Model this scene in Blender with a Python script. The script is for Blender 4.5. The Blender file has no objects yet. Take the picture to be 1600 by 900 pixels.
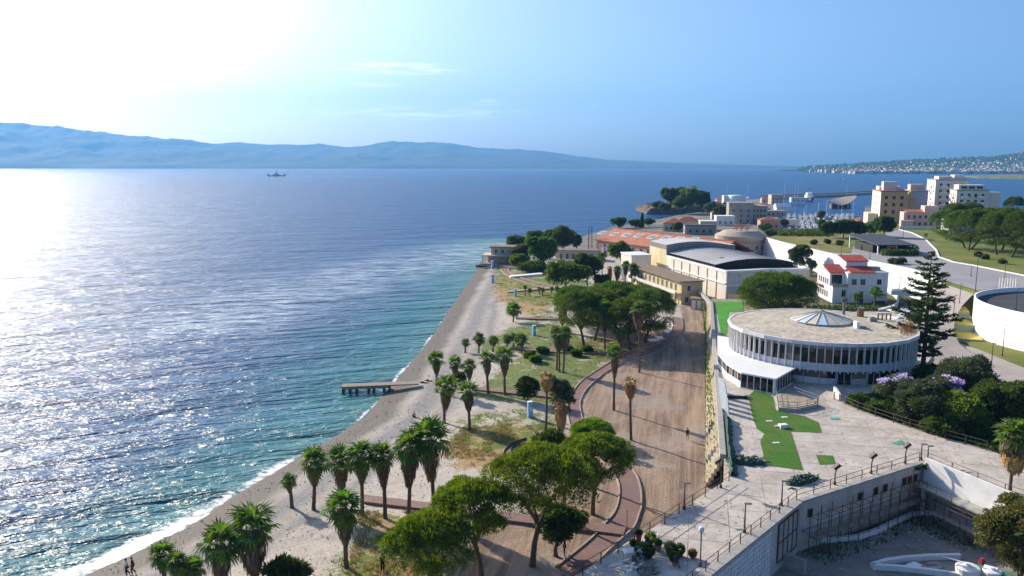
import bpy, bmesh, math, random
from mathutils import Vector, Matrix, noise
from mathutils.geometry import tessellate_polygon
C = bpy.context.scene.collection
PI = math.pi
R = math.radians
# ------------------------------------------------------------------ camera, light
H = 38.0                                    # height of the drone above the sea
F = 1250.0                                  # focal length in photo pixels (1600 wide)
PITCH = math.atan((450 - 258) / F)
CP, SP = math.cos(PITCH), math.sin(PITCH)
scene = bpy.context.scene
cd = bpy.data.cameras.new('camera'); cam = bpy.data.objects.new('camera', cd); C.objects.link(cam)
cd.sensor_width = 36; cd.lens = 36 * F / 1600; cd.clip_start = .5; cd.clip_end = 90000
cam.location = (0, 0, H); cam.rotation_euler = (PI / 2 - PITCH, 0, 0)
scene.camera = cam
SUN_AZ, SUN_EL = R(-42), R(24.5)              # measured from +Y towards +X
w = bpy.data.worlds.new('World'); scene.world = w; w.use_nodes = True
wt = w.node_tree; wn = wt.nodes; wl = wt.links
bg = wn['Background']; sky = wn.new('ShaderNodeTexSky'); sky.sky_type = 'NISHITA'; sky.sun_disc = False
sky.sun_elevation = SUN_EL; sky.sun_rotation = SUN_AZ
sky.altitude = 0; sky.air_density = 0.75; sky.dust_density = 2.6; sky.ozone_density = 5.0
bg.inputs[1].default_value = .105
def wnode(t, **k):
    n = wn.new(t)
    for a, b in k.items(): setattr(n, a, b)
    return n
# thin cirrus streaks high in the sky, by direction
wtc = wnode('ShaderNodeTexCoord'); sep = wnode('ShaderNodeSeparateXYZ'); wl.new(wtc.outputs['Generated'], sep.inputs[0])
def wmath(op, a, b=None, c=None, clamp=False):
    n = wnode('ShaderNodeMath', operation=op, use_clamp=clamp)
    for i, v in enumerate((a, b, c)):
        if v is None: continue
        if isinstance(v, (int, float)): n.inputs[i].default_value = v
        else: wl.new(v, n.inputs[i])
    return n.outputs[0]
az_ = wmath('ARCTAN2', sep.outputs[0], sep.outputs[1])
el_ = wmath('ARCSINE', sep.outputs[2])
cx = wnode('ShaderNodeCombineXYZ'); wl.new(az_, cx.inputs[0]); wl.new(el_, cx.inputs[1])
mp = wnode('ShaderNodeMapping'); wl.new(cx.outputs[0], mp.inputs[0]); mp.inputs['Scale'].default_value = (22, 190, 1)
mp.inputs['Rotation'].default_value = (0, 0, .04)
nz = wnode('ShaderNodeTexNoise'); wl.new(mp.outputs[0], nz.inputs[0]); nz.inputs['Scale'].default_value = 1; nz.inputs['Detail'].default_value = 9; nz.inputs['Roughness'].default_value = .62
def streak(a0, e0, wa, we, amp):
    da = wmath('DIVIDE', wmath('SUBTRACT', az_, a0), wa); de = wmath('DIVIDE', wmath('SUBTRACT', el_, e0), we)
    r2 = wmath('ADD', wmath('MULTIPLY', da, da), wmath('MULTIPLY', de, de))
    g = wmath('SUBTRACT', 1.0, r2, clamp=True)
    return wmath('MULTIPLY', g, amp)
st = None
for a in ((-.140, .1145, .092, .0085, 1.0), (-.165, .0955, .03, .004, .5), (-.03, .0760, .03, .005, .5), (-.13, .062, .17, .010, .5),
          (.9, .25, .3, .02, .6), (-1.3, .3, .35, .03, .6), (2.2, .2, .4, .02, .6)):
    s_ = streak(*a); st = s_ if st is None else wmath('MAXIMUM', st, s_)
cl = wmath('MULTIPLY', st, wmath('MULTIPLY_ADD', nz.outputs[0], 5.5, -2.35, clamp=True), clamp=True)
mixw = wnode('ShaderNodeMix', data_type='RGBA'); wl.new(wmath('MULTIPLY', cl, .85), mixw.inputs[0]); wl.new(sky.outputs[0], mixw.inputs[6]); mixw.inputs[7].default_value = (12, 12.2, 12.4, 1)
wl.new(mixw.outputs[2], bg.inputs[0])
sl = bpy.data.lights.new('sun', 'SUN'); so = bpy.data.objects.new('sun', sl); C.objects.link(so)
sl.energy = 4.8; sl.angle = R(.6); sl.color = (1, .88, .71)
sdir = Vector((math.sin(SUN_AZ) * math.cos(SUN_EL), math.cos(SUN_AZ) * math.cos(SUN_EL), math.sin(SUN_EL)))
so.rotation_euler = sdir.to_track_quat('Z', 'Y').to_euler(); so.location = (0, 0, 300)
vs = scene.view_settings; vs.view_transform = 'Standard'; vs.look = 'None'; vs.exposure = .93; vs.gamma = 1
cy = scene.cycles; cy.max_bounces = 6; cy.diffuse_bounces = 3; cy.glossy_bounces = 3; cy.transparent_max_bounces = 12; cy.volume_bounces = 0
cy.sample_clamp_indirect = 6; cy.use_denoising = True

# ------------------------------------------------------------------ places
def at(px, py, z=0.0):
    """ground point of height z seen at a photo pixel"""
    x = (px - 800) / F; v = -(py - 450) / F
    d = (x, CP + v * SP, v * CP - SP); t = (z - H) / d[2]
    return Vector((d[0] * t, d[1] * t, z))
def ray(px, py, Y):
    """point at forward distance Y seen at a photo pixel"""
    x = (px - 800) / F; v = -(py - 450) / F
    t = Y / (CP + v * SP)
    return Vector((x * t, Y, H + (v * CP - SP) * t))
SHORE = [at(*p) for p in ((20, 960), (75, 925), (135, 896), (200, 868), (268, 832), (330, 797), (400, 754), (470, 712), (530, 678), (573, 648), (603, 612), (632, 578), (662, 543), (685, 512), (703, 482), (722, 455), (738, 432), (747, 420), (752, 410))]
SHORE = [Vector((SHORE[0].x - 14, 38, 0))] + SHORE
def shore_x(Y):
    for a, b in zip(SHORE, SHORE[1:]):
        if Y <= b.y: break
    t = (Y - a.y) / (b.y - a.y)
    return a.x + (b.x - a.x) * t
def shore_d(x, y):
    """signed distance inland from the water's edge"""
    e = 2.0
    s = (shore_x(y + e) - shore_x(y - e)) / (2 * e)
    return (x - shore_x(y)) / math.sqrt(1 + s * s)
def gz(x, y):
    d = shore_d(x, y)
    if d < 0: return .13 * d
    z = .095 * d if d < 10 else .95 + .06 * (d - 10) if d < 24 else 1.79 + .2 * (1 - math.exp(-(d - 24) / 8))
    return min(z, 2.0)
def on(px, py):
    z = 2.0
    for k in range(6):
        p = at(px, py, z); z = gz(p.x, p.y)
    p.z = z
    return p
# ------------------------------------------------------------------ mesh builder
class MB:
    def __init__(s): s.v = []; s.f = []; s.m = []; s.mi = 0
    def add(s, vs, fs):
        o = len(s.v); s.v += [tuple(v) for v in vs]; s.f += [tuple(i + o for i in f) for f in fs]; s.m += [s.mi] * len(fs); return s
    def box(s, c, sz, rot=0, M=None):
        """box with its base centre at c"""
        hx, hy, h = sz[0] / 2, sz[1] / 2, sz[2]
        p = [Vector((x, y, z)) for z in (0, h) for x, y in ((-hx, -hy), (hx, -hy), (hx, hy), (-hx, hy))]
        m = Matrix.Rotation(rot, 4, 'Z') if M is None else M
        return s.add([m @ q + Vector(c) for q in p], ((3, 2, 1, 0), (4, 5, 6, 7), (0, 1, 5, 4), (1, 2, 6, 5), (2, 3, 7, 6), (3, 0, 4, 7)))
    def beam(s, a, b, wd, ht):
        a = Vector(a); b = Vector(b); d = (b - a)
        up = Vector((0, 0, 1)); x = d.normalized()
        y = up.cross(x)
        if y.length < 1e-3: y = Vector((1, 0, 0))
        y.normalize(); z = x.cross(y)
        p = [q + y * sy * wd / 2 + z * sz * ht / 2 for q in (a, b) for sy, sz in ((-1, -1), (1, -1), (1, 1), (-1, 1))]
        return s.add(p, ((3, 2, 1, 0), (4, 5, 6, 7), (0, 1, 5, 4), (1, 2, 6, 5), (2, 3, 7, 6), (3, 0, 4, 7)))
    def tube(s, pts, rad, n=6, cap=True):
        pts = [Vector(p) for p in pts]; rings = []
        if not hasattr(rad, '__len__'): rad = [rad] * len(pts)
        for i, p in enumerate(pts):
            d = (pts[min(i + 1, len(pts) - 1)] - pts[max(i - 1, 0)]).normalized()
            a = d.cross(Vector((0, 1, 0.01)));
            if a.length < .1: a = d.cross(Vector((1, 0, 0)))
            a.normalize(); b = d.cross(a)
            rings.append([p + (a * math.cos(2 * PI * k / n) + b * math.sin(2 * PI * k / n)) * rad[i] for k in range(n)])
        vs = [q for r in rings for q in r]; fs = []
        for i in range(len(pts) - 1):
            for k in range(n):
                fs.append((i * n + k, i * n + (k + 1) % n, (i + 1) * n + (k + 1) % n, (i + 1) * n + k))
        if cap: fs += [tuple(reversed(range(n))), tuple(range((len(pts) - 1) * n, len(pts) * n))]
        return s.add(vs, fs)
    def lathe(s, prof, n=24, c=(0, 0, 0), a0=0, a1=2 * PI, cap=True):
        full = abs(a1 - a0 - 2 * PI) < 1e-6; m = n if full else n + 1
        vs = [(c[0] + r * math.cos(a0 + (a1 - a0) * k / n), c[1] + r * math.sin(a0 + (a1 - a0) * k / n), c[2] + z) for r, z in prof for k in range(m)]
        fs = []
        for i in range(len(prof) - 1):
            for k in range(n):
                fs.append((i * m + k, i * m + (k + 1) % m, (i + 1) * m + (k + 1) % m, (i + 1) * m + k))
        if cap and full: fs.append(tuple(range((len(prof) - 1) * m, len(prof) * m)))
        return s.add(vs, fs)
    def prism(s, poly, z0, z1, bottom=False):
        """vertical prism; z1 may be a list with one height per corner"""
        poly = ccw([Vector((p[0], p[1], 0)) for p in poly]); n = len(poly)
        zt = z1 if hasattr(z1, '__len__') else [z1] * n
        vs = [(p.x, p.y, z0) for p in poly] + [(p.x, p.y, z) for p, z in zip(poly, zt)]
        fs = [(i, (i + 1) % n, n + (i + 1) % n, n + i) for i in range(n)]
        for t in tess(poly): fs.append(tuple(n + i for i in t))
        if bottom:
            for t in tess(poly): fs.append(tuple(reversed(t)))
        return s.add(vs, fs)
    def sheet(s, pts):
        pts = ccw([Vector(p) for p in pts]); return s.add(pts, tess(pts))
    def strip(s, a, b):
        n = len(a); return s.add(list(a) + list(b), [(i, i + 1, n + i + 1, n + i) for i in range(n - 1)])
    def mesh(s, name, mats, smooth=False):
        me = bpy.data.meshes.new(name); me.from_pydata(s.v, [], s.f)
        for m in (mats if isinstance(mats, (list, tuple)) else [mats]): me.materials.append(m)
        if any(s.m): me.polygons.foreach_set('material_index', s.m)
        if smooth: me.polygons.foreach_set('use_smooth', [True] * len(s.f))
        me.update(); return me
    def build(s, name, mats, parent=None, smooth=False, loc=None):
        o = bpy.data.objects.new(name, s.mesh(name, mats, smooth)); C.objects.link(o)
        if parent: o.parent = parent
        if loc is not None: o.location = loc
        return o
def area2(p): return sum(a.x * b.y - b.x * a.y for a, b in zip(p, p[1:] + p[:1]))
def ccw(p): return p if area2(p) > 0 else p[::-1]
def tess(p):
    flat = [Vector((q.x, q.y, 0)) for q in p]; out = []
    for t in tessellate_polygon([flat]):
        a, b, c = (flat[i] for i in t)
        out.append(tuple(t) if (b - a).cross(c - a).z > 0 else (t[0], t[2], t[1]))
    return out
def inside(x, y, poly):
    r = False; n = len(poly); j = n - 1
    for i in range(n):
        a, b = poly[i], poly[j]
        if (a[1] > y) != (b[1] > y) and x < (b[0] - a[0]) * (y - a[1]) / (b[1] - a[1]) + a[0]: r = not r
        j = i
    return r
def seg_dist(x, y, a, b):
    dx, dy = b[0] - a[0], b[1] - a[1]; l = dx * dx + dy * dy
    t = max(0, min(1, ((x - a[0]) * dx + (y - a[1]) * dy) / l)) if l else 0
    return math.hypot(x - a[0] - t * dx, y - a[1] - t * dy)
def edge_dist(x, y, poly): return min(seg_dist(x, y, poly[i - 1], poly[i]) for i in range(len(poly)))
def tag(o, label=None, cat=None, group=None, kind=None):
    if label: o['label'] = label
    if cat: o['category'] = cat
    if group: o['group'] = group
    if kind: o['kind'] = kind
    return o
def thing(name, label, cat, loc=(0, 0, 0), rz=0, group=None):
    o = bpy.data.objects.new(name, None); C.objects.link(o); o.empty_display_size = .2
    o.location = loc; o.rotation_euler = (0, 0, rz)
    return tag(o, label, cat, group)
def put(name, me, parent=None, loc=(0, 0, 0), rot=(0, 0, 0), sc=(1, 1, 1)):
    o = bpy.data.objects.new(name, me); C.objects.link(o)
    if parent: o.parent = parent
    o.location = loc; o.rotation_euler = rot; o.scale = sc if hasattr(sc, '__len__') else (sc, sc, sc)
    return o
def copy_tree(o, parent=None):
    c = o.copy(); C.objects.link(c)
    if parent: c.parent = parent
    for ch in kids.get(o.name, [k for k in o.children]): copy_tree(ch, c)
    return c
kids = {}
# ------------------------------------------------------------------ materials
def col(c): return (c[0], c[1], c[2], 1)
class NT:
    def __init__(s, name):
        s.m = bpy.data.materials.new(name); s.m.use_nodes = True; s.t = s.m.node_tree; s.n = s.t.nodes; s.l = s.t.links
        s.b = s.n['Principled BSDF']; s.out = s.n['Material Output']
        s.pos = s.n.new('ShaderNodeNewGeometry').outputs['Position']
    def node(s, t, ins={}, **k):
        n = s.n.new(t)
        for a, b in k.items(): setattr(n, a, b)
        for a, b in ins.items(): s.set(n.inputs[a], b)
        return n
    def set(s, i, v):
        if isinstance(v, bpy.types.NodeSocket): s.l.new(v, i)
        elif isinstance(v, tuple) and len(v) == 3 and i.type == 'RGBA': i.default_value = col(v)
        else: i.default_value = v
    def math(s, op, a, b=0.0, c=0.0, clamp=False):
        return s.node('ShaderNodeMath', {0: a, 1: b, 2: c}, operation=op, use_clamp=clamp).outputs[0]
    def mix(s, f, a, b, mode='MIX'):
        return s.node('ShaderNodeMix', {0: f, 6: a, 7: b}, data_type='RGBA', blend_type=mode).outputs[2]
    def noise(s, scale, detail=4, rough=.55, vec=None, dist=0, sc=None):
        v = s.pos if vec is None else vec
        if sc: v = s.node('ShaderNodeMapping', {0: v, 'Scale': sc}).outputs[0]
        return s.node('ShaderNodeTexNoise', {'Vector': v, 'Scale': scale, 'Detail': detail, 'Roughness': rough, 'Distortion': dist}).outputs[0]
    def ramp(s, f, lo, hi):
        return s.node('ShaderNodeMapRange', {0: f, 1: lo, 2: hi, 3: 0.0, 4: 1.0}, interpolation_type='SMOOTHSTEP').outputs[0]
    def attr(s, name):
        return s.node('ShaderNodeAttribute', attribute_name=name)
    def bump(s, h, dist, strength=1.0, prev=None):
        n = s.node('ShaderNodeBump', {'Height': h, 'Distance': dist, 'Strength': strength})
        if prev: s.l.new(prev, n.inputs['Normal'])
        return n.outputs[0]
def mat(name, c1, c2=None, scale=1.5, rough=.85, bump=0, bscale=None, metal=0, rand=0.0, detail=6, obj=False, fine=.25, streak=0, spec=None, c3=None, dirt=0.0):
    """two-tone mottled surface with fine grain; optional vertical rain streaks"""
    t = NT(name); c2 = c2 or tuple(x * .8 for x in c1)
    vec = t.node('ShaderNodeTexCoord').outputs['Object'] if obj else t.pos
    f = t.ramp(t.noise(scale, detail, .6, vec), .35, .65)
    c = t.mix(f, c1, c2)
    if c3: c = t.mix(t.ramp(t.noise(scale * .37, 5, .65, vec), .52, .66), c, c3)
    if streak:
        g = t.ramp(t.noise(1, 5, .6, vec, sc=(1.6, 1.6, .13)), .5, .75)
        c = t.mix(t.math('MULTIPLY', g, streak), c, tuple(x * y for x, y in zip(c1, (.42, .36, .28))))
    if fine: c = t.mix(fine, c, t.mix(t.noise(scale * 9 + 2, 3, .6, vec), tuple(x * .35 for x in c1), tuple(min(1, x * 1.6) for x in c1)))
    if rand:
        r = t.node('ShaderNodeObjectInfo').outputs['Random']
        c = t.node('ShaderNodeHueSaturation', {'Value': t.math('MULTIPLY_ADD', r, 2 * rand, 1 - rand), 'Color': c}).outputs[0]
    t.set(t.b.inputs['Base Color'], c); t.b.inputs['Roughness'].default_value = rough; t.b.inputs['Metallic'].default_value = metal
    spec = .15 if spec is None and rough >= .85 else spec
    if spec is not None: t.b.inputs['Specular IOR Level'].default_value = spec
    if bump: t.set(t.b.inputs['Normal'], t.bump(t.noise(bscale or scale * 5, 5, .6, vec), bump))
    return t.m
def leafmat(name, c1, c2, trans=.35, c3=None):
    """leaves: colour varies leaf by leaf and clump by clump; light passes through"""
    t = NT(name); g = t.n.new('ShaderNodeNewGeometry')
    f = g.outputs['Random Per Island']
    cl = t.noise(1.1, 3, .6)
    c = t.mix(t.math('ADD', t.math('MULTIPLY', f, .6), t.math('MULTIPLY_ADD', cl, 2.6, -1.15), clamp=True), c1, c2)
    if c3: c = t.mix(t.math('GREATER_THAN', f, .9), c, c3)
    r = t.node('ShaderNodeObjectInfo').outputs['Random']
    c = t.node('ShaderNodeHueSaturation', {'Hue': t.math('MULTIPLY_ADD', r, .03, .485), 'Value': t.math('MULTIPLY_ADD', r, .3, .85), 'Color': c}).outputs[0]
    t.set(t.b.inputs['Base Color'], c); t.b.inputs['Roughness'].default_value = .55; t.b.inputs['Specular IOR Level'].default_value = .3
    tr = t.node('ShaderNodeBsdfTranslucent', {'Color': t.mix(.5, c, (.25, .35, .03), 'ADD') if trans else c})
    t.set(tr.inputs['Color'], t.node('ShaderNodeHueSaturation', {'Saturation': 1.15, 'Value': 1.8, 'Color': c}).outputs[0])
    mx = t.node('ShaderNodeMixShader', {0: trans, 1: t.b.outputs[0], 2: tr.outputs[0]}); t.l.new(mx.outputs[0], t.out.inputs[0])
    return t.m
# ------------------------------------------------------------------ sea
def sea_material():
    t = NT('sea_water')
    sh = t.attr('shallow').outputs['Fac']
    d = t.mix(t.ramp(sh, .05, .6), (.010, .066, .185), (.016, .145, .18))
    d = t.mix(t.ramp(sh, .5, 1.0), d, (.07, .20, .20))
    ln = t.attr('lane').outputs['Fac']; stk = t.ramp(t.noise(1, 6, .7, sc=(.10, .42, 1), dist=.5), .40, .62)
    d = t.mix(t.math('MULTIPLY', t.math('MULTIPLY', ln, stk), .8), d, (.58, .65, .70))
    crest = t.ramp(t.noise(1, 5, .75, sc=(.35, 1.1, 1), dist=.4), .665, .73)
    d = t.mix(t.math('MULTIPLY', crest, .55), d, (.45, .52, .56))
    rp = t.node('ShaderNodeMapping', {0: t.pos, 'Rotation': (0, 0, -.30)}).outputs[0]
    lane = t.ramp(t.noise(.011, 3, .55, sc=(1, .35, 1)), .44, .62)     # patches of rough and smooth water
    big = t.noise(1, 3, .55, rp, dist=.5, sc=(.045, .21, 1))
    mid = t.noise(1, 4, .6, rp, dist=.5, sc=(.24, .72, 1))
    fin = t.noise(1, 2, .5, sc=(.8, 1.7, 1))
    n = t.bump(t.noise(1, 2, .5, rp, dist=.4, sc=(.012, .065, 1)), 5.0, 1.0); n = t.bump(big, 2.8, 1.0, n); n = t.bump(mid, 1.25, 1.0, n)
    n = t.bump(fin, t.math('MULTIPLY_ADD', lane, .14, .10), 1.0, n)
    t.set(t.b.inputs['Normal'], n); t.set(t.b.inputs['Base Color'], d)
    t.b.inputs['Roughness'].default_value = .30; t.b.inputs['IOR'].default_value = 1.33; t.b.inputs['Specular IOR Level'].default_value = .27
    return t.m
M_sea = sea_material()
def build_sea():
    vs, fs, sh, ln = [], [], [], []
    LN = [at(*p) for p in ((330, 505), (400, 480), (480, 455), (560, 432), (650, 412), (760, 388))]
    rs = [12]
    while rs[-1] < 45000: rs.append(rs[-1] * (1.035 if rs[-1] < 600 else 1.12))
    n = 150
    for r in rs:
        for k in range(n + 1):
            a = R(-88 + 176 * k / n); x, y = r * math.sin(a), r * math.cos(a)
            vs.append((x, y, 0))
            if 38 < y < 420: d = -shore_d(x, min(y, 300))
            else: d = 400 if y > 38 else 30
            wob = 1 + .45 * noise.noise((x * .03, y * .03, 1))
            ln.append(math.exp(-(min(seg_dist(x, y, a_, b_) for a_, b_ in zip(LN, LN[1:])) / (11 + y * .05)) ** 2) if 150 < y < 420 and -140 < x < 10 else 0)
            sh.append(math.exp(-max(d, 0) * wob / 17.0))
    for i in range(len(rs) - 1):
        for k in range(n):
            a = i * (n + 1) + k; fs.append((a, a + n + 1, a + n + 2, a + 1))
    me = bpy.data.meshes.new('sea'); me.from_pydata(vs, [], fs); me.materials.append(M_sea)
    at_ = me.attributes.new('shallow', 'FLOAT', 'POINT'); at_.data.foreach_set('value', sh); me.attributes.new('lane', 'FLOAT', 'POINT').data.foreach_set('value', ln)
    o = bpy.data.objects.new('sea', me); C.objects.link(o); tag(o, kind='structure', label='blue rippled sea of the strait')
    return o
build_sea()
def foam_material():
    t = NT('foam'); a = t.attr('edge').outputs['Fac']
    nz = t.noise(1, 6, .7, sc=(.9, .9, 1)); big = t.noise(.07, 2, .5)
    fac = t.math('ADD', t.math('MULTIPLY_ADD', nz, 1.7, -.85), t.math('MULTIPLY_ADD', a, 1.25, t.math('MULTIPLY_ADD', big, 2.4, -1.95)))
    fac = t.ramp(fac, .05, .5)
    t.b.inputs['Base Color'].default_value = (.82, .85, .86, 1); t.b.inputs['Roughness'].default_value = .6
    tr = t.node('ShaderNodeBsdfTransparent'); mx = t.node('ShaderNodeMixShader', {0: fac, 1: tr.outputs[0], 2: t.b.outputs[0]})
    t.l.new(mx.outputs[0], t.out.inputs[0]); return t.m
M_foam = foam_material()
def build_foam():
    vs, fs, ed = [], [], []
    prof = ((-4.8, 0), (-3.4, .35), (-2.0, .75), (-1.0, 1), (-.2, 1), (.35, .85), (.8, 0))
    Ys = []; y = 40.0
    while y < 262: Ys.append(y); y += .8
    for y in Ys:
        x0 = shore_x(y); s = (shore_x(y + 2) - shore_x(y - 2)) / 4; q = math.sqrt(1 + s * s)
        near = max(.25, 1.75 - (y - 45) / 45)
        w_ = near * (1 + .5 * noise.noise((y * .09, 3, 0)))
        off = .5 * noise.noise((y * .13, 9, 0)) + .25 * noise.noise((y * .5, 5, 0))
        for d, e in prof:
            dd = d * w_ + off
            x = x0 + dd * q; z = max(gz(x, y), 0) + .015
            if dd < -.6: z += .10 * math.exp(-((dd + 1.8) / .9) ** 2)
            vs.append((x, y, z)); ed.append(e * max(.45, min(1, 1.35 - y / 190 + .7 * noise.noise((y * .05, 2, 1)))))
    m = len(prof)
    for i in range(len(Ys) - 1):
        for k in range(m - 1):
            a = i * m + k; fs.append((a, a + 1, a + m + 1, a + m))
    me = bpy.data.meshes.new('surf_foam'); me.from_pydata(vs, [], fs); me.materials.append(M_foam)
    me.attributes.new('edge', 'FLOAT', 'POINT').data.foreach_set('value', ed)
    me.polygons.foreach_set('use_smooth', [True] * len(fs))
    o = bpy.data.objects.new('surf_foam', me); C.objects.link(o); tag(o, 'white foam of small waves breaking along the beach', kind='stuff')
build_foam()

# ------------------------------------------------------------------ park ground with beach
ZT = 5.5                                                    # terrace
ZY = .3                                                     # sunken yard
WALL_A, WALL_B = at(1102, 761, 2), at(1104, 474, 2)         # foot of the bleacher wall, near and far
TL = [at(p[0], p[1], ZT) for p in ((1134, 751), (1010, 832), (905, 897), (700, 1026))]    # left edge of the terrace tongue
TR = [at(p[0], p[1], ZT) for p in ((1249, 784), (1178, 840), (1108, 897), (900, 1063))]   # right edge of the tongue
def right_x(Y):
    """how far the low ground runs to the right"""
    if Y < TL[0].y:
        pts = [(a + b) / 2 for a, b in zip(TL, TR)][::-1]
        pts = [(p.x, p.y) for p in pts] + [(WALL_A.x + 1.5, WALL_A.y + 2)]
        pts = [(pts[0][0] + (30 - pts[0][1]) * (pts[1][0] - pts[0][0]) / (pts[1][1] - pts[0][1]), 30)] + pts
        for a, b in zip(pts, pts[1:]):
            if Y <= b[1]: break
        return a[0] + (b[0] - a[0]) * (Y - a[1]) / (b[1] - a[1])
    if Y < WALL_B.y:
        return WALL_A.x + (WALL_B.x - WALL_A.x) * (Y - WALL_A.y) / (WALL_B.y - WALL_A.y) + 2
    return WALL_B.x + 2 + (Y - WALL_B.y) * .8
def pw(*pts): return [tuple(on(*p)[:2]) for p in pts]
GRASS = [   # (polygon, amount)
    (pw((690, 690), (735, 640), (800, 640), (880, 640), (900, 690), (845, 700), (760, 715), (700, 720)), .62),
    (pw((730, 625), (790, 560), (860, 545), (960, 560), (930, 590), (890, 640), (800, 630)), .8),
    (pw((735, 545), (800, 510), (870, 505), (930, 540), (870, 560), (790, 552)), .85),
    (pw((790, 470), (815, 440), (880, 430), (1000, 455), (960, 470), (850, 480)), .75),
    (pw((765, 440), (770, 415), (860, 415), (900, 440), (800, 470)), .65),
    (pw((820, 505), (830, 480), (880, 490), (870, 510)), .6),
    (pw((500, 885), (560, 840), (620, 800), (680, 800), (640, 850), (600, 920), (520, 920)), .66),
    (pw((545, 800), (600, 795), (690, 805), (700, 850), (600, 850)), .45),
    (pw((870, 560), (930, 520), (1010, 540), (960, 560)), .6)]
DIRT = [    # brown trampled sand
    (pw((985, 850), (1000, 800), (1003, 765), (990, 735), (950, 695), (920, 665), (909, 640), (918, 608), (934, 594), (958, 577), (1000, 560), (1045, 540), (1064, 524), (1069, 505), (1062, 478), (1108, 478), (1106, 560), (1106, 700), (1104, 780)), 1.0),
    (pw((885, 540), (950, 515), (1040, 500), (1045, 530), (985, 565), (930, 565)), .95),
    (pw((860, 720), (960, 700), (990, 760), (930, 840), (900, 900), (700, 960), (690, 860), (800, 790)), .9),
    (pw((800, 480), (880, 470), (880, 500), (820, 505)), .4)]
DRY = [     # dry straw-coloured grass
    (pw((540, 900), (560, 800), (690, 800), (720, 860), (640, 960)), .8),
    (pw((690, 705), (720, 670), (820, 660), (860, 690), (780, 740), (700, 730)), .9),
    (pw((770, 470), (765, 430), (830, 425), (880, 470), (830, 500)), .7)]
def soft(x, y, regs, w_):
    v = 0
    for poly, amt in regs:
        xs = [p[0] for p in poly]; ys = [p[1] for p in poly]
        if x < min(xs) - w_ or x > max(xs) + w_ or y < min(ys) - w_ or y > max(ys) + w_: continue
        d = edge_dist(x, y, poly)
        s = min(1, .5 + (d if inside(x, y, poly) else -d) / (2 * w_))
        v = max(v, amt * max(0, s))
    return v
def ground_material():
    t = NT('park_ground')
    a = t.attr('mask').outputs['Color']; sp = t.node('ShaderNodeSeparateColor', {0: a})
    gr, di, dr = sp.outputs[0], sp.outputs[1], sp.outputs[2]
    wet = t.attr('wet').outputs['Fac']
    n1 = t.noise(.35, 6, .62); n2 = t.noise(2.6, 5, .65); n3 = t.noise(9, 3, .6)
    peb = t.node('ShaderNodeTexVoronoi', {'Vector': t.pos, 'Scale': 3.2})
    sand = t.mix(t.ramp(n1, .35, .65), (.50, .44, .37), (.39, .345, .295))
    sand = t.mix(.3, sand, t.mix(peb.outputs['Distance'], (.2, .18, .16), (.62, .56, .49)))
    sand = t.mix(t.math('MULTIPLY', t.ramp(n3, .55, .7), .5), sand, (.16, .145, .13))
    # rows of darker shingle along the shore
    sand = t.mix(t.math('MULTIPLY', t.attr('shingle').outputs['Fac'], t.ramp(n2, .15, .55)), sand, (.215, .205, .205))
    rv = t.node('ShaderNodeMapping', {0: t.pos, 'Rotation': (0, 0, .21)}).outputs[0]; trk = t.noise(1, 4, .6, rv, sc=(.5, .05, 1)); trk2 = t.noise(1, 3, .6, rv, sc=(2.6, .05, 1), dist=.1)
    dirt = t.mix(t.ramp(trk, .35, .65), (.35, .25, .175), (.185, .125, .09))
    dirt = t.mix(t.math('MULTIPLY', t.ramp(trk2, .48, .66), .4), dirt, (.40, .29, .215))
    dirt = t.mix(t.math('MULTIPLY', t.ramp(n2, .52, .68), .65), dirt, (.19, .145, .11))
    dirt = t.mix(t.math('MULTIPLY', t.ramp(t.noise(.12, 5, .6), .5, .62), .6), dirt, (.33, .285, .24))
    gcol = t.mix(t.ramp(n2, .35, .65), (.055, .105, .012), (.17, .20, .035))
    dcol = t.mix(t.ramp(n2, .35, .65), (.38, .24, .08), (.27, .18, .085))
    c = t.mix(t.ramp(t.math('ADD', di, t.math('MULTIPLY_ADD', n2, .7, -.35)), .35, .6), sand, dirt)
    nn = t.math('ADD', t.math('MULTIPLY_ADD', n1, 1.0, -.5), t.math('MULTIPLY_ADD', n2, 1.2, -.6))
    c = t.mix(t.math('MULTIPLY', t.ramp(t.math('ADD', dr, nn), .35, .62), .9), c, dcol)
    nn2 = t.math('ADD', t.math('MULTIPLY_ADD', t.noise(.34, 5, .6, sc=(1, 1, 3)), 1.9, -.95), t.math('MULTIPLY_ADD', n2, 1.1, -.55))
    c = t.mix(t.math('MULTIPLY', t.ramp(t.math('ADD', gr, nn2), .44, .64), .92), c, gcol)
    c = t.mix(t.math('MULTIPLY', wet, .9), c, (.105, .09, .075))
    t.set(t.b.inputs['Base Color'], c)
    t.set(t.b.inputs['Roughness'], t.math('MULTIPLY_ADD', wet, -.15, .92)); t.b.inputs['Specular IOR Level'].default_value = .2
    h = t.math('ADD', t.math('MULTIPLY', n2, .5), t.math('MULTIPLY', n3, .25))
    h = t.math('ADD', h, t.math('MULTIPLY', peb.outputs['Distance'], .3))
    h = t.math('ADD', h, t.math('MULTIPLY', t.math('MULTIPLY', trk2, di), .5))
    t.set(t.b.inputs['Normal'], t.bump(h, .10))
    return t.m
M_ground = ground_material()
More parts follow.
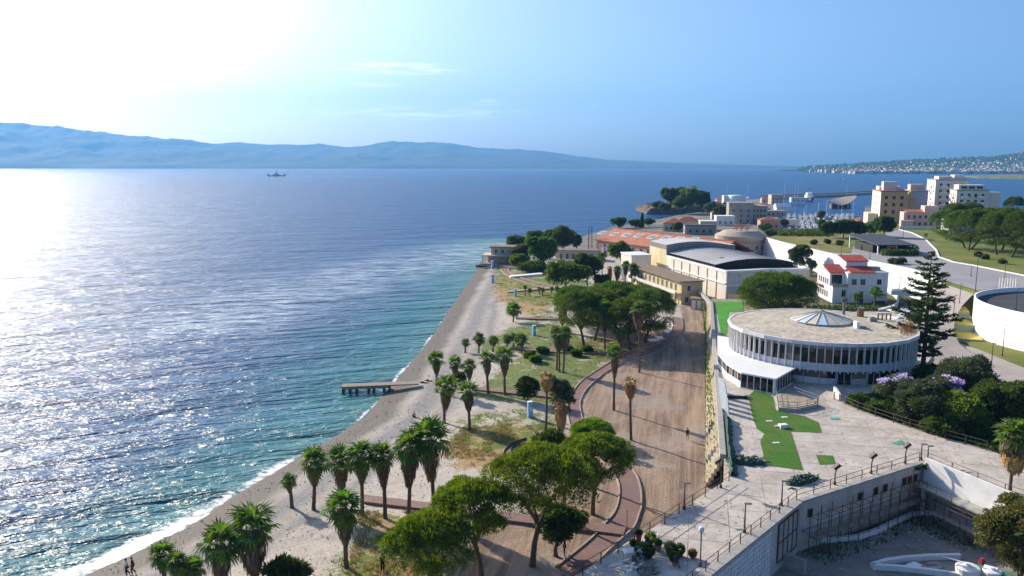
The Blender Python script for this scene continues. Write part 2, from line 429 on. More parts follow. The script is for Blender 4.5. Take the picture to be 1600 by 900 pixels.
def build_ground():
    vs, fs, mk, wt_, sg = [], [], [], [], []
    Ys = [36.0]
    while Ys[-1] < 318: Ys.append(Ys[-1] + max(.55, Ys[-1] * .0075))
    n = 150
    for Y in Ys:
        x0 = shore_x(min(Y, 300)) - 9; x1 = right_x(Y)
        for k in range(n + 1):
            x = x0 + (x1 - x0) * k / n
            d = shore_d(x, min(Y, 300)) if Y < 300 else x - x0 - 9
            z = gz(x, min(Y, 300))
            bumpz = .10 * noise.noise((x * .25, Y * .25, 0)) + .05 * noise.noise((x * .8, Y * .8, 3))
            z += bumpz * max(0, min(1, (d - 1) / 6))
            vs.append((x, Y, z))
            g = soft(x, Y, GRASS, 2.2); di = soft(x, Y, DIRT, 1.2); dr = soft(x, Y, DRY, 3)
            mk.append((g, di, dr, 1))
            wt_.append(max(0, min(1, (5.6 + 1.4 * noise.noise((Y * .1, 0, 2)) - d) / 2.0)))
            b = math.exp(-((d - 8.4 - 1.0 * noise.noise((Y * .06, 4, 0))) / 2.2) ** 2) * 1.0 + math.exp(-((d - 12.6 - 1.5 * noise.noise((Y * .05, 8, 0))) / 1.1) ** 2) * .8
            sg.append(min(1, b + .25 * max(0, 1 - d / 14)))
    for i in range(len(Ys) - 1):
        for k in range(n):
            a = i * (n + 1) + k; fs.append((a, a + 1, a + n + 2, a + n + 1))
    me = bpy.data.meshes.new('ground'); me.from_pydata(vs, [], fs); me.materials.append(M_ground)
    me.attributes.new('mask', 'FLOAT_COLOR', 'POINT').data.foreach_set('color', [q for m in mk for q in m])
    me.attributes.new('wet', 'FLOAT', 'POINT').data.foreach_set('value', wt_)
    me.attributes.new('shingle', 'FLOAT', 'POINT').data.foreach_set('value', sg)
    me.polygons.foreach_set('use_smooth', [True] * len(fs))
    o = bpy.data.objects.new('ground', me); C.objects.link(o); tag(o, 'shingle beach and sandy park ground', kind='structure')
build_ground()

# ------------------------------------------------------------------ mountains across the strait
def ridge(name, label, prof, Y0, Y1, seed, cols, rough_amp, base_z=-2, back=1.12, rows=26):
    """hills whose skyline follows the photographed one; prof = (px, py) of the skyline at distance Y1"""
    vs, fs = [], []
    px0, px1 = prof[0][0], prof[-1][0]
    for j in range(rows + 1):
        t = j / rows
        for i in range(cols + 1):
            px = px0 + (px1 - px0) * i / cols
            for a, b in zip(prof, prof[1:]):
                if px <= b[0]: break
            py = a[1] + (b[1] - a[1]) * (px - a[0]) / (b[0] - a[0])
            top = ray(px, py, Y1)
            if t <= .7:
                u = t / .7; Y = Y0 + (Y1 - Y0) * u
                hgt = top.z * (.06 + .94 * u ** 1.15) if u > 0 else base_z
            else:
                u = (t - .7) / .3; Y = Y1 * (1 + (back - 1) * u); hgt = top.z * (1 - u) + base_z * u
            X = top.x * (.55 * Y / Y1 + .45)
            nf = rough_amp * max(top.z, 40) * min(1, 4 * min(t, 1 - t) + .12) if 0 < t < 1 else 0
            s = 1 / (Y1 * .07)
            nz_ = noise.fractal((X * s, Y * s * .7, seed), 1.0, 2.0, 6)
            nz2 = noise.fractal((X * s * 5, Y * s * 5, seed + 5), .8, 2.0, 4)
            peak = .25 if abs(t - .7) < .04 else 1
            vs.append((X, Y, max(base_z, hgt + nf * (nz_ * peak + .18 * nz2)) if t > 0 else base_z))
    for j in range(rows):
        for i in range(cols):
            a = j * (cols + 1) + i; fs.append((a, a + 1, a + cols + 2, a + cols + 1))
    me = bpy.data.meshes.new(name); me.from_pydata(vs, [], fs); me.polygons.foreach_set('use_smooth', [True] * len(fs))
    o = bpy.data.objects.new(name, me); C.objects.link(o); tag(o, label, kind='structure'); return o
M_hill = mat('hill_scrub', (.028, .045, .025), (.055, .060, .035), .0025, .95, detail=8, c3=(.11, .095, .07))
o = ridge('mountains', 'long mountain ridge on the far side of the strait', ((-520, 232), (-300, 205), (-150, 190), (0, 190), (30, 190), (60, 194), (95, 197), (130, 204), (165, 206), (200, 211), (260, 216), (310, 220), (340, 224), (360, 222), (385, 224), (420, 226), (460, 225), (500, 226), (545, 229), (575, 226), (610, 220), (640, 221), (690, 221), (715, 225), (750, 231), (790, 232), (850, 236), (900, 243), (950, 249), (1010, 252), (1080, 255), (1160, 257), (1250, 260.5), (1330, 262)), 8800, 12500, 3, 520, .20, rows=44)
o.data.materials.append(M_hill)
M_hill2 = mat('near_hill', (.040, .065, .030), (.09, .09, .05), .006, .95, detail=8, c3=(.20, .16, .11))
HILLP = ((1225, 265.5), (1262, 261), (1300, 258.5), (1340, 256), (1380, 253.5), (1430, 250), (1480, 247.5), (1530, 246), (1570, 241), (1600, 236), (1680, 228), (1800, 220), (2000, 215))
o = ridge('coastal_hill', 'low hill of the far coast behind the town', HILLP, 3500, 5600, 9, 200, .07)
o.data.materials.append(M_hill2)
# ------------------------------------------------------------------ plants
M_bark = mat('bark', (.16, .105, .07), (.10, .07, .05), 3, .95, .05, obj=True, rand=.2)
M_palmbark = mat('palm_bark', (.17, .125, .09), (.10, .07, .05), 4, .95, .05, obj=True, rand=.2)
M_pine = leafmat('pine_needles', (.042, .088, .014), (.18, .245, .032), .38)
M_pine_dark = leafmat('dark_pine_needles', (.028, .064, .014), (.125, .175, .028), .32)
M_leaf = leafmat('broad_leaves', (.03, .075, .015), (.15, .215, .032), .32)
M_leaf_dark = leafmat('dark_leaves', (.026, .058, .015), (.115, .155, .032), .31)
M_leaf_light = leafmat('light_leaves', (.10, .17, .030), (.18, .24, .045), .32)
M_leaf_grey = leafmat('grey_green_leaves', (.07, .10, .045), (.13, .155, .07), .25)
M_euc = leafmat('olive_leaves', (.08, .10, .03), (.17, .17, .05), .3, (.26, .20, .07))
M_flower = leafmat('lilac_blossom', (.46, .38, .60), (.56, .48, .70), .3)
M_frond = leafmat('palm_frond', (.05, .105, .020), (.14, .215, .035), .36)
M_frond_dry = leafmat('dry_frond', (.20, .125, .06), (.33, .21, .095), .25)
M_skirt = leafmat('dead_palm_leaves', (.105, .072, .042), (.20, .135, .075), .15, (.28, .20, .11))
M_skirt_dry = leafmat('orange_dead_leaves', (.30, .17, .07), (.42, .26, .12), .2)
M_spruce = leafmat('norfolk_needles', (.035, .065, .022), (.085, .125, .036), .2)
def rnd_dir(rg):
    z = rg.uniform(-1, 1); a = rg.uniform(0, 2 * PI); r = math.sqrt(1 - z * z)
    return Vector((r * math.cos(a), r * math.sin(a), z))
def add_leaf(b, p, n, L, W, rg, tri=False):
    """one leaf: base at p, pointing along n with random roll"""
    n = n.normalized(); s = n.cross(rnd_dir(rg))
    if s.length < .05: s = n.cross(Vector((1, 0, .3)))
    s.normalize()
    if tri: b.add([p - s * W / 2, p + s * W / 2, p + n * L], [(0, 1, 2)])
    else:
        u = n.cross(s) * (L * .18)
        b.add([p - s * W * .25, p + s * W * .25, p + n * L * .55 + s * W / 2 + u, p + n * L, p + n * L * .55 - s * W / 2 + u], [(0, 1, 2, 3, 4)])
def puffs(seed, shell, count, r0, r1):
    """clump centres on the crown's shell"""
    rg = random.Random(seed); return [(shell(rg), rg.uniform(r0, r1)) for k in range(count)]
def crown_mesh(name, seed, cl, per, L, W, m, up=.35, tri=True, fill=.25, sz=1.0):
    """foliage: many small leaves on many clumps"""
    rg = random.Random(seed); b = MB(); L *= sz; W *= sz
    for c, r in cl:
        for k in range(per):
            d = rnd_dir(rg)
            if d.z < -.35 and rg.random() < .75: d.z = -d.z
            rr = r * (rg.uniform(.2, .8) if rg.random() < fill else rg.uniform(.8, 1.08))
            p = c + Vector((d.x * rr, d.y * rr, d.z * rr * .8))
            n = d + rnd_dir(rg) * .7 + Vector((0, 0, up))
            add_leaf(b, p, n, L * rg.uniform(.7, 1.3), W * rg.uniform(.7, 1.3), rg, tri)
    return b.mesh(name, m)
def dome_shell(rx, rz, flat=.25, zc=0):
    """umbrella: dome above, shallow underside"""
    def f(rg):
        a = rg.uniform(0, 2 * PI); q = math.sqrt(rg.random()); wob = 1 + .13 * math.sin(3 * a + zc * 5) + .08 * math.sin(5 * a + 1)
        r = rx * q * wob
        t = math.sqrt(max(0, 1 - q * q))
        z = rz * t * rg.uniform(.82, 1.0) if rg.random() < .8 else -flat * rz * t
        return Vector((r * math.cos(a), r * math.sin(a), z + zc))
    return f
def blob_shell(blobs):
    def f(rg):
        tot = sum(q[3] * q[3] for q in blobs); u = rg.uniform(0, tot)
        for q in blobs:
            u -= q[3] * q[3]
            if u <= 0: break
        d = rnd_dir(rg); d.z = abs(d.z) if rg.random() < .55 else d.z
        s = rg.uniform(.72, 1.0)
        return Vector((q[0] + d.x * q[3] * s, q[1] + d.y * q[3] * s, q[2] + d.z * q[4] * s))
    return f
# unit crowns: about 1 m radius, scaled per tree (leaf size is relative, so one mesh per size class)
def pine_crown(seed, rx, rz, m=None, n=None):
    n = n or int(110 + 4.2 * rx * rx)
    cl = puffs(seed, dome_shell(rx * .92, rz * .85, .7, 0), n, .12 * rx + .12, .16 * rx + .22)
    return crown_mesh('pine_crown', seed, cl, 165, .25, .10, m or M_pine, .6, fill=.1, sz=max(1, rx / 5.2))
def broad_crown(seed, R_, Z_, m, L=.34, W=.22, n=110, per=80, lobes=6):
    rg = random.Random(seed * 7 + 1); bl = [(0, 0, 0, R_ * .7, Z_ * .75)]
    for k in range(lobes):
        a = 2 * PI * k / lobes + rg.uniform(-.4, .4); q = R_ * rg.uniform(.42, .66)
        bl.append((q * math.cos(a), q * math.sin(a), Z_ * rg.uniform(-.35, .4), R_ * rg.uniform(.26, .5), Z_ * rg.uniform(.28, .58)))
    cl = puffs(seed, blob_shell(bl), n, .12 * R_ + .1, .17 * R_ + .22)
    return crown_mesh('leaf_crown', seed, cl, per, L, W, m, .15, False)
def trunk_mesh(seed, h, r, spread, limbs=5, fork=.55, lean=(0, 0), z_top=None):
    """tapered trunk that forks into limbs reaching into the crown"""
    rg = random.Random(seed); b = MB(); zf = h * fork
    mid = Vector((lean[0] * .5 + rg.uniform(-.15, .15), lean[1] * .5, zf * .55)); top = Vector((lean[0], lean[1], zf))
    b.tube([(0, 0, -.3), (0, 0, .25), mid, top], [r * 1.35, r * 1.05, r * .85, r * .75], 8)
    for k in range(limbs):
        a = 2 * PI * k / limbs + rg.uniform(-.4, .4); q = spread * rg.uniform(.55, .9)
        e = top + Vector((q * math.cos(a), q * math.sin(a), (h - zf) * rg.uniform(.75, 1.0)))
        m1 = top.lerp(e, .5) + Vector((0, 0, (h - zf) * .08))
        b.tube([top - Vector((0, 0, .1)), m1, e], [r * .5, r * .34, r * .12], 6)
        e2 = m1 + Vector((rg.uniform(-1, 1), rg.uniform(-1, 1), .9)) * spread * .4
        b.tube([m1, e2], [r * .26, r * .08], 5)
    return b.mesh('tree_trunk', M_bark, True)
def tree(name, label, cat, base, h, crown_me, trunk_me, zc, group, rz=0, sc=1.0, flowers=None):
    t = thing(name, label, cat, base, rz, group)
    put('trunk', trunk_me, t, sc=sc); put('crown', crown_me, t, (0, 0, zc), sc=sc)
    if flowers: put('blossom', flowers, t, (0, 0, zc), sc=sc)
    return t
# ---- fan palms
def frond_mesh(seed, m, droop=.35, L=.95, fan=1.25, n=14):
    rg = random.Random(seed); b = MB()
    P = [Vector((L * t, 0, -.06 * L * t * t)) for t in (0, .5, 1)]
    for a, c in zip(P, P[1:]):
        s = Vector((0, .028, 0)); b.add([a - s, a + s, c + s, c - s], [(0, 1, 2, 3)])
    o = P[-1]
    for k in range(n):
        a = R(-112 + 224 * k / (n - 1)); ln = fan * (1 - .25 * abs(a / 2)) * rg.uniform(.88, 1.08)
        d = Vector((math.cos(a), math.sin(a), .05)); s = Vector((-math.sin(a), math.cos(a), 0)) * .10
        m1 = o + d * ln * .6 + Vector((0, 0, -.06 * droop)); e = o + d * ln + Vector((0, 0, -droop * ln * rg.uniform(.5, 1.2)))
        z = Vector((0, 0, .035))
        b.add([o, m1 - s, m1 + z, m1 + s, e], [(0, 1, 2), (0, 2, 3), (1, 4, 2), (2, 4, 3)])
    return b.mesh('palm_frond', m)
FROND = [frond_mesh(k, M_frond, .35 + .15 * k) for k in range(3)]
FROND_DRY = [frond_mesh(k + 7, M_frond_dry, .9, 1.0, .8, 12) for k in range(2)]
def skirt_mesh(seed, m, n=330):
    """hanging dead leaves, 1 m long by 1 m radius; scaled per palm"""
    rg = random.Random(seed); b = MB()
    for k in range(n):
        t = rg.random(); a = rg.uniform(0, 2 * PI)
        r = (.55 + .45 * math.sin(min(1, t / .35) * PI / 2)) if t < .35 else 1 - .68 * ((t - .35) / .65) ** 1.3
        r *= rg.uniform(.78, 1.06)
        p = Vector((r * math.cos(a), r * math.sin(a), -t * .82)); ln = rg.uniform(.16, .30); wd = rg.uniform(.05, .13)
        s = Vector((-math.sin(a), math.cos(a), rg.uniform(-.4, .4))) * wd
        e = p + Vector((math.cos(a) * rg.uniform(-.12, .10), math.sin(a) * rg.uniform(-.12, .10), -ln))
        b.add([p - s * .6, p + s * .6, p.lerp(e, .6) + s, e, p.lerp(e, .6) - s], [(0, 1, 2, 3, 4)])
    b.lathe([(.12, -.9), (.45, -.6), (.62, -.3), (.4, 0)], 9)
    return b.mesh('palm_skirt', m)
SKIRT = [skirt_mesh(k, M_skirt) for k in range(3)]
SKIRT_DRY = [skirt_mesh(k + 5, M_skirt_dry) for k in range(2)]
def palm_trunk(seed):
    rg = random.Random(seed); pts, rad = [], []
    for k in range(15):
        t = k / 14; pts.append((.09 * math.sin(t * 2.2 + seed) - .09 * math.sin(seed), .06 * math.sin(t * 3 + seed * 2) - .06 * math.sin(seed * 2), t - .03 * (k == 0)))
        rad.append((.27 if k == 0 else .215 - .055 * t) * (1.06 if k % 2 else .97))
    return MB().tube(pts, rad, 9).mesh('palm_trunk', M_palmbark, True)
PTRUNK = [palm_trunk(k) for k in range(4)]
def crown_rots(seed, n):
    """directions of the fronds: erect in the middle, drooping at the rim"""
    rg = random.Random(seed); out = []
    for k in range(n):
        t = (k + .5) / n; el = R(86 - 124 * t ** 1.1 + rg.uniform(-10, 10)); a = k * 2.39996 + rg.uniform(-.25, .25)
        out.append((a, el, rg.uniform(-.35, .35), rg.uniform(.85, 1.12)))
    return out
def joined_crown(seed, n, src):
    b = MB()
    for i, (a, el, roll, s) in enumerate(crown_rots(seed, n)):
        me = src[i % len(src)]; M = Matrix.Rotation(a, 4, 'Z') @ Matrix.Rotation(-el, 4, 'Y') @ Matrix.Rotation(roll, 4, 'X') @ Matrix.Scale(s, 4)
        b.add([M @ v.co for v in me.vertices], [tuple(p.vertices) for p in me.polygons])
    return b.mesh('palm_crown', src[0].materials[0])
JCROWN = [joined_crown(k + 40, 26, FROND) for k in range(3)]
JDRY = [joined_crown(k + 60, 16, FROND_DRY) for k in range(2)]
def palm(label, base, h, skirt=.0, cr=2.1, seed=0, near=False, dry=False, group='fan palms in the beach park', sk_r=None, n=26, tr=1.0):
    """h = height of the growing point, skirt = length of the hanging dead leaves, cr = crown radius"""
    t = thing('palm_tree', label, 'palm tree', base, seed * 1.3, group); t.rotation_euler[0] = .035 * math.sin(seed * 2.7); t.rotation_euler[1] = .035 * math.cos(seed * 1.9)
    tm = PTRUNK[seed % 4]; put('trunk', tm, t, sc=(tr, tr, h))
    lv = tm.vertices[-1].co; hd = Vector((sum(v.co.x for v in tm.vertices[-9:]) / 9, sum(v.co.y for v in tm.vertices[-9:]) / 9, h))
    hd.x *= tr; hd.y *= tr
    s = cr / 2.1
    if skirt: put('dead_skirt', (SKIRT_DRY if dry else SKIRT)[seed % 2], t, (hd.x, hd.y, hd.z + .15), (0, 0, seed), ((sk_r or .40 * cr), (sk_r or .40 * cr), skirt))
    if near:
        for i, (a, el, roll, q) in enumerate(crown_rots(seed, n)):
            M = Matrix.Rotation(a, 4, 'Z') @ Matrix.Rotation(-el, 4, 'Y') @ Matrix.Rotation(roll, 4, 'X')
            put('frond', FROND[(i + seed) % 3], t, hd, M.to_euler(), s * q)
    else:
        put('crown', (JDRY if dry else JCROWN)[seed % (2 if dry else 3)], t, hd, (0, 0, seed * .7), s)
    return t
def hpx(p, px, py): return ray(px, py, p.y).z - p.z      # height above p of a point seen at a pixel
def px_m(p, n): return n * math.hypot(p.y, H - p.z) / F   # metres across n pixels at p
G1 = 'fan palms in the beach park'
PALMS = [   # base px, crown centre px, py; skirt bottom py; crown width px; near; dry; label
 ((490, 796), (481, 722), 757, 50, 1, 0, 'fan palm at the seaward end of the beach row, beside the tiny palm'),
 ((533, 803), (523, 720), 765, 50, 1, 0, 'fan palm second from the sea in the beach row, behind the squat shaggy palm'),
 ((566, 806), (561, 712), 750, 52, 1, 0, 'fan palm third from the sea in the beach row, where the path ends'),
 ((602, 810), (596, 716), 760, 46, 1, 0, 'narrow fan palm fourth from the sea in the beach row, beside the red path'),
 ((638, 813), (634, 700), 756, 58, 1, 0, 'fan palm fifth from the sea with thick drooping skirt, before the red path'),
 ((678, 802), (676, 685), 745, 68, 1, 0, 'tallest fan palm of the beach row, at its landward end'),
 ((456, 793), (452, 752), 770, 26, 1, 0, 'tiny slim fan palm alone on the shingle at the seaward end of the row'),
 ((541, 886), (537, 794), 846, 62, 1, 0, 'squat shaggy fan palm standing alone in front of the beach row'),
 ((398, 915), (394, 828), 893, 76, 1, 0, 'big dark fan palm at the bottom edge with the thickest trunk'),
 ((350, 925), (352, 852), 915, 66, 1, 0, 'wide fan palm with a blond hanging skirt left of the big dark palm'),
 ((259, 925), (257, 868), 895, 44, 1, 0, 'leftmost fan palm at the bottom edge, nearest the water'),
 ((285, 935), (282, 880), 905, 40, 1, 0, 'small fan palm second from the left at the bottom edge'),
 ((304, 940), (303, 890), 912, 40, 1, 0, 'low fan palm third from the left at the bottom edge'),
 ((683, 613), (681, 562), 584, 30, 1, 0, 'fan palm of the middle park nearest the pier'),
 ((712, 607), (710, 568), 587, 26, 1, 0, 'slim fan palm second from the sea in the middle park row'),
 ((735, 610), (734, 572), 592, 26, 1, 0, 'slim fan palm third from the sea, behind the dense green palm'),
 ((763, 615), (761, 562), 586, 30, 1, 0, 'fan palm fourth from the sea, at the seaward end of the narrow path'),
 ((789, 617), (790, 557), 585, 34, 1, 0, 'fan palm fifth from the sea, beside the round dark bush'),
 ((694, 661), (690, 604), 640, 40, 1, 0, 'fan palm with short skirt on the shingle behind the seated bather'),
 ((734, 673), (731, 612), 641, 38, 1, 0, 'dense green fan palm alone at the edge of the dry grass'),
 ((727, 551), (727, 536), 0, 15, 0, 0, 'smallest low palm at the seaward end of the low palm line'),
 ((748, 551), (747, 530), 0, 22, 0, 0, 'low stout palm second in the low palm line'),
 ((770, 550), (770, 533), 0, 18, 0, 0, 'low stout palm third in the low palm line'),
 ((792, 543), (791, 530), 0, 17, 0, 0, 'low stout palm fourth in the low palm line'),
 ((802, 541), (801, 527), 0, 15, 0, 0, 'thin low palm with brown leaves in the low palm line'),
 ((815, 552), (815, 532), 0, 24, 0, 0, 'low spreading palm at the landward end of the low palm line'),
 ((802, 503), (802, 484), 0, 27, 0, 0, 'bushy palm alone on the upper beach beyond the low palm line'),
 ((853, 673), (852, 592), 612, 30, 0, 1, 'tall dead palm with limp brown crown beside the big grey green bush'),
 ((876, 684), (875, 636), 677, 26, 0, 1, 'dead palm wrapped to the ground in orange brown leaves'),
 ((870, 578), (868, 520), 542, 26, 0, 0, 'tall palm at the left of the group of three trunks'),
 ((874, 581), (874, 528), 550, 22, 0, 0, 'thin palm in the middle of the group of three trunks'),
 ((880, 583), (879, 521), 548, 24, 0, 0, 'dark trunked palm at the right of the group of three'),
 ((878, 518), (878, 480), 505, 20, 0, 1, 'brown skirted palm left of the pine grove'),
 ((945, 546), (944, 482), 515, 27, 0, 0, 'tall palm with long brown skirt before the pine grove'),
 ((999, 582), (1002, 486), 514, 28, 0, 0, 'tallest palm on the sandy track, with orange skirt below a thin crown'),
 ((959, 641), (960, 551), 586, 30, 1, 0, 'slender palm on the sandy track at the bend of the brick path'),
 ((986, 688), (985, 600), 623, 27, 0, 1, 'tall dead palm with brown drooping crown standing in the sandy track'),
 ((970, 558), (970, 522), 540, 20, 0, 0, 'short palm in the pine grove near the brick path bend'),
 ((941, 432), (942, 402), 416, 18, 0, 0, 'palm left of the yellow annex, nearest the sea'),
 ((953, 448), (953, 420), 442, 11, 0, 1, 'brown dying palm before the yellow annex'),
 ((964, 449), (963, 423), 438, 15, 0, 0, 'narrow palm second in the row before the yellow annex'),
 ((976, 448), (975, 414), 430, 15, 0, 0, 'dark palm third in the row before the yellow annex'),
 ((989, 450), (990, 420), 440, 18, 0, 0, 'palm nearest the balcony of the yellow annex'),
]
for i, (b, c, sk, wd, near, dry, lab) in enumerate(PALMS):
    p = on(*b); hh = hpx(p, *c); cr = px_m(p, wd) / 2 * 1.14
    skl = (hh - hpx(p, c[0], sk)) * 1.12 if sk else hh * .55
    skr = None
    if wd < 28 and not sk: skr = cr * .42
    if not near and sk and not dry: skr = cr * .55
    if dry: skr = cr * .62
    if i == 8: skr = cr * .5
    palm(lab, p, hh, skl, cr, i, bool(near), bool(dry), G1, skr, n=24 if i < 13 else 18, tr=1.25 if i in (8, 9) else 1.0 if i < 20 else .85)
# ---- stone pines of the park
GP = 'stone pines in the park'
def stone_pine(label, b, c, wpx, hpx_, seed, g=GP, m=None, name='stone_pine', base=None, dense=None):
    """b = foot pixel, c = crown centre pixel, wpx x hpx_ = crown size in pixels"""
    p = base if base is not None else on(*b); wd = px_m(p, wpx) / 2
    ht = hpx(p, *c); rz_ = px_m(p, hpx_) * .58
    cx_ = ray(c[0], c[1], p.y).x - p.x
    t = thing(name, label, 'pine tree', p, 0, g)
    put('trunk', trunk_mesh(seed, ht, .17 + .025 * wd, wd * .7, 6, .5, (cx_ * .7, 0)), t)
    put('crown', pine_crown(seed, wd, rz_, m, dense), t, (cx_, 0, ht), (0, 0, seed))
    return t
stone_pine('round stone pine at the bottom edge, nearest the palm row', (676, 935), (672, 855), 120, 88, 1)
stone_pine('stone pine with bare leaning trunk between the two biggest crowns', (752, 905), (738, 798), 112, 78, 2)
stone_pine('widest stone pine, whose crown overlaps the brick path junction', (832, 884), (846, 752), 148, 84, 3)
stone_pine('stone pine on a straight trunk inside the bend of the brick path', (926, 804), (932, 718), 100, 66, 4)
stone_pine('small stone pine crown farthest back at the path bend', (924, 760), (927, 677), 60, 30, 5)
stone_pine('stone pine bush joining the widest pine and the path bend pine', (880, 815), (882, 730), 62, 46, 6)
GG = 'stone pines of the grove beside the sandy track'
for k, (lab, b, c, wpx, h_) in enumerate((
    ('left front pine of the grove with a slim trunk', (912, 541), (906, 486), 70, 56),
    ('pine of the grove with reddish trunk in the clearing', (929, 532), (938, 486), 70, 60),
    ('back pine of the grove towards the sea', (905, 508), (898, 468), 60, 36),
    ('highest pine of the grove in its middle', (962, 521), (962, 474), 92, 54),
    ('front right pine of the grove before the sandy track', (984, 546), (980, 497), 72, 52),
    ('rightmost pine of the grove, overhanging the path end', (1008, 535), (1016, 489), 72, 66),
    ('back right pine of the grove near the yellow annex', (1000, 512), (1000, 470), 70, 40))):
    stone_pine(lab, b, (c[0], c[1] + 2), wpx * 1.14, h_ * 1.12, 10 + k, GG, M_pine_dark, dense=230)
# ---- broadleaved trees of the park
def broad(label, b, c, wpx, hp, seed, m, g, name='leafy_tree', cat='tree', base=None, n=None, L=.34, W=.22, trunk=.16, per=80):
    p = base if base is not None else on(*b); wd = px_m(p, wpx) / 2; ht = hpx(p, *c); rz_ = px_m(p, hp) / 2
    cx_ = ray(c[0], c[1], p.y).x - p.x
    t = thing(name, label, cat, p, 0, g)
    put('trunk', trunk_mesh(seed, max(ht, .6), trunk + .02 * wd, wd * .5, 5, .4, (cx_ * .6, 0)), t)
    put('crown', broad_crown(seed, wd, rz_, m, L, W, n or int(45 + 5 * wd * wd if wd < 5 else 170), per), t, (cx_, 0, ht), (0, 0, seed))
    return t
GB = 'leafy trees of the beach park'
broad('dark glossy tree below the widest pine, beside the brick path', (868, 868), (872, 822), 76, 66, 21, M_leaf_dark, GB)
broad('big feathery grey green bush beside the dead palm', (878, 668), (878, 622), 40, 74, 22, M_leaf_grey, GB, 'bush', 'bush')
broad('round dark bush between palms on the narrow path', (718, 599), (718, 590), 20, 14, 23, M_leaf_dark, GB, 'bush', 'bush')
broad('bushy dark shrub palm at the end of the narrow path', (824, 628), (824, 606), 34, 34, 24, M_leaf_dark, GB, 'bush', 'bush', L=.6, W=.12)
broad('bright green palm bush behind the pine crowns', (860, 712), (861, 694), 42, 30, 25, M_leaf, GB, 'bush', 'bush', L=.9, W=.14)
broad('spiky green bush at the bottom edge below the beach row', (445, 925), (447, 897), 56, 24, 26, M_leaf_dark, GB, 'bush', 'bush', L=.7, W=.1)
BU = 'low bushes along the far red walkway'
for k, (px, py, lab) in enumerate(((827, 559, 'low bush at the left end of the far red walkway'), (848, 552, 'darkest low bush on the far red walkway'), (886, 549, 'low bush under the three palm trunks'), (917, 550, 'low bush on the walkway before the grove'), (836, 566, 'small bush on the lawn below the far walkway'), (900, 556, 'spreading low bush on the lawn below the walkway'))): broad(lab, (px, py), (px, py - 4), 16, 9, 200 + k, (M_leaf, M_leaf_dark)[k % 2], BU, 'bush', 'bush', n=40, L=.4, W=.2)
broad('big spreading tree of the far park with a forked trunk', (883, 458), (884, 428), 72, 42, 27, M_leaf, GB, L=.5, W=.36)
broad('dark tree right of the spreading tree in the far park', (918, 449), (917, 416), 44, 42, 28, M_leaf_dark, GB, L=.5, W=.36)
broad('small bushy palm thicket before the yellow annex', (939, 452), (939, 440), 24, 22, 29, M_leaf_dark, GB, 'bush', 'bush', L=.6, W=.2)
broad('pale green domed tree of the seaside clump', (846, 418), (845, 390), 46, 46, 30, M_leaf, GB, L=.6, W=.4)
broad('olive tree at the left of the seaside clump', (818, 416), (816, 396), 40, 32, 31, M_leaf_grey, GB, L=.6, W=.4)
broad('little yellow green tree in front of the seaside clump', (809, 420), (810, 406), 30, 18, 32, M_leaf_light, GB, L=.5, W=.35)
broad('low dark hedge bush under the seaside clump', (830, 425), (832, 417), 46, 14, 33, M_leaf_dark, GB, 'bush', 'bush', L=.5, W=.35)
broad('dark flat tree behind the seaside hut', (806, 392), (806, 377), 34, 16, 34, M_leaf_dark, GB, L=.6, W=.4)
broad('tall dark tree behind the seaside clump', (838, 388), (838, 372), 36, 22, 35, M_leaf_dark, GB, L=.6, W=.4)
broad('tallest blackish tree behind the seaside clump', (880, 392), (878, 371), 52, 38, 36, M_leaf_dark, GB, L=.6, W=.4)
broad('blackish tree at the right end of the seaside clump', (902, 390), (898, 376), 24, 30, 37, M_leaf_dark, GB, L=.6, W=.4)
broad('bright leafy tree between the hall and the far park', (972, 418), (969, 393), 38, 30, 38, M_leaf, GB, L=.6, W=.4)
YL = ('tallest young palm on the far park lawn, nearest the sea', 'young palm beside the tallest one on the far park lawn', 'young palm third from the sea on the far park lawn', 'young palm fourth from the sea, beside the white path', 'small young palm fifth from the sea on the far lawn', 'young palm on the far lawn nearest the spreading tree')
for k, (px, py, h_) in enumerate(((821, 462, 16), (828, 463, 11), (843, 460, 10), (848, 463, 12), (862, 459, 9), (870, 461, 12))):
    p = on(px, py)
    palm(YL[k], p, px_m(p, h_) * .8, px_m(p, h_) * .3, px_m(p, 5), 80 + k, False, False, 'young palms on the far park lawn', px_m(p, 1.5), tr=.7)
# ------------------------------------------------------------------ paths of the park
def brick_material():
    t = NT('red_paving')
    br = t.node('ShaderNodeTexBrick', {'Vector': t.pos, 'Scale': 1.0, 'Color1': (.17, .085, .075), 'Color2': (.235, .125, .11), 'Mortar': (.12, .07, .06), 'Mortar Size': .02, 'Brick Width': .5, 'Row Height': .18})
    c = t.mix(t.math('MULTIPLY', t.ramp(t.noise(.5, 5, .6), .45, .7), .4), br.outputs[0], (.28, .18, .155))
    t.set(t.b.inputs['Base Color'], t.mix(.25, c, t.mix(t.noise(9, 3), (.08, .05, .05), (.45, .3, .25)))); t.b.inputs['Roughness'].default_value = .85
    t.set(t.b.inputs['Normal'], t.bump(br.outputs[1], -.02)); return t.m
M_brick = brick_material()
M_kerb = mat('pale_kerb', (.42, .33, .27), (.30, .24, .20), 2, .9)
M_conc = mat('concrete', (.40, .385, .36), (.29, .28, .265), 1.2, .9, .02, streak=.35)
M_white = mat('white_paint', (.78, .77, .75), (.68, .67, .65), .8, .7, streak=.25, fine=.12)
M_whitec = mat('clean_white', (.80, .80, .79), (.74, .74, .73), .6, .6, fine=.06)
M_metal = mat('grey_metal', (.22, .22, .22), (.15, .15, .15), 4, .5, metal=.5)
M_dark = mat('dark_metal', (.055, .05, .045), (.09, .07, .055), 4, .6, metal=.2)
M_rust = mat('rusty_steel', (.16, .085, .05), (.10, .06, .045), 4, .8)
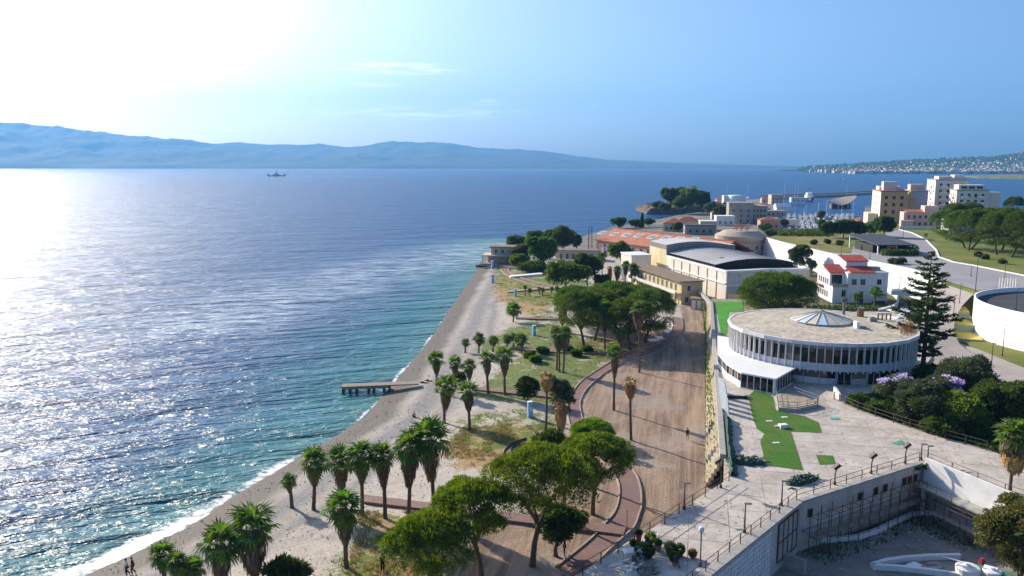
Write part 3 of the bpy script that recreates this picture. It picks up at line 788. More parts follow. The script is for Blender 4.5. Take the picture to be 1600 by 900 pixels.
M_wood = mat('grey_boards', (.33, .27, .22), (.24, .20, .17), 2, .9, .02)
M_glass = NT('window_glass'); M_glass.b.inputs['Base Color'].default_value = (.025, .035, .045, 1); M_glass.b.inputs['Roughness'].default_value = .08; M_glass = M_glass.m
M_black = mat('dark_opening', (.012, .012, .013), (.02, .02, .02), 1, .8)
M_blue = mat('sky_blue_paint', (.22, .46, .78), (.18, .40, .70), 1.5, .5, obj=True, fine=.1)
def strip_path(name, Lp, Rp, m, h=.12, label=None, kerb=None, kh=.13, kw=.17, fn=on):
    L = [fn(*p) for p in Lp]; R_ = [fn(*p) for p in Rp]
    def dense(P):
        out = []
        for i in range(len(P) - 1):
            p0, p1, p2, p3 = P[max(i - 1, 0)], P[i], P[i + 1], P[min(i + 2, len(P) - 1)]
            for k in range(6):
                t = k / 6
                out.append(.5 * ((2 * p1) + (p2 - p0) * t + (2 * p0 - 5 * p1 + 4 * p2 - p3) * t * t + (3 * p1 - p0 - 3 * p2 + p3) * t ** 3))
        return out + [P[-1]]
    L, R_ = dense(L), dense(R_); up = Vector((0, 0, h)); dn = Vector((0, 0, -.3))
    b = MB(); b.strip([p + up for p in R_], [p + up for p in L])
    b.strip([p + dn for p in R_], [p + up for p in R_]); b.strip([p + up for p in L], [p + dn for p in L])
    for q in (0, -1): b.add([L[q] + dn, R_[q] + dn, R_[q] + up, L[q] + up], [(0, 1, 2, 3)])
    o = b.build(name, m); tag(o, label, kind='structure')
    if kerb:
        for P, sg in ((L, -1), (R_, 1)):
            k = MB(); n = len(P)
            off = [((R_[i] - L[i]).normalized() * sg) for i in range(n)]
            a = [P[i] - off[i] * .03 + Vector((0, 0, h - .05)) for i in range(n)]
            prof = lambda w_, z_: [P[i] + off[i] * w_ + Vector((0, 0, z_)) for i in range(n)]
            rows = [prof(-.02, h - .1), prof(-.02, h + kh), prof(kw, h + kh), prof(kw, -.3)]
            if sg > 0: rows = rows
            for r0, r1 in zip(rows, rows[1:]):
                k.strip(r0, r1) if sg < 0 else k.strip(r1, r0)
            k.build('kerb', kerb, o)
    return o
strip_path('brick_path', ((870, 888), (915, 852), (934, 834), (947, 819), (961, 802), (968, 779), (967, 756), (955, 735), (925, 705), (898, 680), (888, 650), (891, 627), (900, 607), (915, 592), (947, 571), (976, 553), (1020, 542), (1040, 530), (1050, 516), (1052, 504), (1050, 495)),
           ((905, 907), (947, 864), (971, 842), (989, 825), (997, 805), (1001, 790), (999, 761), (987, 735), (950, 697), (916, 665), (907, 645), (906, 627), (915, 610), (930, 595), (952, 579), (982, 564), (1018, 554), (1042, 541), (1060, 526), (1067, 512), (1064, 497)),
           M_brick, .10, 'winding red brick path with pale kerbs', M_kerb)
strip_path('boardwalk', ((569, 777), (684, 791), (800, 806), (908, 818), (978, 828)), ((569, 788), (684, 802), (800, 818), (906, 831), (974, 840)), M_brick, .32, 'straight raised red walkway from the beach row to the brick path')
strip_path('boardwalk', ((740, 606), (800, 612), (852, 616), (889, 621)), ((740, 611), (800, 617), (850, 622), (889, 627)), M_brick, .28, 'narrow raised red walkway between the middle palms')
strip_path('boardwalk', ((795, 544), (870, 548), (945, 551), (976, 554)), ((795, 547), (870, 552), (945, 555), (976, 559)), M_brick, .28, 'narrow red walkway beyond the low palm line')
strip_path('boardwalk', ((806, 497), (840, 498), (872, 499)), ((806, 499), (840, 500), (872, 501)), M_brick, .3, 'short thin walkway beside the lone bushy palm')
strip_path('boardwalk', ((792, 456), (850, 451), (920, 447), (992, 444)), ((793, 458), (850, 453), (920, 449.5), (992, 446.5)), M_kerb, .35, 'pale straight walkway across the far lawn')
strip_path('boardwalk', ((796, 433), (846, 428.5)), ((798, 435), (848, 430.5)), M_whitec, .6, 'short white raised walkway on the far lawn')
strip_path('garden_path', ((783, 418), (785, 424), (795, 432), (815, 440), (850, 450)), ((796, 417), (794, 424), (804, 431), (826, 438), (868, 449)), M_brick, .05, 'curved garden path in the far park', M_kerb, .18, .35)
# ---- pier
def build_pier():
    a, c = at(534, 605, 1.2), on(655, 606); c.z = 1.2
    d = (c - a); d.z = 0; Ln = d.length; d.normalize(); n = Vector((-d.y, d.x, 0))
    t = thing('pier', 'low concrete bathing pier reaching from the shingle into the water', 'pier', (a.x, a.y, -.3), math.atan2(d.y, d.x))
    b = MB(); W = 2.0
    b.add([(0, 0, 1.35), (Ln, 0, 1.35), (Ln, W, 1.35), (0, W, 1.35), (0, 0, 1.55), (Ln * .72, 0, 1.55), (Ln, 0, 1.52), (Ln, W, 1.52), (Ln * .72, W, 1.55), (0, W, 1.55)],
          [(4, 5, 8, 9), (5, 6, 7, 8), (0, 1, 6, 5, 4), (2, 3, 9, 8, 7), (3, 0, 4, 9), (1, 2, 7, 6), (3, 2, 1, 0)])
    b.build('deck', M_wood, t)
    bm = MB(); bm.box((Ln * .3, .12, 1.05), (Ln * .6, .2, .299)); bm.box((Ln * .3, W - .12, 1.05), (Ln * .6, .2, .299)); bm.build('edge_beam', M_wood, t)
    pm = MB().box((0, 0, -1.5), (.42, .42, 2.54)).mesh('pile', M_dark)
    for x in (.2, 1.3, 2.4, 4.4, 5.3, 7.0, 7.9, 9.6):
        for y in (.14, W - .14):
            if x < Ln * .62: put('pile', pm, t, (x, y, 0))
build_pier()
# ---- blue pillars along the beach
for px, py, top, lab in ((828, 652, 628, 'sky blue shower pillar nearest the camera, beside the dead palm'), (834.5, 524, 509, 'sky blue pillar on the lawn beyond the low palm line'), (805, 463, 452, 'sky blue pillar at the seaward end of the pale straight walkway'),
                       (769.5, 442, 429, 'sky blue pillar on the shingle below the seaside hut'), (769.5, 420, 408, 'sky blue pillar standing closest to the seaside hut')):
    p = on(px, py); h = hpx(p, px, top); t = thing('shower_pillar', lab, 'pillar', p, .35, 'sky blue pillars along the beach')
    b = MB(); b.box((0, 0, -.1), (h * .30, h * .24, h + .1)); b.build('post', M_blue, t)
    b = MB(); b.box((0, 0, h), (h * .34, h * .28, .08)); b.build('cap', M_whitec, t)
    b = MB(); b.box((0, -h * .13, h * .45), (h * .12, .08, h * .25)); b.build('panel', M_whitec, t)
# ---- curved half-buried pipes of the old playground
def pipe_arc(label, pts, r=.12, m=M_dark):
    b = MB(); P = [on(*p) + Vector((0, 0, .1)) for p in pts]; b.tube(P, r, 6); tag(b.build('kerb_pipe', m), label, 'kerb')
pipe_arc('outer curved dark kerb in the shingle below the dry grass', ((786, 718), (788, 705), (797, 696), (811, 690), (822, 686)), .16)
pipe_arc('inner short curved dark kerb in the shingle', ((797, 708), (800, 700), (808, 694), (822, 688)), .11)
# ---- stones, litter and tufts that nobody could count
M_stone = mat('beach_stones', (.50, .43, .36), (.33, .29, .25), 3, .9)
def scatter_stones():
    rg = random.Random(5); b = MB()
    for k in range(2200):
        Y = 55 + 175 * rg.random() ** 1.7; x0 = shore_x(Y); x = x0 + 1 + 24 * rg.random() ** 1.2
        if x > right_x(Y) - 1: continue
        s = rg.uniform(.03, .085) * (1 + Y / 220); z = gz(x, Y) + .04; c = Vector((x, Y, z))
        a = rg.uniform(0, 6); q = [c + Vector((math.cos(a + j * 1.57) * s * rg.uniform(.7, 1.3), math.sin(a + j * 1.57) * s, 0)) for j in range(4)]
        b.add(q + [c + Vector((0, 0, s * .75))], [(0, 1, 4), (1, 2, 4), (2, 3, 4), (3, 0, 4)])
    tag(b.build('beach_stones', M_stone), 'loose stones scattered over the shingle', kind='stuff')
scatter_stones()
M_grass = leafmat('grass_blades', (.085, .135, .02), (.18, .20, .05), .25)
M_straw = leafmat('dry_grass_blades', (.30, .22, .09), (.38, .29, .14), .2)
def scatter_grass(name, regs, m, count, label, seed, h=.22):
    rg = random.Random(seed); b = MB()
    for k in range(count):
        poly, amt = regs[rg.randrange(len(regs))]
        xs = [p[0] for p in poly]; ys = [p[1] for p in poly]; x = rg.uniform(min(xs), max(xs)); y = rg.uniform(min(ys), max(ys))
        if x > right_x(y) - 1 or noise.noise((x * .35, y * .2, 7)) + noise.noise((x * 1.1, y * 1.1, 2)) * .5 < .02 or not inside(x, y, poly): continue
        z = gz(x, y)
        for j in range(3):
            p = Vector((x + rg.uniform(-.2, .2), y + rg.uniform(-.2, .2), z)); e = Vector((rg.uniform(-.5, .5), rg.uniform(-.5, .5), 1)) * h * rg.uniform(.5, 1.4)
            s = Vector((rg.uniform(-1, 1), rg.uniform(-1, 1), 0)) * .06
            b.add([p - s, p + s, p + e], [(0, 1, 2)])
    tag(b.build(name, m), label, kind='stuff')
scatter_grass('grass_tufts', GRASS, M_grass, 15000, 'green grass tufts in the sandy park', 3)
scatter_grass('dry_grass', DRY, M_straw, 11000, 'straw coloured dry grass in the sandy park', 4, .26)
# ---- white covers beside the path end
for k, (a, lab) in enumerate((((1044, 503, 1050, 512), 'white sheet highest in the row beside the path end'), ((1036, 514, 1046, 522), 'white sheet second in the row beside the path end'), ((1026, 525, 1036, 532), 'white sheet third in the row beside the path end'), ((1012, 529, 1030, 535), 'wide white sheet at the lower end of the row'))):
    p, q = on(a[0], a[1]), on(a[2], a[3]); c = (p + q) / 2; rg = random.Random(k); b = MB(); n = 6
    sx, sy = abs(q.x - p.x) * .75 + 1.0, abs(q.y - p.y) * .5 + .6
    vs = [(c.x + sx * (i / n - .5) * (1 + .2 * rg.uniform(-1, 1)), c.y + sy * (j / n - .5) * (1 + .2 * rg.uniform(-1, 1)), c.z + .06 + .10 * rg.random()) for j in range(n + 1) for i in range(n + 1)]
    b.add(vs, [(j * (n + 1) + i, j * (n + 1) + i + 1, (j + 1) * (n + 1) + i + 1, (j + 1) * (n + 1) + i) for j in range(n) for i in range(n)])
    tag(b.build('plastic_sheet', M_whitec), lab, 'sheet', 'white sheets beside the path end')
# ------------------------------------------------------------------ terrace of the rotunda
def slabmat():
    t = NT('terrace_slab'); r = t.node('ShaderNodeObjectInfo').outputs['Random']
    st = t.noise(.33, 7, .68); st2 = t.noise(1.1, 6, .68, sc=(1, 1, 1)); gr = t.noise(7, 3, .6)
    c = t.mix(t.ramp(st, .38, .62), (.55, .49, .425), (.41, .36, .31))
    c = t.mix(t.math('MULTIPLY', t.ramp(st2, .50, .64), .7), c, (.35, .28, .205))
    c = t.mix(t.math('MULTIPLY', t.ramp(t.noise(.9, 6, .7, t.node('ShaderNodeMapping', {0: t.pos, 'Location': (40, 9, 0)}).outputs[0]), .57, .68), .7), c, (.23, .21, .185))
    crack = t.node('ShaderNodeTexVoronoi', {'Vector': t.pos, 'Scale': .55}, feature='DISTANCE_TO_EDGE').outputs[0]
    c = t.mix(t.math('MULTIPLY', t.math('LESS_THAN', crack, .012), t.math('MULTIPLY', t.ramp(st, .5, .6), .7)), c, (.12, .10, .08))
    c = t.mix(.3, c, t.mix(gr, (.18, .16, .14), (.78, .72, .66)))
    c = t.node('ShaderNodeHueSaturation', {'Value': t.math('MULTIPLY_ADD', r, .14, .93), 'Color': c}).outputs[0]
    t.set(t.b.inputs['Base Color'], c); t.b.inputs['Roughness'].default_value = .9; t.b.inputs['Specular IOR Level'].default_value = .15; t.set(t.b.inputs['Normal'], t.bump(st2, .03)); return t.m
M_slab = slabmat()
M_joint = mat('slab_joint', (.34, .28, .21), (.22, .19, .14), 1.5, .95)
M_plaster = mat('old_plaster', (.55, .50, .45), (.44, .40, .36), .5, .9, .02, streak=.7, c3=(.38, .31, .26))
LEFT = [at(p[0], p[1], ZT) for p in ((1134, 751), (1131, 711), (1127, 650), (1121, 590), (1117, 540), (1114, 495), (1112, 467))]
YARD = [at(p[0], p[1], ZT) for p in ((1249, 784), (1441, 723), (1561, 773), (1760, 850))]
FENCE = [at(p[0], p[1], ZT) for p in ((1308, 624), (1345, 641), (1400, 660), (1480, 685), (1545, 703))]
TPOLY = [v for v in LEFT] + [at(p[0], p[1], ZT) for p in ((1200, 468), (1290, 475), (1395, 482), (1452, 515), (1456, 560), (1408, 604), (1345, 618))] + FENCE + [at(1640, 738, ZT), at(1850, 800, ZT), at(1900, 840, ZT)] + YARD[::-1] + TR[1:] + TL[::-1][:3]
TP2 = [(p.x, p.y) for p in TPOLY]
b = MB(); b.prism(TPOLY, -1.0, ZT)
terrace = b.build('terrace', M_joint); tag(terrace, 'broad stained concrete terrace round the rotunda', kind='structure')
RC = at(1282, 508, 12.0); RC.z = ZT; RR = 14.4               # rotunda centre and radius
def build_slabs():
    u = (LEFT[-1] - LEFT[0]); u.z = 0; u.normalize(); v = Vector((u.y, -u.x, 0)); o = LEFT[0]; S = 3.6
    sm = MB(); g = S / 2 - .016; e = g - .025
    sm.add([(-g, -g, 0), (g, -g, 0), (g, g, 0), (-g, g, 0), (-e, -e, .035), (e, -e, .035), (e, e, .035), (-e, e, .035)], [(4, 5, 6, 7), (0, 1, 5, 4), (1, 2, 6, 5), (2, 3, 7, 6), (3, 0, 4, 7)])
    me = sm.mesh('paving_slab', M_slab); rg = random.Random(2); spots = []
    for i in range(-14, 40):
        for j in range(-12, 30):
            c = o + u * (i + .5) * S + v * (j + .5) * S
            if math.hypot(c.x - RC.x, c.y - RC.y) < RR - 1.0 or c.y > 175 or c.y < 45 or c.x > 95: continue
            cs = [c + u * a * S / 2 + v * q * S / 2 for a, q in ((-1, -1), (1, -1), (1, 1), (-1, 1))]
            ins = [inside(q.x, q.y, TP2) for q in cs]
            if all(ins): spots.append((c, None))
            elif any(ins): spots.append((c, cs))
    spots.sort(key=lambda s: s[0].length); a = math.atan2(u.y, u.x); rest = MB(); n = 0
    for c, cs in spots:
        if cs is None and n < 295:
            put('paving_slab', me, terrace, (c.x, c.y, ZT + .001 + rg.uniform(-.004, .004)), (0, 0, a)); n += 1
        else:
            p = cs or [c + u * s_ * S / 2 + v * q * S / 2 for s_, q in ((-1, -1), (1, -1), (1, 1), (-1, 1))]
            if cs:                                            # trim the edge slab to the terrace outline
                cl = [q for q in (clip(p))]
                if len(cl) < 3: continue
                p = cl
            cc = sum(p, Vector()) / len(p); p = [q.lerp(cc, .008) for q in p]
            rest.prism(p, ZT, ZT + .034)
    r = rest.build('paving_slabs', M_slab, terrace); tag(r, kind='stuff')
def clip(quad):
    """cut a quad (convex) against the terrace edge by sampling its rim"""
    n = len(quad); out = []
    for i in range(n):
        a, c = quad[i], quad[(i + 1) % n]; ia, ic = inside(a.x, a.y, TP2), inside(c.x, c.y, TP2)
        if ia: out.append(a)
        if ia != ic:
            lo, hi = (a, c) if ia else (c, a)
            for k in range(12):
                m = (lo + hi) / 2
                if inside(m.x, m.y, TP2): lo = m
                else: hi = m
            out.append(lo)
    return out
build_slabs()
# ---- railings
POSTM = {}
def railing(name, label, pts, h=1.0, gap=2.0, m=M_rust, rails=(.5, 1.0), r=.035, cat='railing', lean=0):
    t = thing(name, label, cat, pts[0]); o = Vector(pts[0])
    key = (round(h, 2), m.name, r)
    if key not in POSTM: POSTM[key] = MB().box((0, 0, -.05), (r * 2, r * 2, h + .05)).mesh('post', m)
    for i in range(len(pts) - 1):
        a, c = Vector(pts[i]), Vector(pts[i + 1]); n = max(1, round((c - a).length / gap)); ang = math.atan2(c.y - a.y, c.x - a.x)
        for k in range(n + (i == len(pts) - 2)): put('post', POSTM[key], t, a.lerp(c, k / n) - o, (lean, 0, ang))
    for q in rails:
        b = MB(); b.tube([Vector(p) - o + Vector((0, 0, h * q)) for p in pts], r * .8, 5); b.build('rail', m, t)
    return t
def inset(pts, d):
    out = []
    for i, p in enumerate(pts):
        a = pts[max(i - 1, 0)]; c = pts[min(i + 1, len(pts) - 1)]; e = (c - a).normalized(); out.append(p + Vector((-e.y, e.x, 0)) * d)
    return out
UP = Vector((0, 0, .036))
railing('railing', 'dark railing along the sandy track side of the narrow terrace', [p + UP for p in inset(TL[:3] + [TL[3]], .35)], 1.05, 2.6, M_dark)
railing('railing', 'rusty railing on the tiled wall side of the narrow terrace', [p + UP for p in inset(TR[::-1], .3)], 1.05, 2.2)
railing('railing', 'rusty railing above the scaffolded plaster wall', [p + UP for p in inset(YARD[:2], .35)], 1.05, 2.4)
railing('railing', 'rusty railing above the white parapet of the yard', [p + UP for p in inset(YARD[1:3] + [YARD[3]], .8)], 1.0, 3.0)
railing('garden_fence', 'dark green fence between terrace and wooded garden', [p + UP for p in inset(FENCE, -.5)], 1.1, 2.5, M_dark, (.15, .55, 1.0), .045, 'fence')
railing('railing', 'short dark railing beside the palm at the right edge', [at(1583, 741, ZT) + UP, at(1640, 762, ZT) + UP], 1.0, 1.5, M_dark)
# ---- coping and walls of the yard
def coping(pts, w_, h, m, name='coping', parent=None, z=0):
    b = MB(); A = inset(pts, -.06); Bp = inset(pts, w_)
    for i in range(len(pts) - 1):
        b.prism([A[i], A[i + 1], Bp[i + 1], Bp[i]], ZT + z, ZT + z + h)
    return b.build(name, m, parent)
w1 = thing('retaining_wall', 'weathered plaster retaining wall behind the scaffolding with small square windows', 'wall', YARD[0])
def wall_face(t, a, c, z0, z1, thick, m, name='face'):
    o = Vector(t.location); d = (c - a).normalized(); n = Vector((d.y, -d.x, 0)); b = MB()
    b.prism([a - o, c - o, c + n * thick - o, a + n * thick - o], z0 - o.z, z1 - o.z); return b.build(name, m, t)
wall_face(w1, YARD[0], YARD[1], ZY - .2, ZT - .02, .12, M_plaster)
d1 = (YARD[1] - YARD[0]).normalized(); n1 = Vector((d1.y, -d1.x, 0)); L1 = (YARD[1] - YARD[0]).length
b = MB(); b.prism([Vector((0, 0, 0)) - n1 * .3 - d1 * .1, d1 * (L1 - .3) - n1 * .3, d1 * (L1 - .3) + n1 * .3, -d1 * .1 + n1 * .3], -.02, .16); b.build('coping', M_conc, w1)
b = MB(); b.prism([d1 * .4 + n1 * .12, d1 * (L1 - 1) + n1 * .12, d1 * (L1 - 1) + n1 * .62, d1 * .4 + n1 * .62], -3.1, -2.92); b.build('ledge', M_conc, w1)
wme = MB(); wme.box((0, 0, 0), (.72, .10, .85)); wme.mi = 1; wme.box((0, -.03, .08), (.54, .10, .68)); wme = wme.mesh('window', [M_rust, M_black])
for k in (.075, .46, .59, .67, .835, .885, .935): put('window', wme, w1, d1 * L1 * k + n1 * .14 + Vector((0, 0, -1.85)), (0, 0, math.atan2(d1.y, d1.x)))
w2 = thing('retaining_wall', 'tiled retaining wall with a rusty gate below the narrow terrace', 'wall', TR[0])
d2 = (TR[2] - TR[0]).normalized(); n2 = Vector((-d2.y, d2.x, 0)); L2 = 34.0
b = MB(); b.prism([Vector((0, 0, 0)), d2 * L2, d2 * L2 + n2 * .10, n2 * .10], ZY - ZT - .2, -.03); b.build('face', M_plaster, w2)
bl = MB(); hh = .42; g = MB()
for i in range(int((L2 - 8) / .62)):
    for j in range(9):
        c = d2 * (7.2 + i * .62) + n2 * .14 + Vector((0, 0, -4.7 + j * .5))
        bl.beam(c - d2 * .26, c + d2 * .26, .09, hh)
o = bl.build('wall_tiles', M_white, w2); tag(o, kind='stuff')
b = MB(); b.prism([-n2 * .55, d2 * L2 - n2 * .55, d2 * L2 + n2 * .35, n2 * .35], -.02, .14); b.build('coping', M_conc, w2)
gt = MB()
for k in range(5): gt.beam(d2 * (.8 + k * 1.1) + n2 * .2 + Vector((0, 0, -4.3)), d2 * (.8 + k * 1.1) + n2 * .2 + Vector((0, 0, -.5)), .12, .12)
for z in (-4.3, -2.4, -.5): gt.beam(d2 * .8 + n2 * .21 + Vector((0, 0, z)), d2 * 5.2 + n2 * .21 + Vector((0, 0, z)), .1, .1)
gt.build('gate_frame', M_rust, w2)
pm = MB().box((0, 0, 0), (1.0, .05, 3.7)).mesh('gate_panel', M_conc)
for k in range(4): put('gate_panel', pm, w2, d2 * (1.35 + k * 1.1) + n2 * .17 + Vector((0, 0, -4.2)), (0, 0, math.atan2(d2.y, d2.x)))
w3 = thing('parapet_wall', 'white parapet wall on the right side of the yard', 'wall', YARD[1])
d3 = (YARD[2] - YARD[1]).normalized(); n3 = Vector((d3.y, -d3.x, 0)); L3 = 40
b = MB(); b.prism([d3 * .45 - n3 * .2, d3 * 11.0 - n3 * .2, d3 * 11.0 + n3 * .16, d3 * .45 + n3 * .16], -2.2, .75); b.build('parapet', M_white, w3)
b = MB(); b.prism([d3 * .3, d3 * L3, d3 * L3 + n3 * .12, d3 * .3 + n3 * .12], ZY - ZT - .2, -.04); b.build('face', M_plaster, w3)
b = MB(); b.prism([d3 * .5 + n3 * .2, d3 * L3 + n3 * .2, d3 * L3 + n3 * 1.7, d3 * .5 + n3 * 1.7], -2.15, -1.95); b.build('ledge', M_conc, w3)
b = MB(); b.prism([d3 * .5 + n3 * .13, d3 * L3 + n3 * .13, d3 * L3 + n3 * .7, d3 * .5 + n3 * .7], -3.6, -3.4); b.build('lower_ledge', M_conc, w3)
b = MB(); b.prism([d3 * 1.2 + n3 * .8, d3 * 1.6 + n3 * .8, d3 * 1.6 + n3 * 1.2, d3 * 1.2 + n3 * 1.2], ZY - ZT, -2.16); b.build('pier_post', M_white, w3)
# ---- scaffolding
def scaffold(label, o, d, n, Ln, step, h, decks):
    t = thing('scaffolding', label, 'scaffolding', (o.x, o.y, ZY)); K = int(Ln / step)
    pm = {}
    rg = random.Random(int(Ln))
    for k in range(K + 1):
        for j, q in enumerate((.75, 1.65)):
            hh = h + (.5 if (k + j) % 3 else -.2); key = round(hh, 1)
            if key not in pm: pm[key] = MB().tube([(0, 0, 0), (0, 0, hh)], .045, 5).mesh('post', M_rust)
            put('post', pm[key], t, d * (k * step) + n * q)
    for q in (.75, 1.65):
        for z in decks + (h - .3,):
            b = MB(); b.tube([n * q + Vector((0, 0, z - .06)), d * (K * step) + n * q + Vector((0, 0, z - .06))], .035, 5); b.build('ledger', M_rust, t)
    lm = MB().tube([n * .75, n * 1.65], .03, 5).mesh('crossbar', M_rust)
    for k in range(K + 1):
        for z in decks + (h - .3,): put('crossbar', lm, t, d * (k * step) + Vector((0, 0, z - .02)))
    bd = MB(); bd.beam(Vector((0, 0, 0)), d * (step * .97), .8, .045); bd = bd.mesh('board', M_wood)
    for k in range(K):
        for z in decks:
            if rg.random() < .8: put('board', bd, t, d * (k * step + .03) + n * 1.2 + Vector((0, 0, z + .03)))
    return t
scaffold('rusty tube scaffolding along the plaster wall with windows', YARD[0] + d1 * .8, d1, n1, L1 - 2, 1.62, 4.1, (1.75,))
scaffold('rusty tube scaffolding along the right wall of the yard', YARD[1] + d3 * 2 + n3 * 1.4, d3, n3, 15, 1.9, 3.3, (1.5,))
# ---- sunken yard
M_yard = mat('yard_gravel', (.30, .265, .23), (.21, .185, .165), .5, .95, .06, 3, c3=(.13, .13, .09))
b = MB(); yo = [TR[0] - n2 * 1, TR[3] - n2 * 1, Vector((10, 30, 0)), Vector((110, 30, 0)), Vector((110, 100, 0)), YARD[1] + Vector((0, 3, 0))]
b.sheet([Vector((p.x, p.y, ZY)) for p in yo]); tag(b.build('yard_ground', M_yard), 'sunken gravel yard', kind='structure')
def yat(px, py): return at(px, py, ZY)
def low_wall(label, pts, w_=.40, h=.5, m=M_white, name='low_wall'):
    P = [yat(*p) for p in pts]; A = inset(P, -w_ / 2); Bq = inset(P, w_ / 2); b = MB()
    up = Vector((0, 0, h)); b.strip([p + up for p in A], [p + up for p in Bq]); b.strip(A, [p + up for p in A]); b.strip([p + up for p in Bq], Bq)
    for e in (0, -1): b.add([A[e], Bq[e], Bq[e] + up, A[e] + up], [(0, 1, 2, 3)])
    tag(b.build(name, m), label, 'wall')
low_wall('low curved kerb wall sweeping across the back of the yard', ((1262, 848), (1300, 847), (1340, 843), (1372, 832), (1398, 819), (1425, 807), (1446, 804), (1480, 808), (1515, 819), (1545, 832), (1572, 846)))
low_wall('low pale wall forming the upper arm of the corner', ((1362, 888), (1385, 881), (1412, 877), (1450, 874), (1500, 873)))
low_wall('low pale wall forming the lower arm of the corner', ((1363, 889), (1400, 891), (1440, 895), (1490, 902), (1530, 910)))
low_wall('thick pale wall stub below the rusty gate', ((1211, 879), (1235, 887), (1258, 896)), .5, 1.3, M_conc)
low_wall('short sloping wall beside the rusty gate', ((1226, 874), (1240, 862), (1252, 850)), .4, .9, M_plaster)
rg = random.Random(9); b = MB()
for k in range(240):
    p = yat(rg.uniform(1262, 1560), rg.uniform(805, 895)); s = rg.uniform(.04, .26)
    b.box(p, (s * rg.uniform(.6, 1.8), s, s * .5), rg.uniform(0, 3))
tag(b.build('rubble', M_conc), 'broken stones and rubble on the yard floor', kind='stuff')
b = MB()
for k in range(1100):
    t_ = rg.random(); p = yat(rg.uniform(1275, 1560), 805 + 38 * rg.random())
    q = yat(1446, 800); 
    p = YARD[0].lerp(YARD[1], rg.random()) + n1 * rg.uniform(.3, 3.4) if rg.random() < .6 else YARD[1].lerp(YARD[2], rg.random()) + n3 * rg.uniform(1.5, 4.5)
    p.z = ZY; add_leaf(b, p, Vector((rg.uniform(-.6, .6), rg.uniform(-.6, .6), 1)), rg.uniform(.12, .36), .13, rg)
tag(b.build('weeds', M_leaf_dark), 'dark weeds growing along the foot of the yard walls', kind='stuff')
# boat hull, tank and boards lying in the yard
def hull_mesh(L, W, Hh, mats, deck=.75):
    b = MB(); n = 9; secs = []
    for i in range(n):
        t = i / (n - 1); w_ = W / 2 * (1 - max(0, (t - .35) / .65) ** 2.2) * (.86 + .14 * min(1, t * 4)); z = Hh * (1 + .25 * t * t)
        secs.append([(t * L, 0, 0 + .3 * Hh * t ** 3), (t * L, w_ * .75, Hh * .3 + .25 * Hh * t ** 3), (t * L, w_, z), (t * L, -w_, z), (t * L, -w_ * .75, Hh * .3 + .25 * Hh * t ** 3)])
    vs = [p for s in secs for p in s]; fs = []
    for i in range(n - 1):
        o = i * 5; q = o + 5
        fs += [(o, q, q + 1, o + 1), (o + 1, q + 1, q + 2, o + 2), (o + 4, q + 4, q, o), (o + 3, q + 3, q + 4, o + 4)]
    b.add(vs, fs + [(0, 1, 2, 3, 4)])
    b.mi = 1
    b.add([secs[i][2] for i in range(n)] + [secs[i][3] for i in range(n)], [(i, n + i, n + i + 1, i + 1) for i in range(n - 1)])
    return b.mesh('hull', mats)
M_green = mat('green_paint', (.05, .20, .12), (.04, .15, .09), 2, .6)
p = yat(1500, 893); t = thing('old_boat', 'old white boat lying in the yard with mast stub over the gravel', 'boat', p, R(-38))
put('hull', hull_mesh(5.4, 1.5, .7, [M_white, M_green]), t, (0, 0, .15)); b = MB(); b.beam((-1.6, .1, 1.0), (1.2, .1, .9), .09, .09); b.build('mast', M_whitec, t)
b = MB(); b.box((2.4, 0, .82), (1.1, .8, .35)); b.build('bench', M_whitec, t)
for px, py, r, lab in ((1511, 902, 1.05, 'round white water tank beside the old boat'), (1549, 908, .8, 'smaller white water tank under the olive tree')):
    p = yat(px, py); t = thing('water_tank', lab, 'tank', p); b = MB(); b.lathe([(r * .95, 0), (r, .1), (r, .3), (r * .96, .34), (r, .38), (r, .62), (r * .96, .66), (r, .7), (r, 1.0), (r * .9, 1.08), (r * .3, 1.16), (.02, 1.18)], 20, cap=False); b.build('body', M_white, t); b = MB(); b.lathe([(.22, 1.24), (.22, 1.36), (.01, 1.37)], 12, cap=False); b.build('lid', M_whitec, t)
p = yat(1428, 886); b = MB(); b.box((0, 0, .18), (1.3, .9, .05), .5); tag(b.build('board', M_whitec, loc=p), 'white board lying on the low wall of the yard', 'board')
for px, py, lab in ((1462, 888, 'flat white slab lying between the low walls'), (1458, 881, 'longer flat slab nearer the upper low wall')):
    b = MB(); b.box((0, 0, 0), (1.2, .5, .1), .2); tag(b.build('stone_slab', M_conc, loc=yat(px, py)), lab, 'slab')
p = yat(1533, 890); b = MB(); b.box((0, 0, .0), (.5, .4, .9), .3); b.box((0, 0, .9), (.35, .3, .25), .3); tag(b.build('crate', mat('red_plastic', (.35, .04, .05), None, 2, .5), loc=p), 'small red crate standing beside the old boat', 'crate')
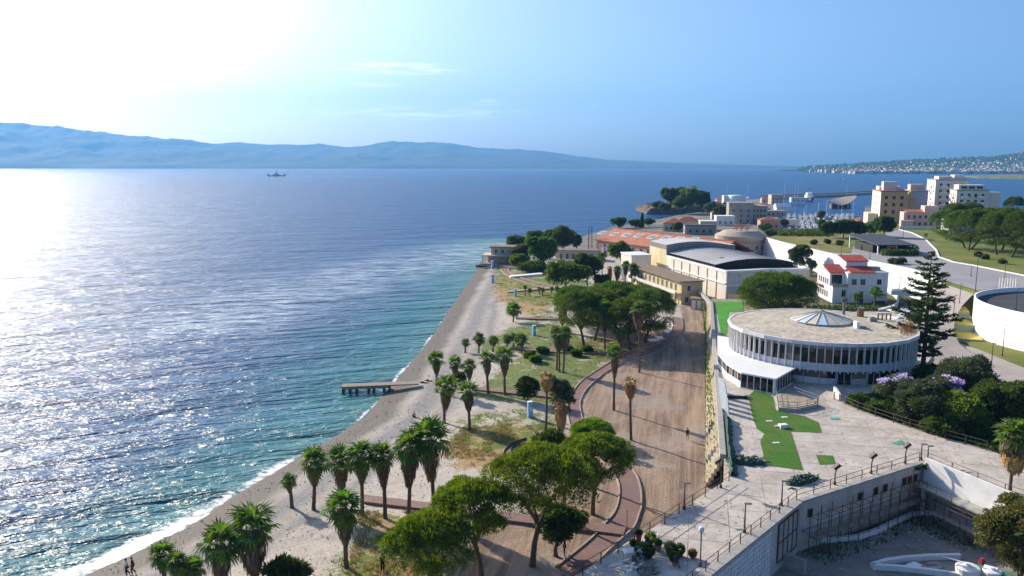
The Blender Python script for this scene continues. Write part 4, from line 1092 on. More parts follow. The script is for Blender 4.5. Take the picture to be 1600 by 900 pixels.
# ---- bleacher wall between sandy track and terrace
M_bleach = mat('bleached_steps', (.50, .43, .33), (.36, .30, .21), .7, .95, .04, streak=0, c3=(.27, .26, .10))
bw = thing('bleacher_wall', 'weathered stepped wall between sandy track and terrace', 'wall', WALL_A); N = 6
foot = [WALL_A + (WALL_B - WALL_A) * k / 6 for k in range(7)]; foot = [Vector((p.x, p.y, 2)) for p in foot]
topl = []
for p in foot:
    k = (p.y - LEFT[0].y) / (LEFT[-1].y - LEFT[0].y); k = max(0, min(1, k))
    for a, c in zip(LEFT, LEFT[1:]):
        if p.y <= c.y: break
    s_ = max(0, min(1, (p.y - a.y) / (c.y - a.y))); q = a.lerp(c, s_); topl.append(Vector((q.x, p.y, ZT)))
for i in range(N):
    b = MB(); z1 = 2 + (i + 1) * (ZT - .25 - 2) / N
    A = [f.lerp(t_, i / N * .92) - WALL_A for f, t_ in zip(foot, topl)]; Bq = [f.lerp(t_, (i + 1) / N * .92) - WALL_A for f, t_ in zip(foot, topl)]
    for P in (A, Bq):
        for q in P: q.z = 0
    z1 -= WALL_A.z; up = Vector((0, 0, z1)); lo = Vector((0, 0, z1 - (ZT - 2.25) / N - .3))
    b.strip([p + up for p in Bq], [p + up for p in A]); b.strip([p + up for p in A], [p + lo for p in A])
    b.add([A[0] + lo, Bq[0] + lo, Bq[0] + up, A[0] + up], [(0, 1, 2, 3)]); b.build('step', M_bleach, bw)
cp = MB(); ci = inset([p for p in topl[::-1]], -.45); co = inset([p for p in topl[::-1]], .2)
for i in range(len(topl) - 1): cp.prism([ci[i] - WALL_A, ci[i + 1] - WALL_A, co[i + 1] - WALL_A, co[i] - WALL_A], ZT - WALL_A.z - .5, ZT - WALL_A.z + .38)
cp.build('coping', M_conc, bw)
b = MB(); rg = random.Random(3)
for k in range(1300):
    i = rg.random() ** .8; f = foot[0].lerp(foot[-1], i); t_ = topl[0].lerp(topl[-1], i); s_ = rg.choice((0, 0, .05, .2, .4, .6, .8)) + rg.uniform(-.04, .04)
    p = f.lerp(t_, max(0, s_) * .92); add_leaf(b, p, Vector((rg.uniform(-.6, .6), rg.uniform(-.6, .6), 1)), rg.uniform(.2, .55), .2, rg)
tag(b.build('wall_weeds', M_leaf), 'green weeds growing on the steps and at the foot of the wall', kind='stuff')
# ---- artificial turf
def turf_material(name, a, c):
    t = NT(name); f = t.noise(.5, 5, .6); g = t.noise(14, 2, .6)
    k = t.mix(t.ramp(f, .35, .65), a, c); k = t.mix(t.math('MULTIPLY', t.ramp(t.noise(.22, 6, .65), .42, .62), .65), k, (.15, .17, .05)); sm = t.node('ShaderNodeTexWave', {'Vector': t.pos, 'Scale': .16, 'Distortion': .3}).outputs[1]; k = t.mix(t.math('MULTIPLY', t.math('GREATER_THAN', sm, .985), .5), k, (.05, .08, .03)); t.set(t.b.inputs['Base Color'], t.mix(.3, k, t.mix(g, tuple(x * .4 for x in a), tuple(x * 1.6 for x in c)))); t.b.inputs['Roughness'].default_value = .9
    t.b.inputs['Specular IOR Level'].default_value = .08; t.set(t.b.inputs['Normal'], t.bump(g, .03)); return t.m
M_turf = turf_material('green_turf', (.045, .145, .02), (.07, .175, .028)); M_turf2 = turf_material('bright_turf', (.06, .30, .035), (.09, .36, .05)); M_teal = turf_material('teal_mat', (.06, .33, .27), (.08, .38, .30))
def turf(label, pts, m, h=.03, cat='turf'):
    b = MB(); b.prism([at(p[0], p[1], ZT + .04) for p in pts], ZT + .038, ZT + .04 + h); tag(b.build('artificial_turf', m), label, cat)
turf('large ragged piece of green artificial turf in front of the glass annex', ((1170, 618), (1178, 611), (1194, 613), (1208, 620), (1212, 641), (1222, 644), (1258, 651), (1279, 660), (1284, 676), (1236, 675), (1255, 735), (1226, 731), (1197, 727), (1194, 716), (1188, 690), (1194, 678), (1183, 670), (1177, 656), (1171, 630)), M_turf)
turf('small square of green artificial turf beside the large piece', ((1275, 711), (1301, 712), (1306, 725), (1281, 726)), M_turf)
turf('bright green turf court beyond the white annex roof', ((1117, 471), (1161, 472), (1162, 487), (1139, 488), (1136, 522), (1127, 525), (1120, 488)), M_turf2)
turf('teal mat lying on the open terrace before the fence', ((1393, 692), (1408, 688), (1418, 693), (1402, 696)), M_teal, .03, 'mat')
turf('small pale teal mat near the entrance fence', ((1296, 653), (1311, 653), (1314, 656), (1299, 656)), M_teal, .03, 'mat')

b = MB(); rg = random.Random(31)
for k in range(2600):
    p = at(rg.uniform(930, 1600), rg.uniform(612, 895), ZT)
    if p.x > 80 or not inside(p.x, p.y, TP2) or math.hypot(p.x - RC.x, p.y - RC.y) < RR + 1: continue
    if noise.noise((p.x * .12, p.y * .12, 4)) < -.05: continue
    s_ = rg.uniform(.05, .2); p.z = ZT + .045; a = rg.uniform(0, 6); u_ = Vector((math.cos(a), math.sin(a), 0)); v_ = Vector((-u_.y, u_.x, 0))
    b.add([p - u_ * s_, p + v_ * s_ * .5, p + u_ * s_ * rg.uniform(.6, 1.4) + Vector((0, 0, .03)), p - v_ * s_ * .6], [(0, 3, 2, 1)])
tag(b.build('litter', mat('dry_litter', (.20, .15, .10), (.34, .28, .21), 1.0, .95)), 'dry leaves and grit scattered over the terrace', kind='stuff')
# ------------------------------------------------------------------ rotunda
def roof_material():
    t = NT('rotunda_roof'); a = t.noise(.35, 8, .7); b_ = t.noise(1.6, 8, .72); g = t.noise(6, 4, .7)
    c = t.mix(t.ramp(a, .38, .62), (.60, .52, .41), (.42, .365, .30)); c = t.mix(t.math('MULTIPLY', t.ramp(b_, .50, .62), .75), c, (.27, .225, .18)); c = t.mix(t.math('MULTIPLY', t.ramp(b_, .50, .38), .5), c, (.68, .62, .53))
    c = t.mix(t.math('MULTIPLY', t.ramp(g, .56, .68), .6), c, (.17, .14, .11)); t.set(t.b.inputs['Base Color'], c); t.b.inputs['Roughness'].default_value = .95; t.b.inputs['Specular IOR Level'].default_value = .15
    t.set(t.b.inputs['Normal'], t.bump(t.math('ADD', b_, g), .06)); return t.m
M_roof = roof_material()
M_roof_old = mat('roof_felt', (.47, .42, .35), (.32, .285, .24), .30, .95, .05, 1.5, c3=(.25, .205, .16), detail=10, fine=.4)
M_fascia = mat('white_fascia', (.74, .75, .76), (.60, .60, .60), .6, .7, streak=.6, fine=.15)
M_spandrel = mat('white_spandrel', (.66, .68, .70), (.58, .60, .62), .5, .7, streak=.3, fine=.1)
M_pane = NT('rotunda_glass'); M_pane.b.inputs['Base Color'].default_value = (.03, .028, .022, 1); M_pane.b.inputs['Roughness'].default_value = .07
_r = M_pane.node('ShaderNodeObjectInfo').outputs['Random']; M_pane.set(M_pane.b.inputs['Base Color'], M_pane.mix(M_pane.ramp(_r, .55, 1.0), (.012, .012, .011), (.26, .23, .17))); M_pane = M_pane.m
M_panel = [mat(n, c, None, 1.2, .85, fine=.15) for n, c in (('skylight_white', (.80, .82, .82)), ('skylight_cream', (.74, .66, .48)), ('skylight_blue', (.58, .70, .82)), ('skylight_grey', (.60, .60, .56)))]
rot = thing('rotunda', 'round white two storey pavilion with finned windows and striped skylight', 'pavilion', (RC.x, RC.y, ZT + .034))
NB = 80; ZR = 6.5; ZF = 2.25
def pol(r, a, z=0): return Vector((r * math.cos(a), r * math.sin(a), z))
b = MB(); b.lathe([(RR - .5, ZR - .62), (RR - .3, ZR - .3), (RR + .10, ZR - .3), (RR + .10, ZR + .06), (RR - 1.6, ZR + .10), (5.4, ZR + .30), (5.3, ZR + .3)], NB); b.build('roof', M_roof, rot)
fm = MB(); nf = 20                                          # fascia in straight facets
da = 2 * PI / nf
for k in range(nf):
    f = MB(); a0, a1 = k * da + .002, (k + 1) * da - .002
    f.prism([pol(RR + .0, a0), pol(RR + .36, a0), pol(RR + .36, a1), pol(RR + .0, a1)], ZR - .40, ZR + .14, True); f.build('fascia', M_fascia, rot)
b = MB(); b.lathe([(RR - .28, ZF + .05), (RR - .28, ZF + 1.1), (RR - .45, ZF + 1.1)], NB, cap=False); b.build('spandrel', M_spandrel, rot)
b = MB(); b.lathe([(RR - 1.3, ZF - .05), (RR - .26, ZF - .05), (RR - .26, ZF + .06)], NB, cap=False); b.build('floor_slab', M_fascia, rot)
b = MB(); b.lathe([(RR - .5, ZF + 3.2), (RR - .5, ZR - .3)], NB, cap=False); b.build('window_head', mat('frosted_band', (.30, .34, .37), (.24, .27, .29), .8, .3), rot)
db = 2 * PI / NB; wch = 2 * (RR - .42) * math.sin(db / 2)
fin = MB().box((0, 0, ZF - .25), (.42, .13, ZR - ZF - .1)).mesh('fin', M_fascia)
pane = MB().box((0, 0, ZF + 1.1), (.06, wch - .12, 2.12)).mesh('window_pane', M_pane)
for k in range(NB):
    a = k * db; put('fin', fin, rot, pol(RR - .12, a), (0, 0, a)); put('window_pane', pane, rot, pol(RR - .47, a + db / 2), (0, 0, a + db / 2))
# ground storey: set back, white panels below dark windows, two dark doors
NG = 36; dg = 2 * PI / NG; rg_ = RR - 1.25; wg = 2 * rg_ * math.sin(dg / 2)
gp = MB(); gp.box((0, 0, -.03), (.1, wg - .04, .95)); gp.mi = 1; gp.box((-.04, 0, .92), (.08, wg - .16, 1.2)); gp.mi = 0; gp.box((0, 0, 2.1), (.1, wg - .02, .12)); gp.box((0, wg / 2 - .05, .92), (.12, .1, 1.2))
gp = gp.mesh('wall_bay', [M_spandrel, M_pane])
dr = MB(); dr.mi = 1; dr.box((-.05, 0, 0), (.08, wg - .3, 2.05)); dr.mi = 0; dr.box((0, 0, 0), (.12, .09, 2.05)); dr.box((0, wg / 2 - .12, 0), (.12, .12, 2.1)); dr.box((0, -wg / 2 + .12, 0), (.12, .12, 2.1)); dr.box((0, 0, 2.05), (.12, wg - .02, .16)); dr = dr.mesh('door', [M_fascia, M_black])
wp = MB(); wp.box((0, 0, -.03), (.1, wg - .03, 2.25)); wp = wp.mesh('wall_panel', M_spandrel)
for k in range(NG):
    a = -PI / 2 + (k + .5) * dg - 18 * dg; deg = math.degrees(a + PI / 2)
    me = dr if abs(deg + 5.0) < 4.9 or abs(deg - 15) < 4.9 else wp if k % 9 == 4 else gp
    put('door' if me is dr else 'wall_panel' if me is wp else 'wall_bay', me, rot, pol(rg_, a), (0, 0, a))
b = MB(); b.lathe([(RR - 1.9, 0), (RR - 1.9, ZF)], 36, cap=False); b.build('inner_wall', M_black, rot)
# skylight: a cone of coloured panels
sk = thing('skylight', 'conical skylight of white, cream and blue panels on the rotunda roof', 'skylight')
sk.location = at(1283, 502, ZT + ZR + .3); NS = 18; ds = 2 * PI / NS
for k in range(NS):
    a0, a1 = k * ds + .012, (k + 1) * ds - .012; f = MB()
    A, B_, T0, T1 = pol(4.9, a0, .35), pol(4.9, a1, .35), pol(.25, a0, 1.75), pol(.25, a1, 1.75); dn = Vector((0, 0, -.07))
    f.add([A, B_, T1, T0, A + dn, B_ + dn, T1 + dn, T0 + dn], [(0, 1, 2, 3), (4, 5, 1, 0), (5, 6, 2, 1), (7, 4, 0, 3)]); f.build('skylight_panel', M_panel[(0, 2, 1, 2, 3, 1, 2, 1, 3)[k % 9]], sk)
    r = MB(); r.beam(pol(4.95, k * ds, .37), pol(.25, k * ds, 1.8), .08, .07); r.build('rib', M_conc, sk)
b = MB(); b.lathe([(4.85, -.1), (4.85, .34), (4.7, .34)], NS, cap=False); b.build('curb', M_conc, sk); b = MB(); b.lathe([(.3, 1.7), (.3, 1.85), (.05, 2.0)], 12); b.build('cap', M_conc, sk)
def onroof(px, py): return at(px, py, ZT + ZR + .2)
p = onroof(1344, 494); t = thing('chimney', 'square brick chimney at the back of the rotunda roof', 'chimney', p)
b = MB(); b.box((0, 0, -.2), (.85, .85, 1.6)); b.build('stack', mat('brick_brown', (.34, .20, .12), (.24, .14, .09), 5, .9), t); b = MB(); b.box((0, 0, 1.4), (1.0, 1.0, .12)); b.build('cap', M_conc, t)
p = onroof(1318, 491); t = thing('vent_chimney', 'dark capped metal flue behind the skylight', 'chimney', p); b = MB(); b.tube([(0, 0, -.2), (0, 0, 2.3)], .26, 10); b.build('pipe', M_metal, t); b = MB(); b.lathe([(.5, 2.3), (.55, 2.75), (.1, 2.9)], 10); b.build('cowl', M_dark, t)
p = onroof(1338, 513); t = thing('roof_unit', 'white ventilation box beside the skylight', 'vent box', p); b = MB(); b.box((0, 0, -.2), (.5, 1.3, 1.35)); b.build('case', M_whitec, t); b = MB(); b.box((.8, 0, -.2), (1.2, 1.0, .6)); b.build('base', M_conc, t)
p = onroof(1363, 502); t = thing('roof_unit', 'low grey condenser near the right rim of the roof', 'vent box', p); b = MB(); b.box((0, 0, -.2), (1.2, .8, .8)); b.build('case', M_conc, t); b = MB(); b.lathe([(.3, .6), (.3, .68), (.02, .68)], 12, c=(0, 0, 0)); b.build('fan_grille', M_dark, t)
p = onroof(1381, 499); t = thing('roof_frame', 'rusty four legged frame at the back of the roof', 'frame', p)
for x in (-1, -.3, .4, 1.1): b = MB(); b.box((x, 0, -.2), (.18, .18, 1.15)); b.build('leg', M_rust, t)
b = MB(); b.beam((-1.1, 0, .95), (1.2, 0, .95), .2, .15); b.build('beam', M_rust, t)
p = onroof(1312, 509); b = MB(); b.tube([(0, 0, 0), (3.6, -.4, .05)], .05, 6); tag(b.build('pipe', M_rust, loc=p), 'thin pipe lying on the roof right of the skylight', 'pipe')
p = onroof(1319, 500); t = thing('antenna_mast', 'thin aerial mast rising from the rotunda roof', 'antenna', p); b = MB(); b.tube([(0, 0, -.1), (0, 0, 5.6)], .035, 5); b.build('pole', M_metal, t); b = MB(); b.beam((-.6, 0, 5.2), (.6, 0, 5.2), .04, .04); b.beam((-.4, 0, 4.8), (.4, 0, 4.8), .04, .04); b.build('crossbar', M_metal, t)
b = MB(); rg = random.Random(8)
for k in range(420):
    q = onroof(1418 + rg.gauss(0, 6), 513 + rg.gauss(0, 5)); add_leaf(b, q - Vector((RC.x, RC.y, ZT)), Vector((rg.uniform(-1, 1), rg.uniform(-1, 1), .8)), .5, .1, rg)
o = b.build('dry_bush', M_frond_dry, loc=(RC.x, RC.y, ZT)); tag(o, 'rust brown dried bush growing at the right rim of the roof', 'bush')
# glass annex with a sweeping white flat roof
ZA = 2.2; zA = ZT + ZA
an = thing('glass_annex', 'white flat roofed glass annex curving round the left of the rotunda', 'annex', (RC.x, RC.y, ZT + .034))
outer = [at(p[0], p[1], zA) for p in ((1121, 526), (1121, 553), (1135, 570), (1158, 584), (1212, 594), (1242, 577))]
out = [Vector((p.x - RC.x, p.y - RC.y, 0)) for p in outer]
ang = [math.atan2(p.y, p.x) % (2 * PI) for p in (out[-1], out[0])]
inn = [pol(RR - 1.3, ang[0] + (ang[1] - 2 * PI * (ang[1] > ang[0] + PI) - ang[0]) * k / 10) for k in range(11)]
b = MB(); b.prism(out + inn, ZA - .06, ZA + .16, True); b.build('flat_roof', M_whitec, an)
wallp = [p * 1.0 for p in out]; ctr = sum(out, Vector()) / len(out); wallp = [p.lerp(ctr, .035) for p in out]
pg = MB().box((0, 0, 0), (1, .04, 1)).mesh('glass_pane', M_pane); mu = MB().box((0, 0, 0), (.1, .12, ZA - .06)).mesh('mullion', M_whitec)
for i in range(len(wallp) - 1):
    a, c = wallp[i], wallp[i + 1]; Ls = (c - a).length; n = max(2, round(Ls / 1.05)); ag = math.atan2(c.y - a.y, c.x - a.x); st = .95 if i < 3 else .12
    b = MB(); b.beam(a + Vector((0, 0, st / 2)), c + Vector((0, 0, st / 2)), .1, st); b.build('low_wall', M_whitec, an)
    for k in range(n):
        m = a.lerp(c, (k + .5) / n); put('glass_pane', pg, an, (m.x, m.y, st), (0, 0, ag), (Ls / n - .1, 1, ZA - .08 - st)); q = a.lerp(c, k / n); put('mullion', mu, an, q, (0, 0, ag))
b = MB(); b.box(wallp[4], (.3, .3, ZA - .06)); b.build('corner_post', M_whitec, an)
b = MB(); b.prism([p.lerp(ctr, .25) for p in wallp] + [q * 1.02 for q in inn], 0, .4); b.build('floor', M_wood, an)
# raised bed with railing in front of the doors
bed = [at(p[0], p[1], ZT) for p in ((1212, 621), (1240, 620), (1278, 634), (1276, 638), (1245, 645), (1216, 643))]
t = thing('planter_bed', 'raised rubble bed with a thin railing before the rotunda doors', 'planter', bed[0]); o = bed[0]
b = MB(); b.prism([p - o for p in bed], 0, .55); b.build('kerb', M_conc, t)
cc = sum(bed, Vector()) / 6; b = MB(); b.prism([(p.lerp(cc, .12)) - o for p in bed], .5, .62); b.build('gravel_fill', mat('bed_gravel', (.42, .35, .26), (.25, .22, .17), 1.2, .95, .08, 4), t)
for q in (1.0, 1.4): b = MB(); b.tube([p - o + Vector((0, 0, q)) for p in bed + bed[:1]], .03, 5); b.build('rail', M_metal, t)
pm = MB().box((0, 0, .5), (.06, .06, .92)).mesh('post', M_metal)
for i in range(6):
    for k in range(2): put('post', pm, t, bed[i].lerp(bed[(i + 1) % 6], k / 2) - o)
# low ramp wall right of the doors
P = [at(p[0], p[1], ZT) for p in ((1303, 612), (1312, 626))]; b = MB(); b.beam(P[0] + Vector((0, 0, .45)), P[1] + Vector((0, 0, .45)), .3, .9); tag(b.build('low_wall', M_white), 'short low wall where the fence meets the rotunda walkway', 'wall')
railing('railing', 'thin handrail along the walkway right of the rotunda doors', [at(p[0], p[1], ZT) + UP for p in ((1302, 606), (1340, 606), (1380, 598), (1405, 590))], .95, 2.2, M_metal)
# ------------------------------------------------------------------ ground beyond the park
ZG, ZP = 4.9, 11.0
M_land = mat('town_ground', (.21, .20, .17), (.13, .14, .10), .06, .95, detail=8, c3=(.28, .26, .23))
M_gard = mat('garden_soil', (.075, .085, .035), (.15, .12, .075), .25, .95, .05)
M_lawn = mat('lawn', (.115, .16, .03), (.22, .20, .065), .07, .95, .05, 3, detail=8, c3=(.29, .24, .10))
M_road = mat('road', (.34, .325, .33), (.27, .265, .275), .10, .9, detail=8)
M_asph = mat('asphalt', (.075, .08, .09), (.055, .058, .065), .3, .9)
M_pave = mat('pale_paving', (.42, .37, .335), (.34, .30, .275), .3, .9, .02, detail=8)
def flat(name, label, pts, z, m, thick=None, kind='structure'):
    P = [at(p[0], p[1], p[2] if len(p) > 2 else z) for p in pts]; b = MB()
    if thick is None: b.sheet(P)
    else: b.prism(P, thick, z)
    o = b.build(name, m); tag(o, label, kind=kind); return o
LANDP = [at(*p, 1.8) for p in ((751, 409), (757, 399), (800, 385), (850, 377), (905, 371), (955, 355), (1010, 346), (1046, 339), (1062, 335), (1112, 329), (1128, 315), (1190, 310.5), (1224, 312), (1226, 322), (1217, 334), (1212, 363), (1245, 372), (1335, 368), (1347, 349), (1352, 322), (1400, 320), (1560, 327), (1620, 330))]
LANDP += [Vector((700, 560, 1.8)), Vector((700, 100, 1.8)), Vector((110, 100, 1.8)), Vector((60, 196, 1.8)), Vector((WALL_B.x + 1, WALL_B.y - 2, 1.8)), Vector((shore_x(297) + 4, 297, 1.8))]
b = MB(); b.prism(LANDP, -3, 1.75); tag(b.build('shore_land', M_land), 'low built-up land along the coast', kind='structure')
gp_ = [FENCE[0], FENCE[2], FENCE[4], Vector((75, 92, 0)), Vector((112, 60, 0)), Vector((420, 120, 0)), Vector((420, 290, 0)), Vector((100, 290, 0)), Vector((82, 216, 0)), Vector((56, 205, 0)), Vector((52, 190, 0)), Vector((RC.x, RC.y, 0))]
b = MB(); b.prism([Vector((p.x, p.y, 0)) for p in gp_], 0, ZG); tag(b.build('garden_ground', M_gard), 'dark garden soil beside the terrace', kind='structure')
PL_NEAR = [at(p[0], p[1], ZP) for p in ((1190, 373), (1225, 383), (1259, 391), (1316, 405), (1359, 412), (1421, 425), (1473, 440), (1522, 455))]
PLP = PL_NEAR + [at(p[0], p[1], ZP) for p in ((1620, 500), (1900, 590))] + [Vector((420, 240, ZP)), Vector((420, 420, ZP))] + [at(p[0], p[1], ZP) for p in ((1560, 345), (1400, 347), (1330, 352), (1262, 362), (1215, 367))]
b = MB(); b.prism(PLP, 0, ZP); tag(b.build('plateau_lawn', M_lawn), 'raised lawn plateau of the upper park', kind='structure')
flat('plateau_road', 'pale grey promenade road on the plateau', ((1262, 392), (1330, 396), (1333, 386), (1345, 376), (1378, 370), (1388, 360), (1405, 359), (1425, 364), (1447, 375), (1463, 391), (1467, 402), (1490, 410), (1520, 415), (1560, 423), (1600, 431), (1700, 452), (1700, 478), (1600, 452), (1560, 449), (1530, 454), (1473, 438), (1421, 424), (1359, 411), (1316, 404)), ZP + .02, M_road)
b = MB(); kp = [at(p[0], p[1], ZP) for p in ((1405, 359), (1425, 364), (1447, 375), (1463, 391), (1467, 402), (1490, 410), (1520, 415), (1560, 423), (1600, 431), (1700, 452))]
for a, c in zip(kp, kp[1:]): b.beam(a + Vector((0, 0, .1)), c + Vector((0, 0, .1)), .45, .3)
tag(b.build('road_kerb', M_white), 'white kerb curving round the lawn', kind='structure')
# white retaining wall behind the villa
wl_ = thing('retaining_wall', 'long white retaining wall under the promenade road behind the villa', 'wall', PL_NEAR[0]); o_ = PL_NEAR[0]
b = MB(); P = PL_NEAR[:7]; B2 = inset(P, -.4)
for i in range(len(P) - 1): b.prism([P[i] - o_, P[i + 1] - o_, B2[i + 1] - o_, B2[i] - o_], ZG - 3.5 - ZP, .02)
b.build('face', M_whitec, wl_)
b = MB()
for i in range(len(P) - 1): b.beam(P[i] - o_ + Vector((0, 0, .5)), P[i + 1] - o_ + Vector((0, 0, .5)), .3, .95)
b.build('parapet', M_whitec, wl_)
b = MB(); q = [at(p[0], p[1], z) for p, z in (((1190, 373), 11), ((1175, 372), 6), ((1195, 392), 5.2), ((1222, 405), 5.2), ((1245, 415), 5.2), ((1240, 397), 9))]
b.sheet(q); tag(b.build('access_road', M_road), 'steep access road left of the white wall', kind='structure')
b = MB(); q = [at(1196, 380, 9.0), at(1228, 398, 8.0), at(1258, 420, 6.0)]
for a, c in zip(q, q[1:]): b.beam(a + Vector((0, 0, -1.5)), c + Vector((0, 0, -1.5)), .4, 4.5)
tag(b.build('side_wall', M_whitec), 'white sloping wall of the access road', 'wall')
# paved ramp, lower piazza, lawn, stepped planters
RL = [at(*p) for p in ((1452, 436, 11.0), (1446, 468, 9.0), (1440, 495, 7.6), (1432, 525, 6.3), (1425, 555, 5.5), (1422, 600, 5.05))]
RRt = [at(*p) for p in ((1521, 459, 10.9), (1503, 478, 9.3), (1492, 498, 7.8), (1490, 520, 6.4), (1500, 538, 5.5), (1530, 560, 5.05))]
b = MB(); b.strip(RL, RRt); tag(b.build('paved_ramp', M_pave), 'pale paved slope from promenade to lower piazza', kind='structure')
flat('piazza', 'pale paved lower piazza', ((1422, 572), (1500, 537), (1560, 556), (1640, 588), (1700, 640), (1560, 612), (1480, 607), (1420, 602)), 5.03, M_pave, 4.0)
flat('small_lawn', 'small lawn below the white circular wall', ((1503, 533), (1536, 529), (1560, 533), (1600, 548), (1760, 610), (1700, 606), (1600, 574), (1540, 550)), 5.10, M_lawn, 4.0)
M_yel = mat('yellow_tiles', (.55, .42, .03), (.62, .50, .08), 2, .6); M_grn = mat('pale_green_tiles', (.36, .42, .33), (.30, .38, .30), 2, .6)
st = thing('stepped_planter', 'yellow and pale green tiled steps beside the white circular wall', 'steps', at(1494, 529, 5.1)); so_ = Vector(st.location)
for k, (pts, z, zl) in enumerate((((1493, 519.5), (1534, 523.5), (1535, 532), (1493, 529)), 5.3, 4.5) and (
        (((1493, 518), (1534, 522), (1536, 532), (1492, 529)), 5.35, 4.5), (((1494, 499), (1515, 500), (1530, 509), (1492, 507)), 6.75, 4.5), (((1503, 481), (1515, 481.5), (1515, 488), (1498, 487)), 8.3, 4.5))):
    P_ = [at(p[0], p[1], z) for p in pts]; dy = Vector((0, 1.6, 0)); P_ = [P_[0] + dy, P_[1] + dy, P_[2], P_[3]]
    b = MB(); b.prism([p - so_ for p in P_], zl - so_.z, z - so_.z); b.build('riser_block', M_grn, st)
    b = MB(); b.prism([p - so_ + Vector((0, 0, 0)) for p in P_], z - so_.z + .004, z - so_.z + .06); b.build('tread', M_yel, st)
# circular ramp deck with white wall
def circum(a, b_, c):
    d = 2 * (a.x * (b_.y - c.y) + b_.x * (c.y - a.y) + c.x * (a.y - b_.y)); A, B_, C_ = (q.x * q.x + q.y * q.y for q in (a, b_, c))
    return Vector(((A * (b_.y - c.y) + B_ * (c.y - a.y) + C_ * (a.y - b_.y)) / d, (A * (c.x - b_.x) + B_ * (a.x - c.x) + C_ * (b_.x - a.x)) / d, 0))
ca, cb_, cc_ = at(1600, 489, 12), at(1523, 460, 12), at(1565, 450, 12); cen = circum(ca, cb_, cc_); cr_ = (cen - Vector((cb_.x, cb_.y, 0))).length
cd_ = thing('circular_terrace', 'big round white walled terrace with a curved dark road on top', 'terrace', (cen.x, cen.y, 0))
b = MB(); b.lathe([(cr_, 3.0), (cr_, 12.0), (cr_ - .35, 12.0), (cr_ - .35, 11.04)], 72, cap=False); b.build('outer_wall', M_whitec, cd_, True)
b = MB(); b.lathe([(cr_ - .36, 11.04), (cr_ * .62, 11.05)], 72, cap=False); b.build('ring_road', M_asph, cd_)
b = MB(); b.lathe([(cr_ * .62, 11.02), (cr_ * .62, 11.22), (cr_ * .5, 11.22)], 72, cap=False); b.build('inner_pavement', mat('pinkish_paving', (.36, .25, .22), (.30, .21, .19), .8, .9), cd_)
b = MB(); b.lathe([(cr_ * .5, 11.2), (cr_ * .5, 12.0), (cr_ * .48, 12.0), (cr_ * .48, 11.3), (.02, 11.3)], 72, cap=False); b.build('centre_floor', M_road, cd_)
fm_ = MB().box((0, 0, 0), (.12, .12, 2.4)).mesh('white_post', M_whitec)
for k in range(7): p = at(1561 + k * 4.2, 450.5 + k * .25, 11.1); put('white_post', fm_, cd_, p - Vector((cen.x, cen.y, 0)))
# white wave-shaped ground sculptures on the slope
def wave(label, px, py, z, L, W, Hh, rz):
    b = MB(); n, m_ = 18, 5
    vs = [(L * (i / n - .5), W * (j / m_ - .5), Hh * (.55 + .45 * math.sin(i / n * PI * 3.2 + j * .25)) * math.sin(PI * min(1, max(0.02, i / n))) ** .4) for j in range(m_ + 1) for i in range(n + 1)]
    b.add(vs, [(j * (n + 1) + i, j * (n + 1) + i + 1, (j + 1) * (n + 1) + i + 1, (j + 1) * (n + 1) + i) for j in range(m_) for i in range(n)])
    b.strip([(v[0], v[1], -.6) for v in vs[:n + 1]], vs[:n + 1]); b.strip(vs[-n - 1:], [(v[0], v[1], -.6) for v in vs[-n - 1:]])
    o = b.build('wave_sculpture', M_whitec, smooth=True, loc=at(px, py, z)); o.rotation_euler = (0, 0, rz); tag(o, label, 'sculpture', 'white wave sculptures on the slope')
wave('highest white wave sculpture behind the tall conifer', 1436, 458, 7.4, 12, 4, .9, -.5); wave('middle white wave sculpture at the bend of the driveway', 1412, 487, 5.6, 7, 2.5, .9, .2); wave('lowest white wave sculpture left of the tall conifer', 1410, 497, 5.2, 8, 2.5, .9, .5)
wave('broad white wave sculpture right of the tall conifer', 1480, 452, 9.2, 9, 4, .8, -.7)
strip_path('driveway', ((1386, 442), (1398, 455), (1406, 470), (1402, 484), (1388, 496)), ((1402, 440), (1416, 455), (1422, 472), (1416, 489), (1402, 502)), M_asph, .06, 'curved grey driveway right of the villa', fn=lambda x, y: at(x, y, 5.0))
strip_path('garden_wall', ((1384, 455), (1398, 464), (1402, 474), (1394, 482), (1372, 488)), ((1385.5, 455), (1400, 464), (1404.5, 474), (1396, 484), (1372, 490)), M_whitec, .9, 'low white wall curving along the driveway', fn=lambda x, y: at(x, y, 5.0))
flat('villa_lawn', 'green lawn before the villa', ((1300, 478), (1385, 477), (1396, 474), (1393, 481), (1372, 487), (1310, 487)), 5.0, mat('green_lawn', (.06, .13, .02), (.10, .17, .03), .4, .95), 4.0)
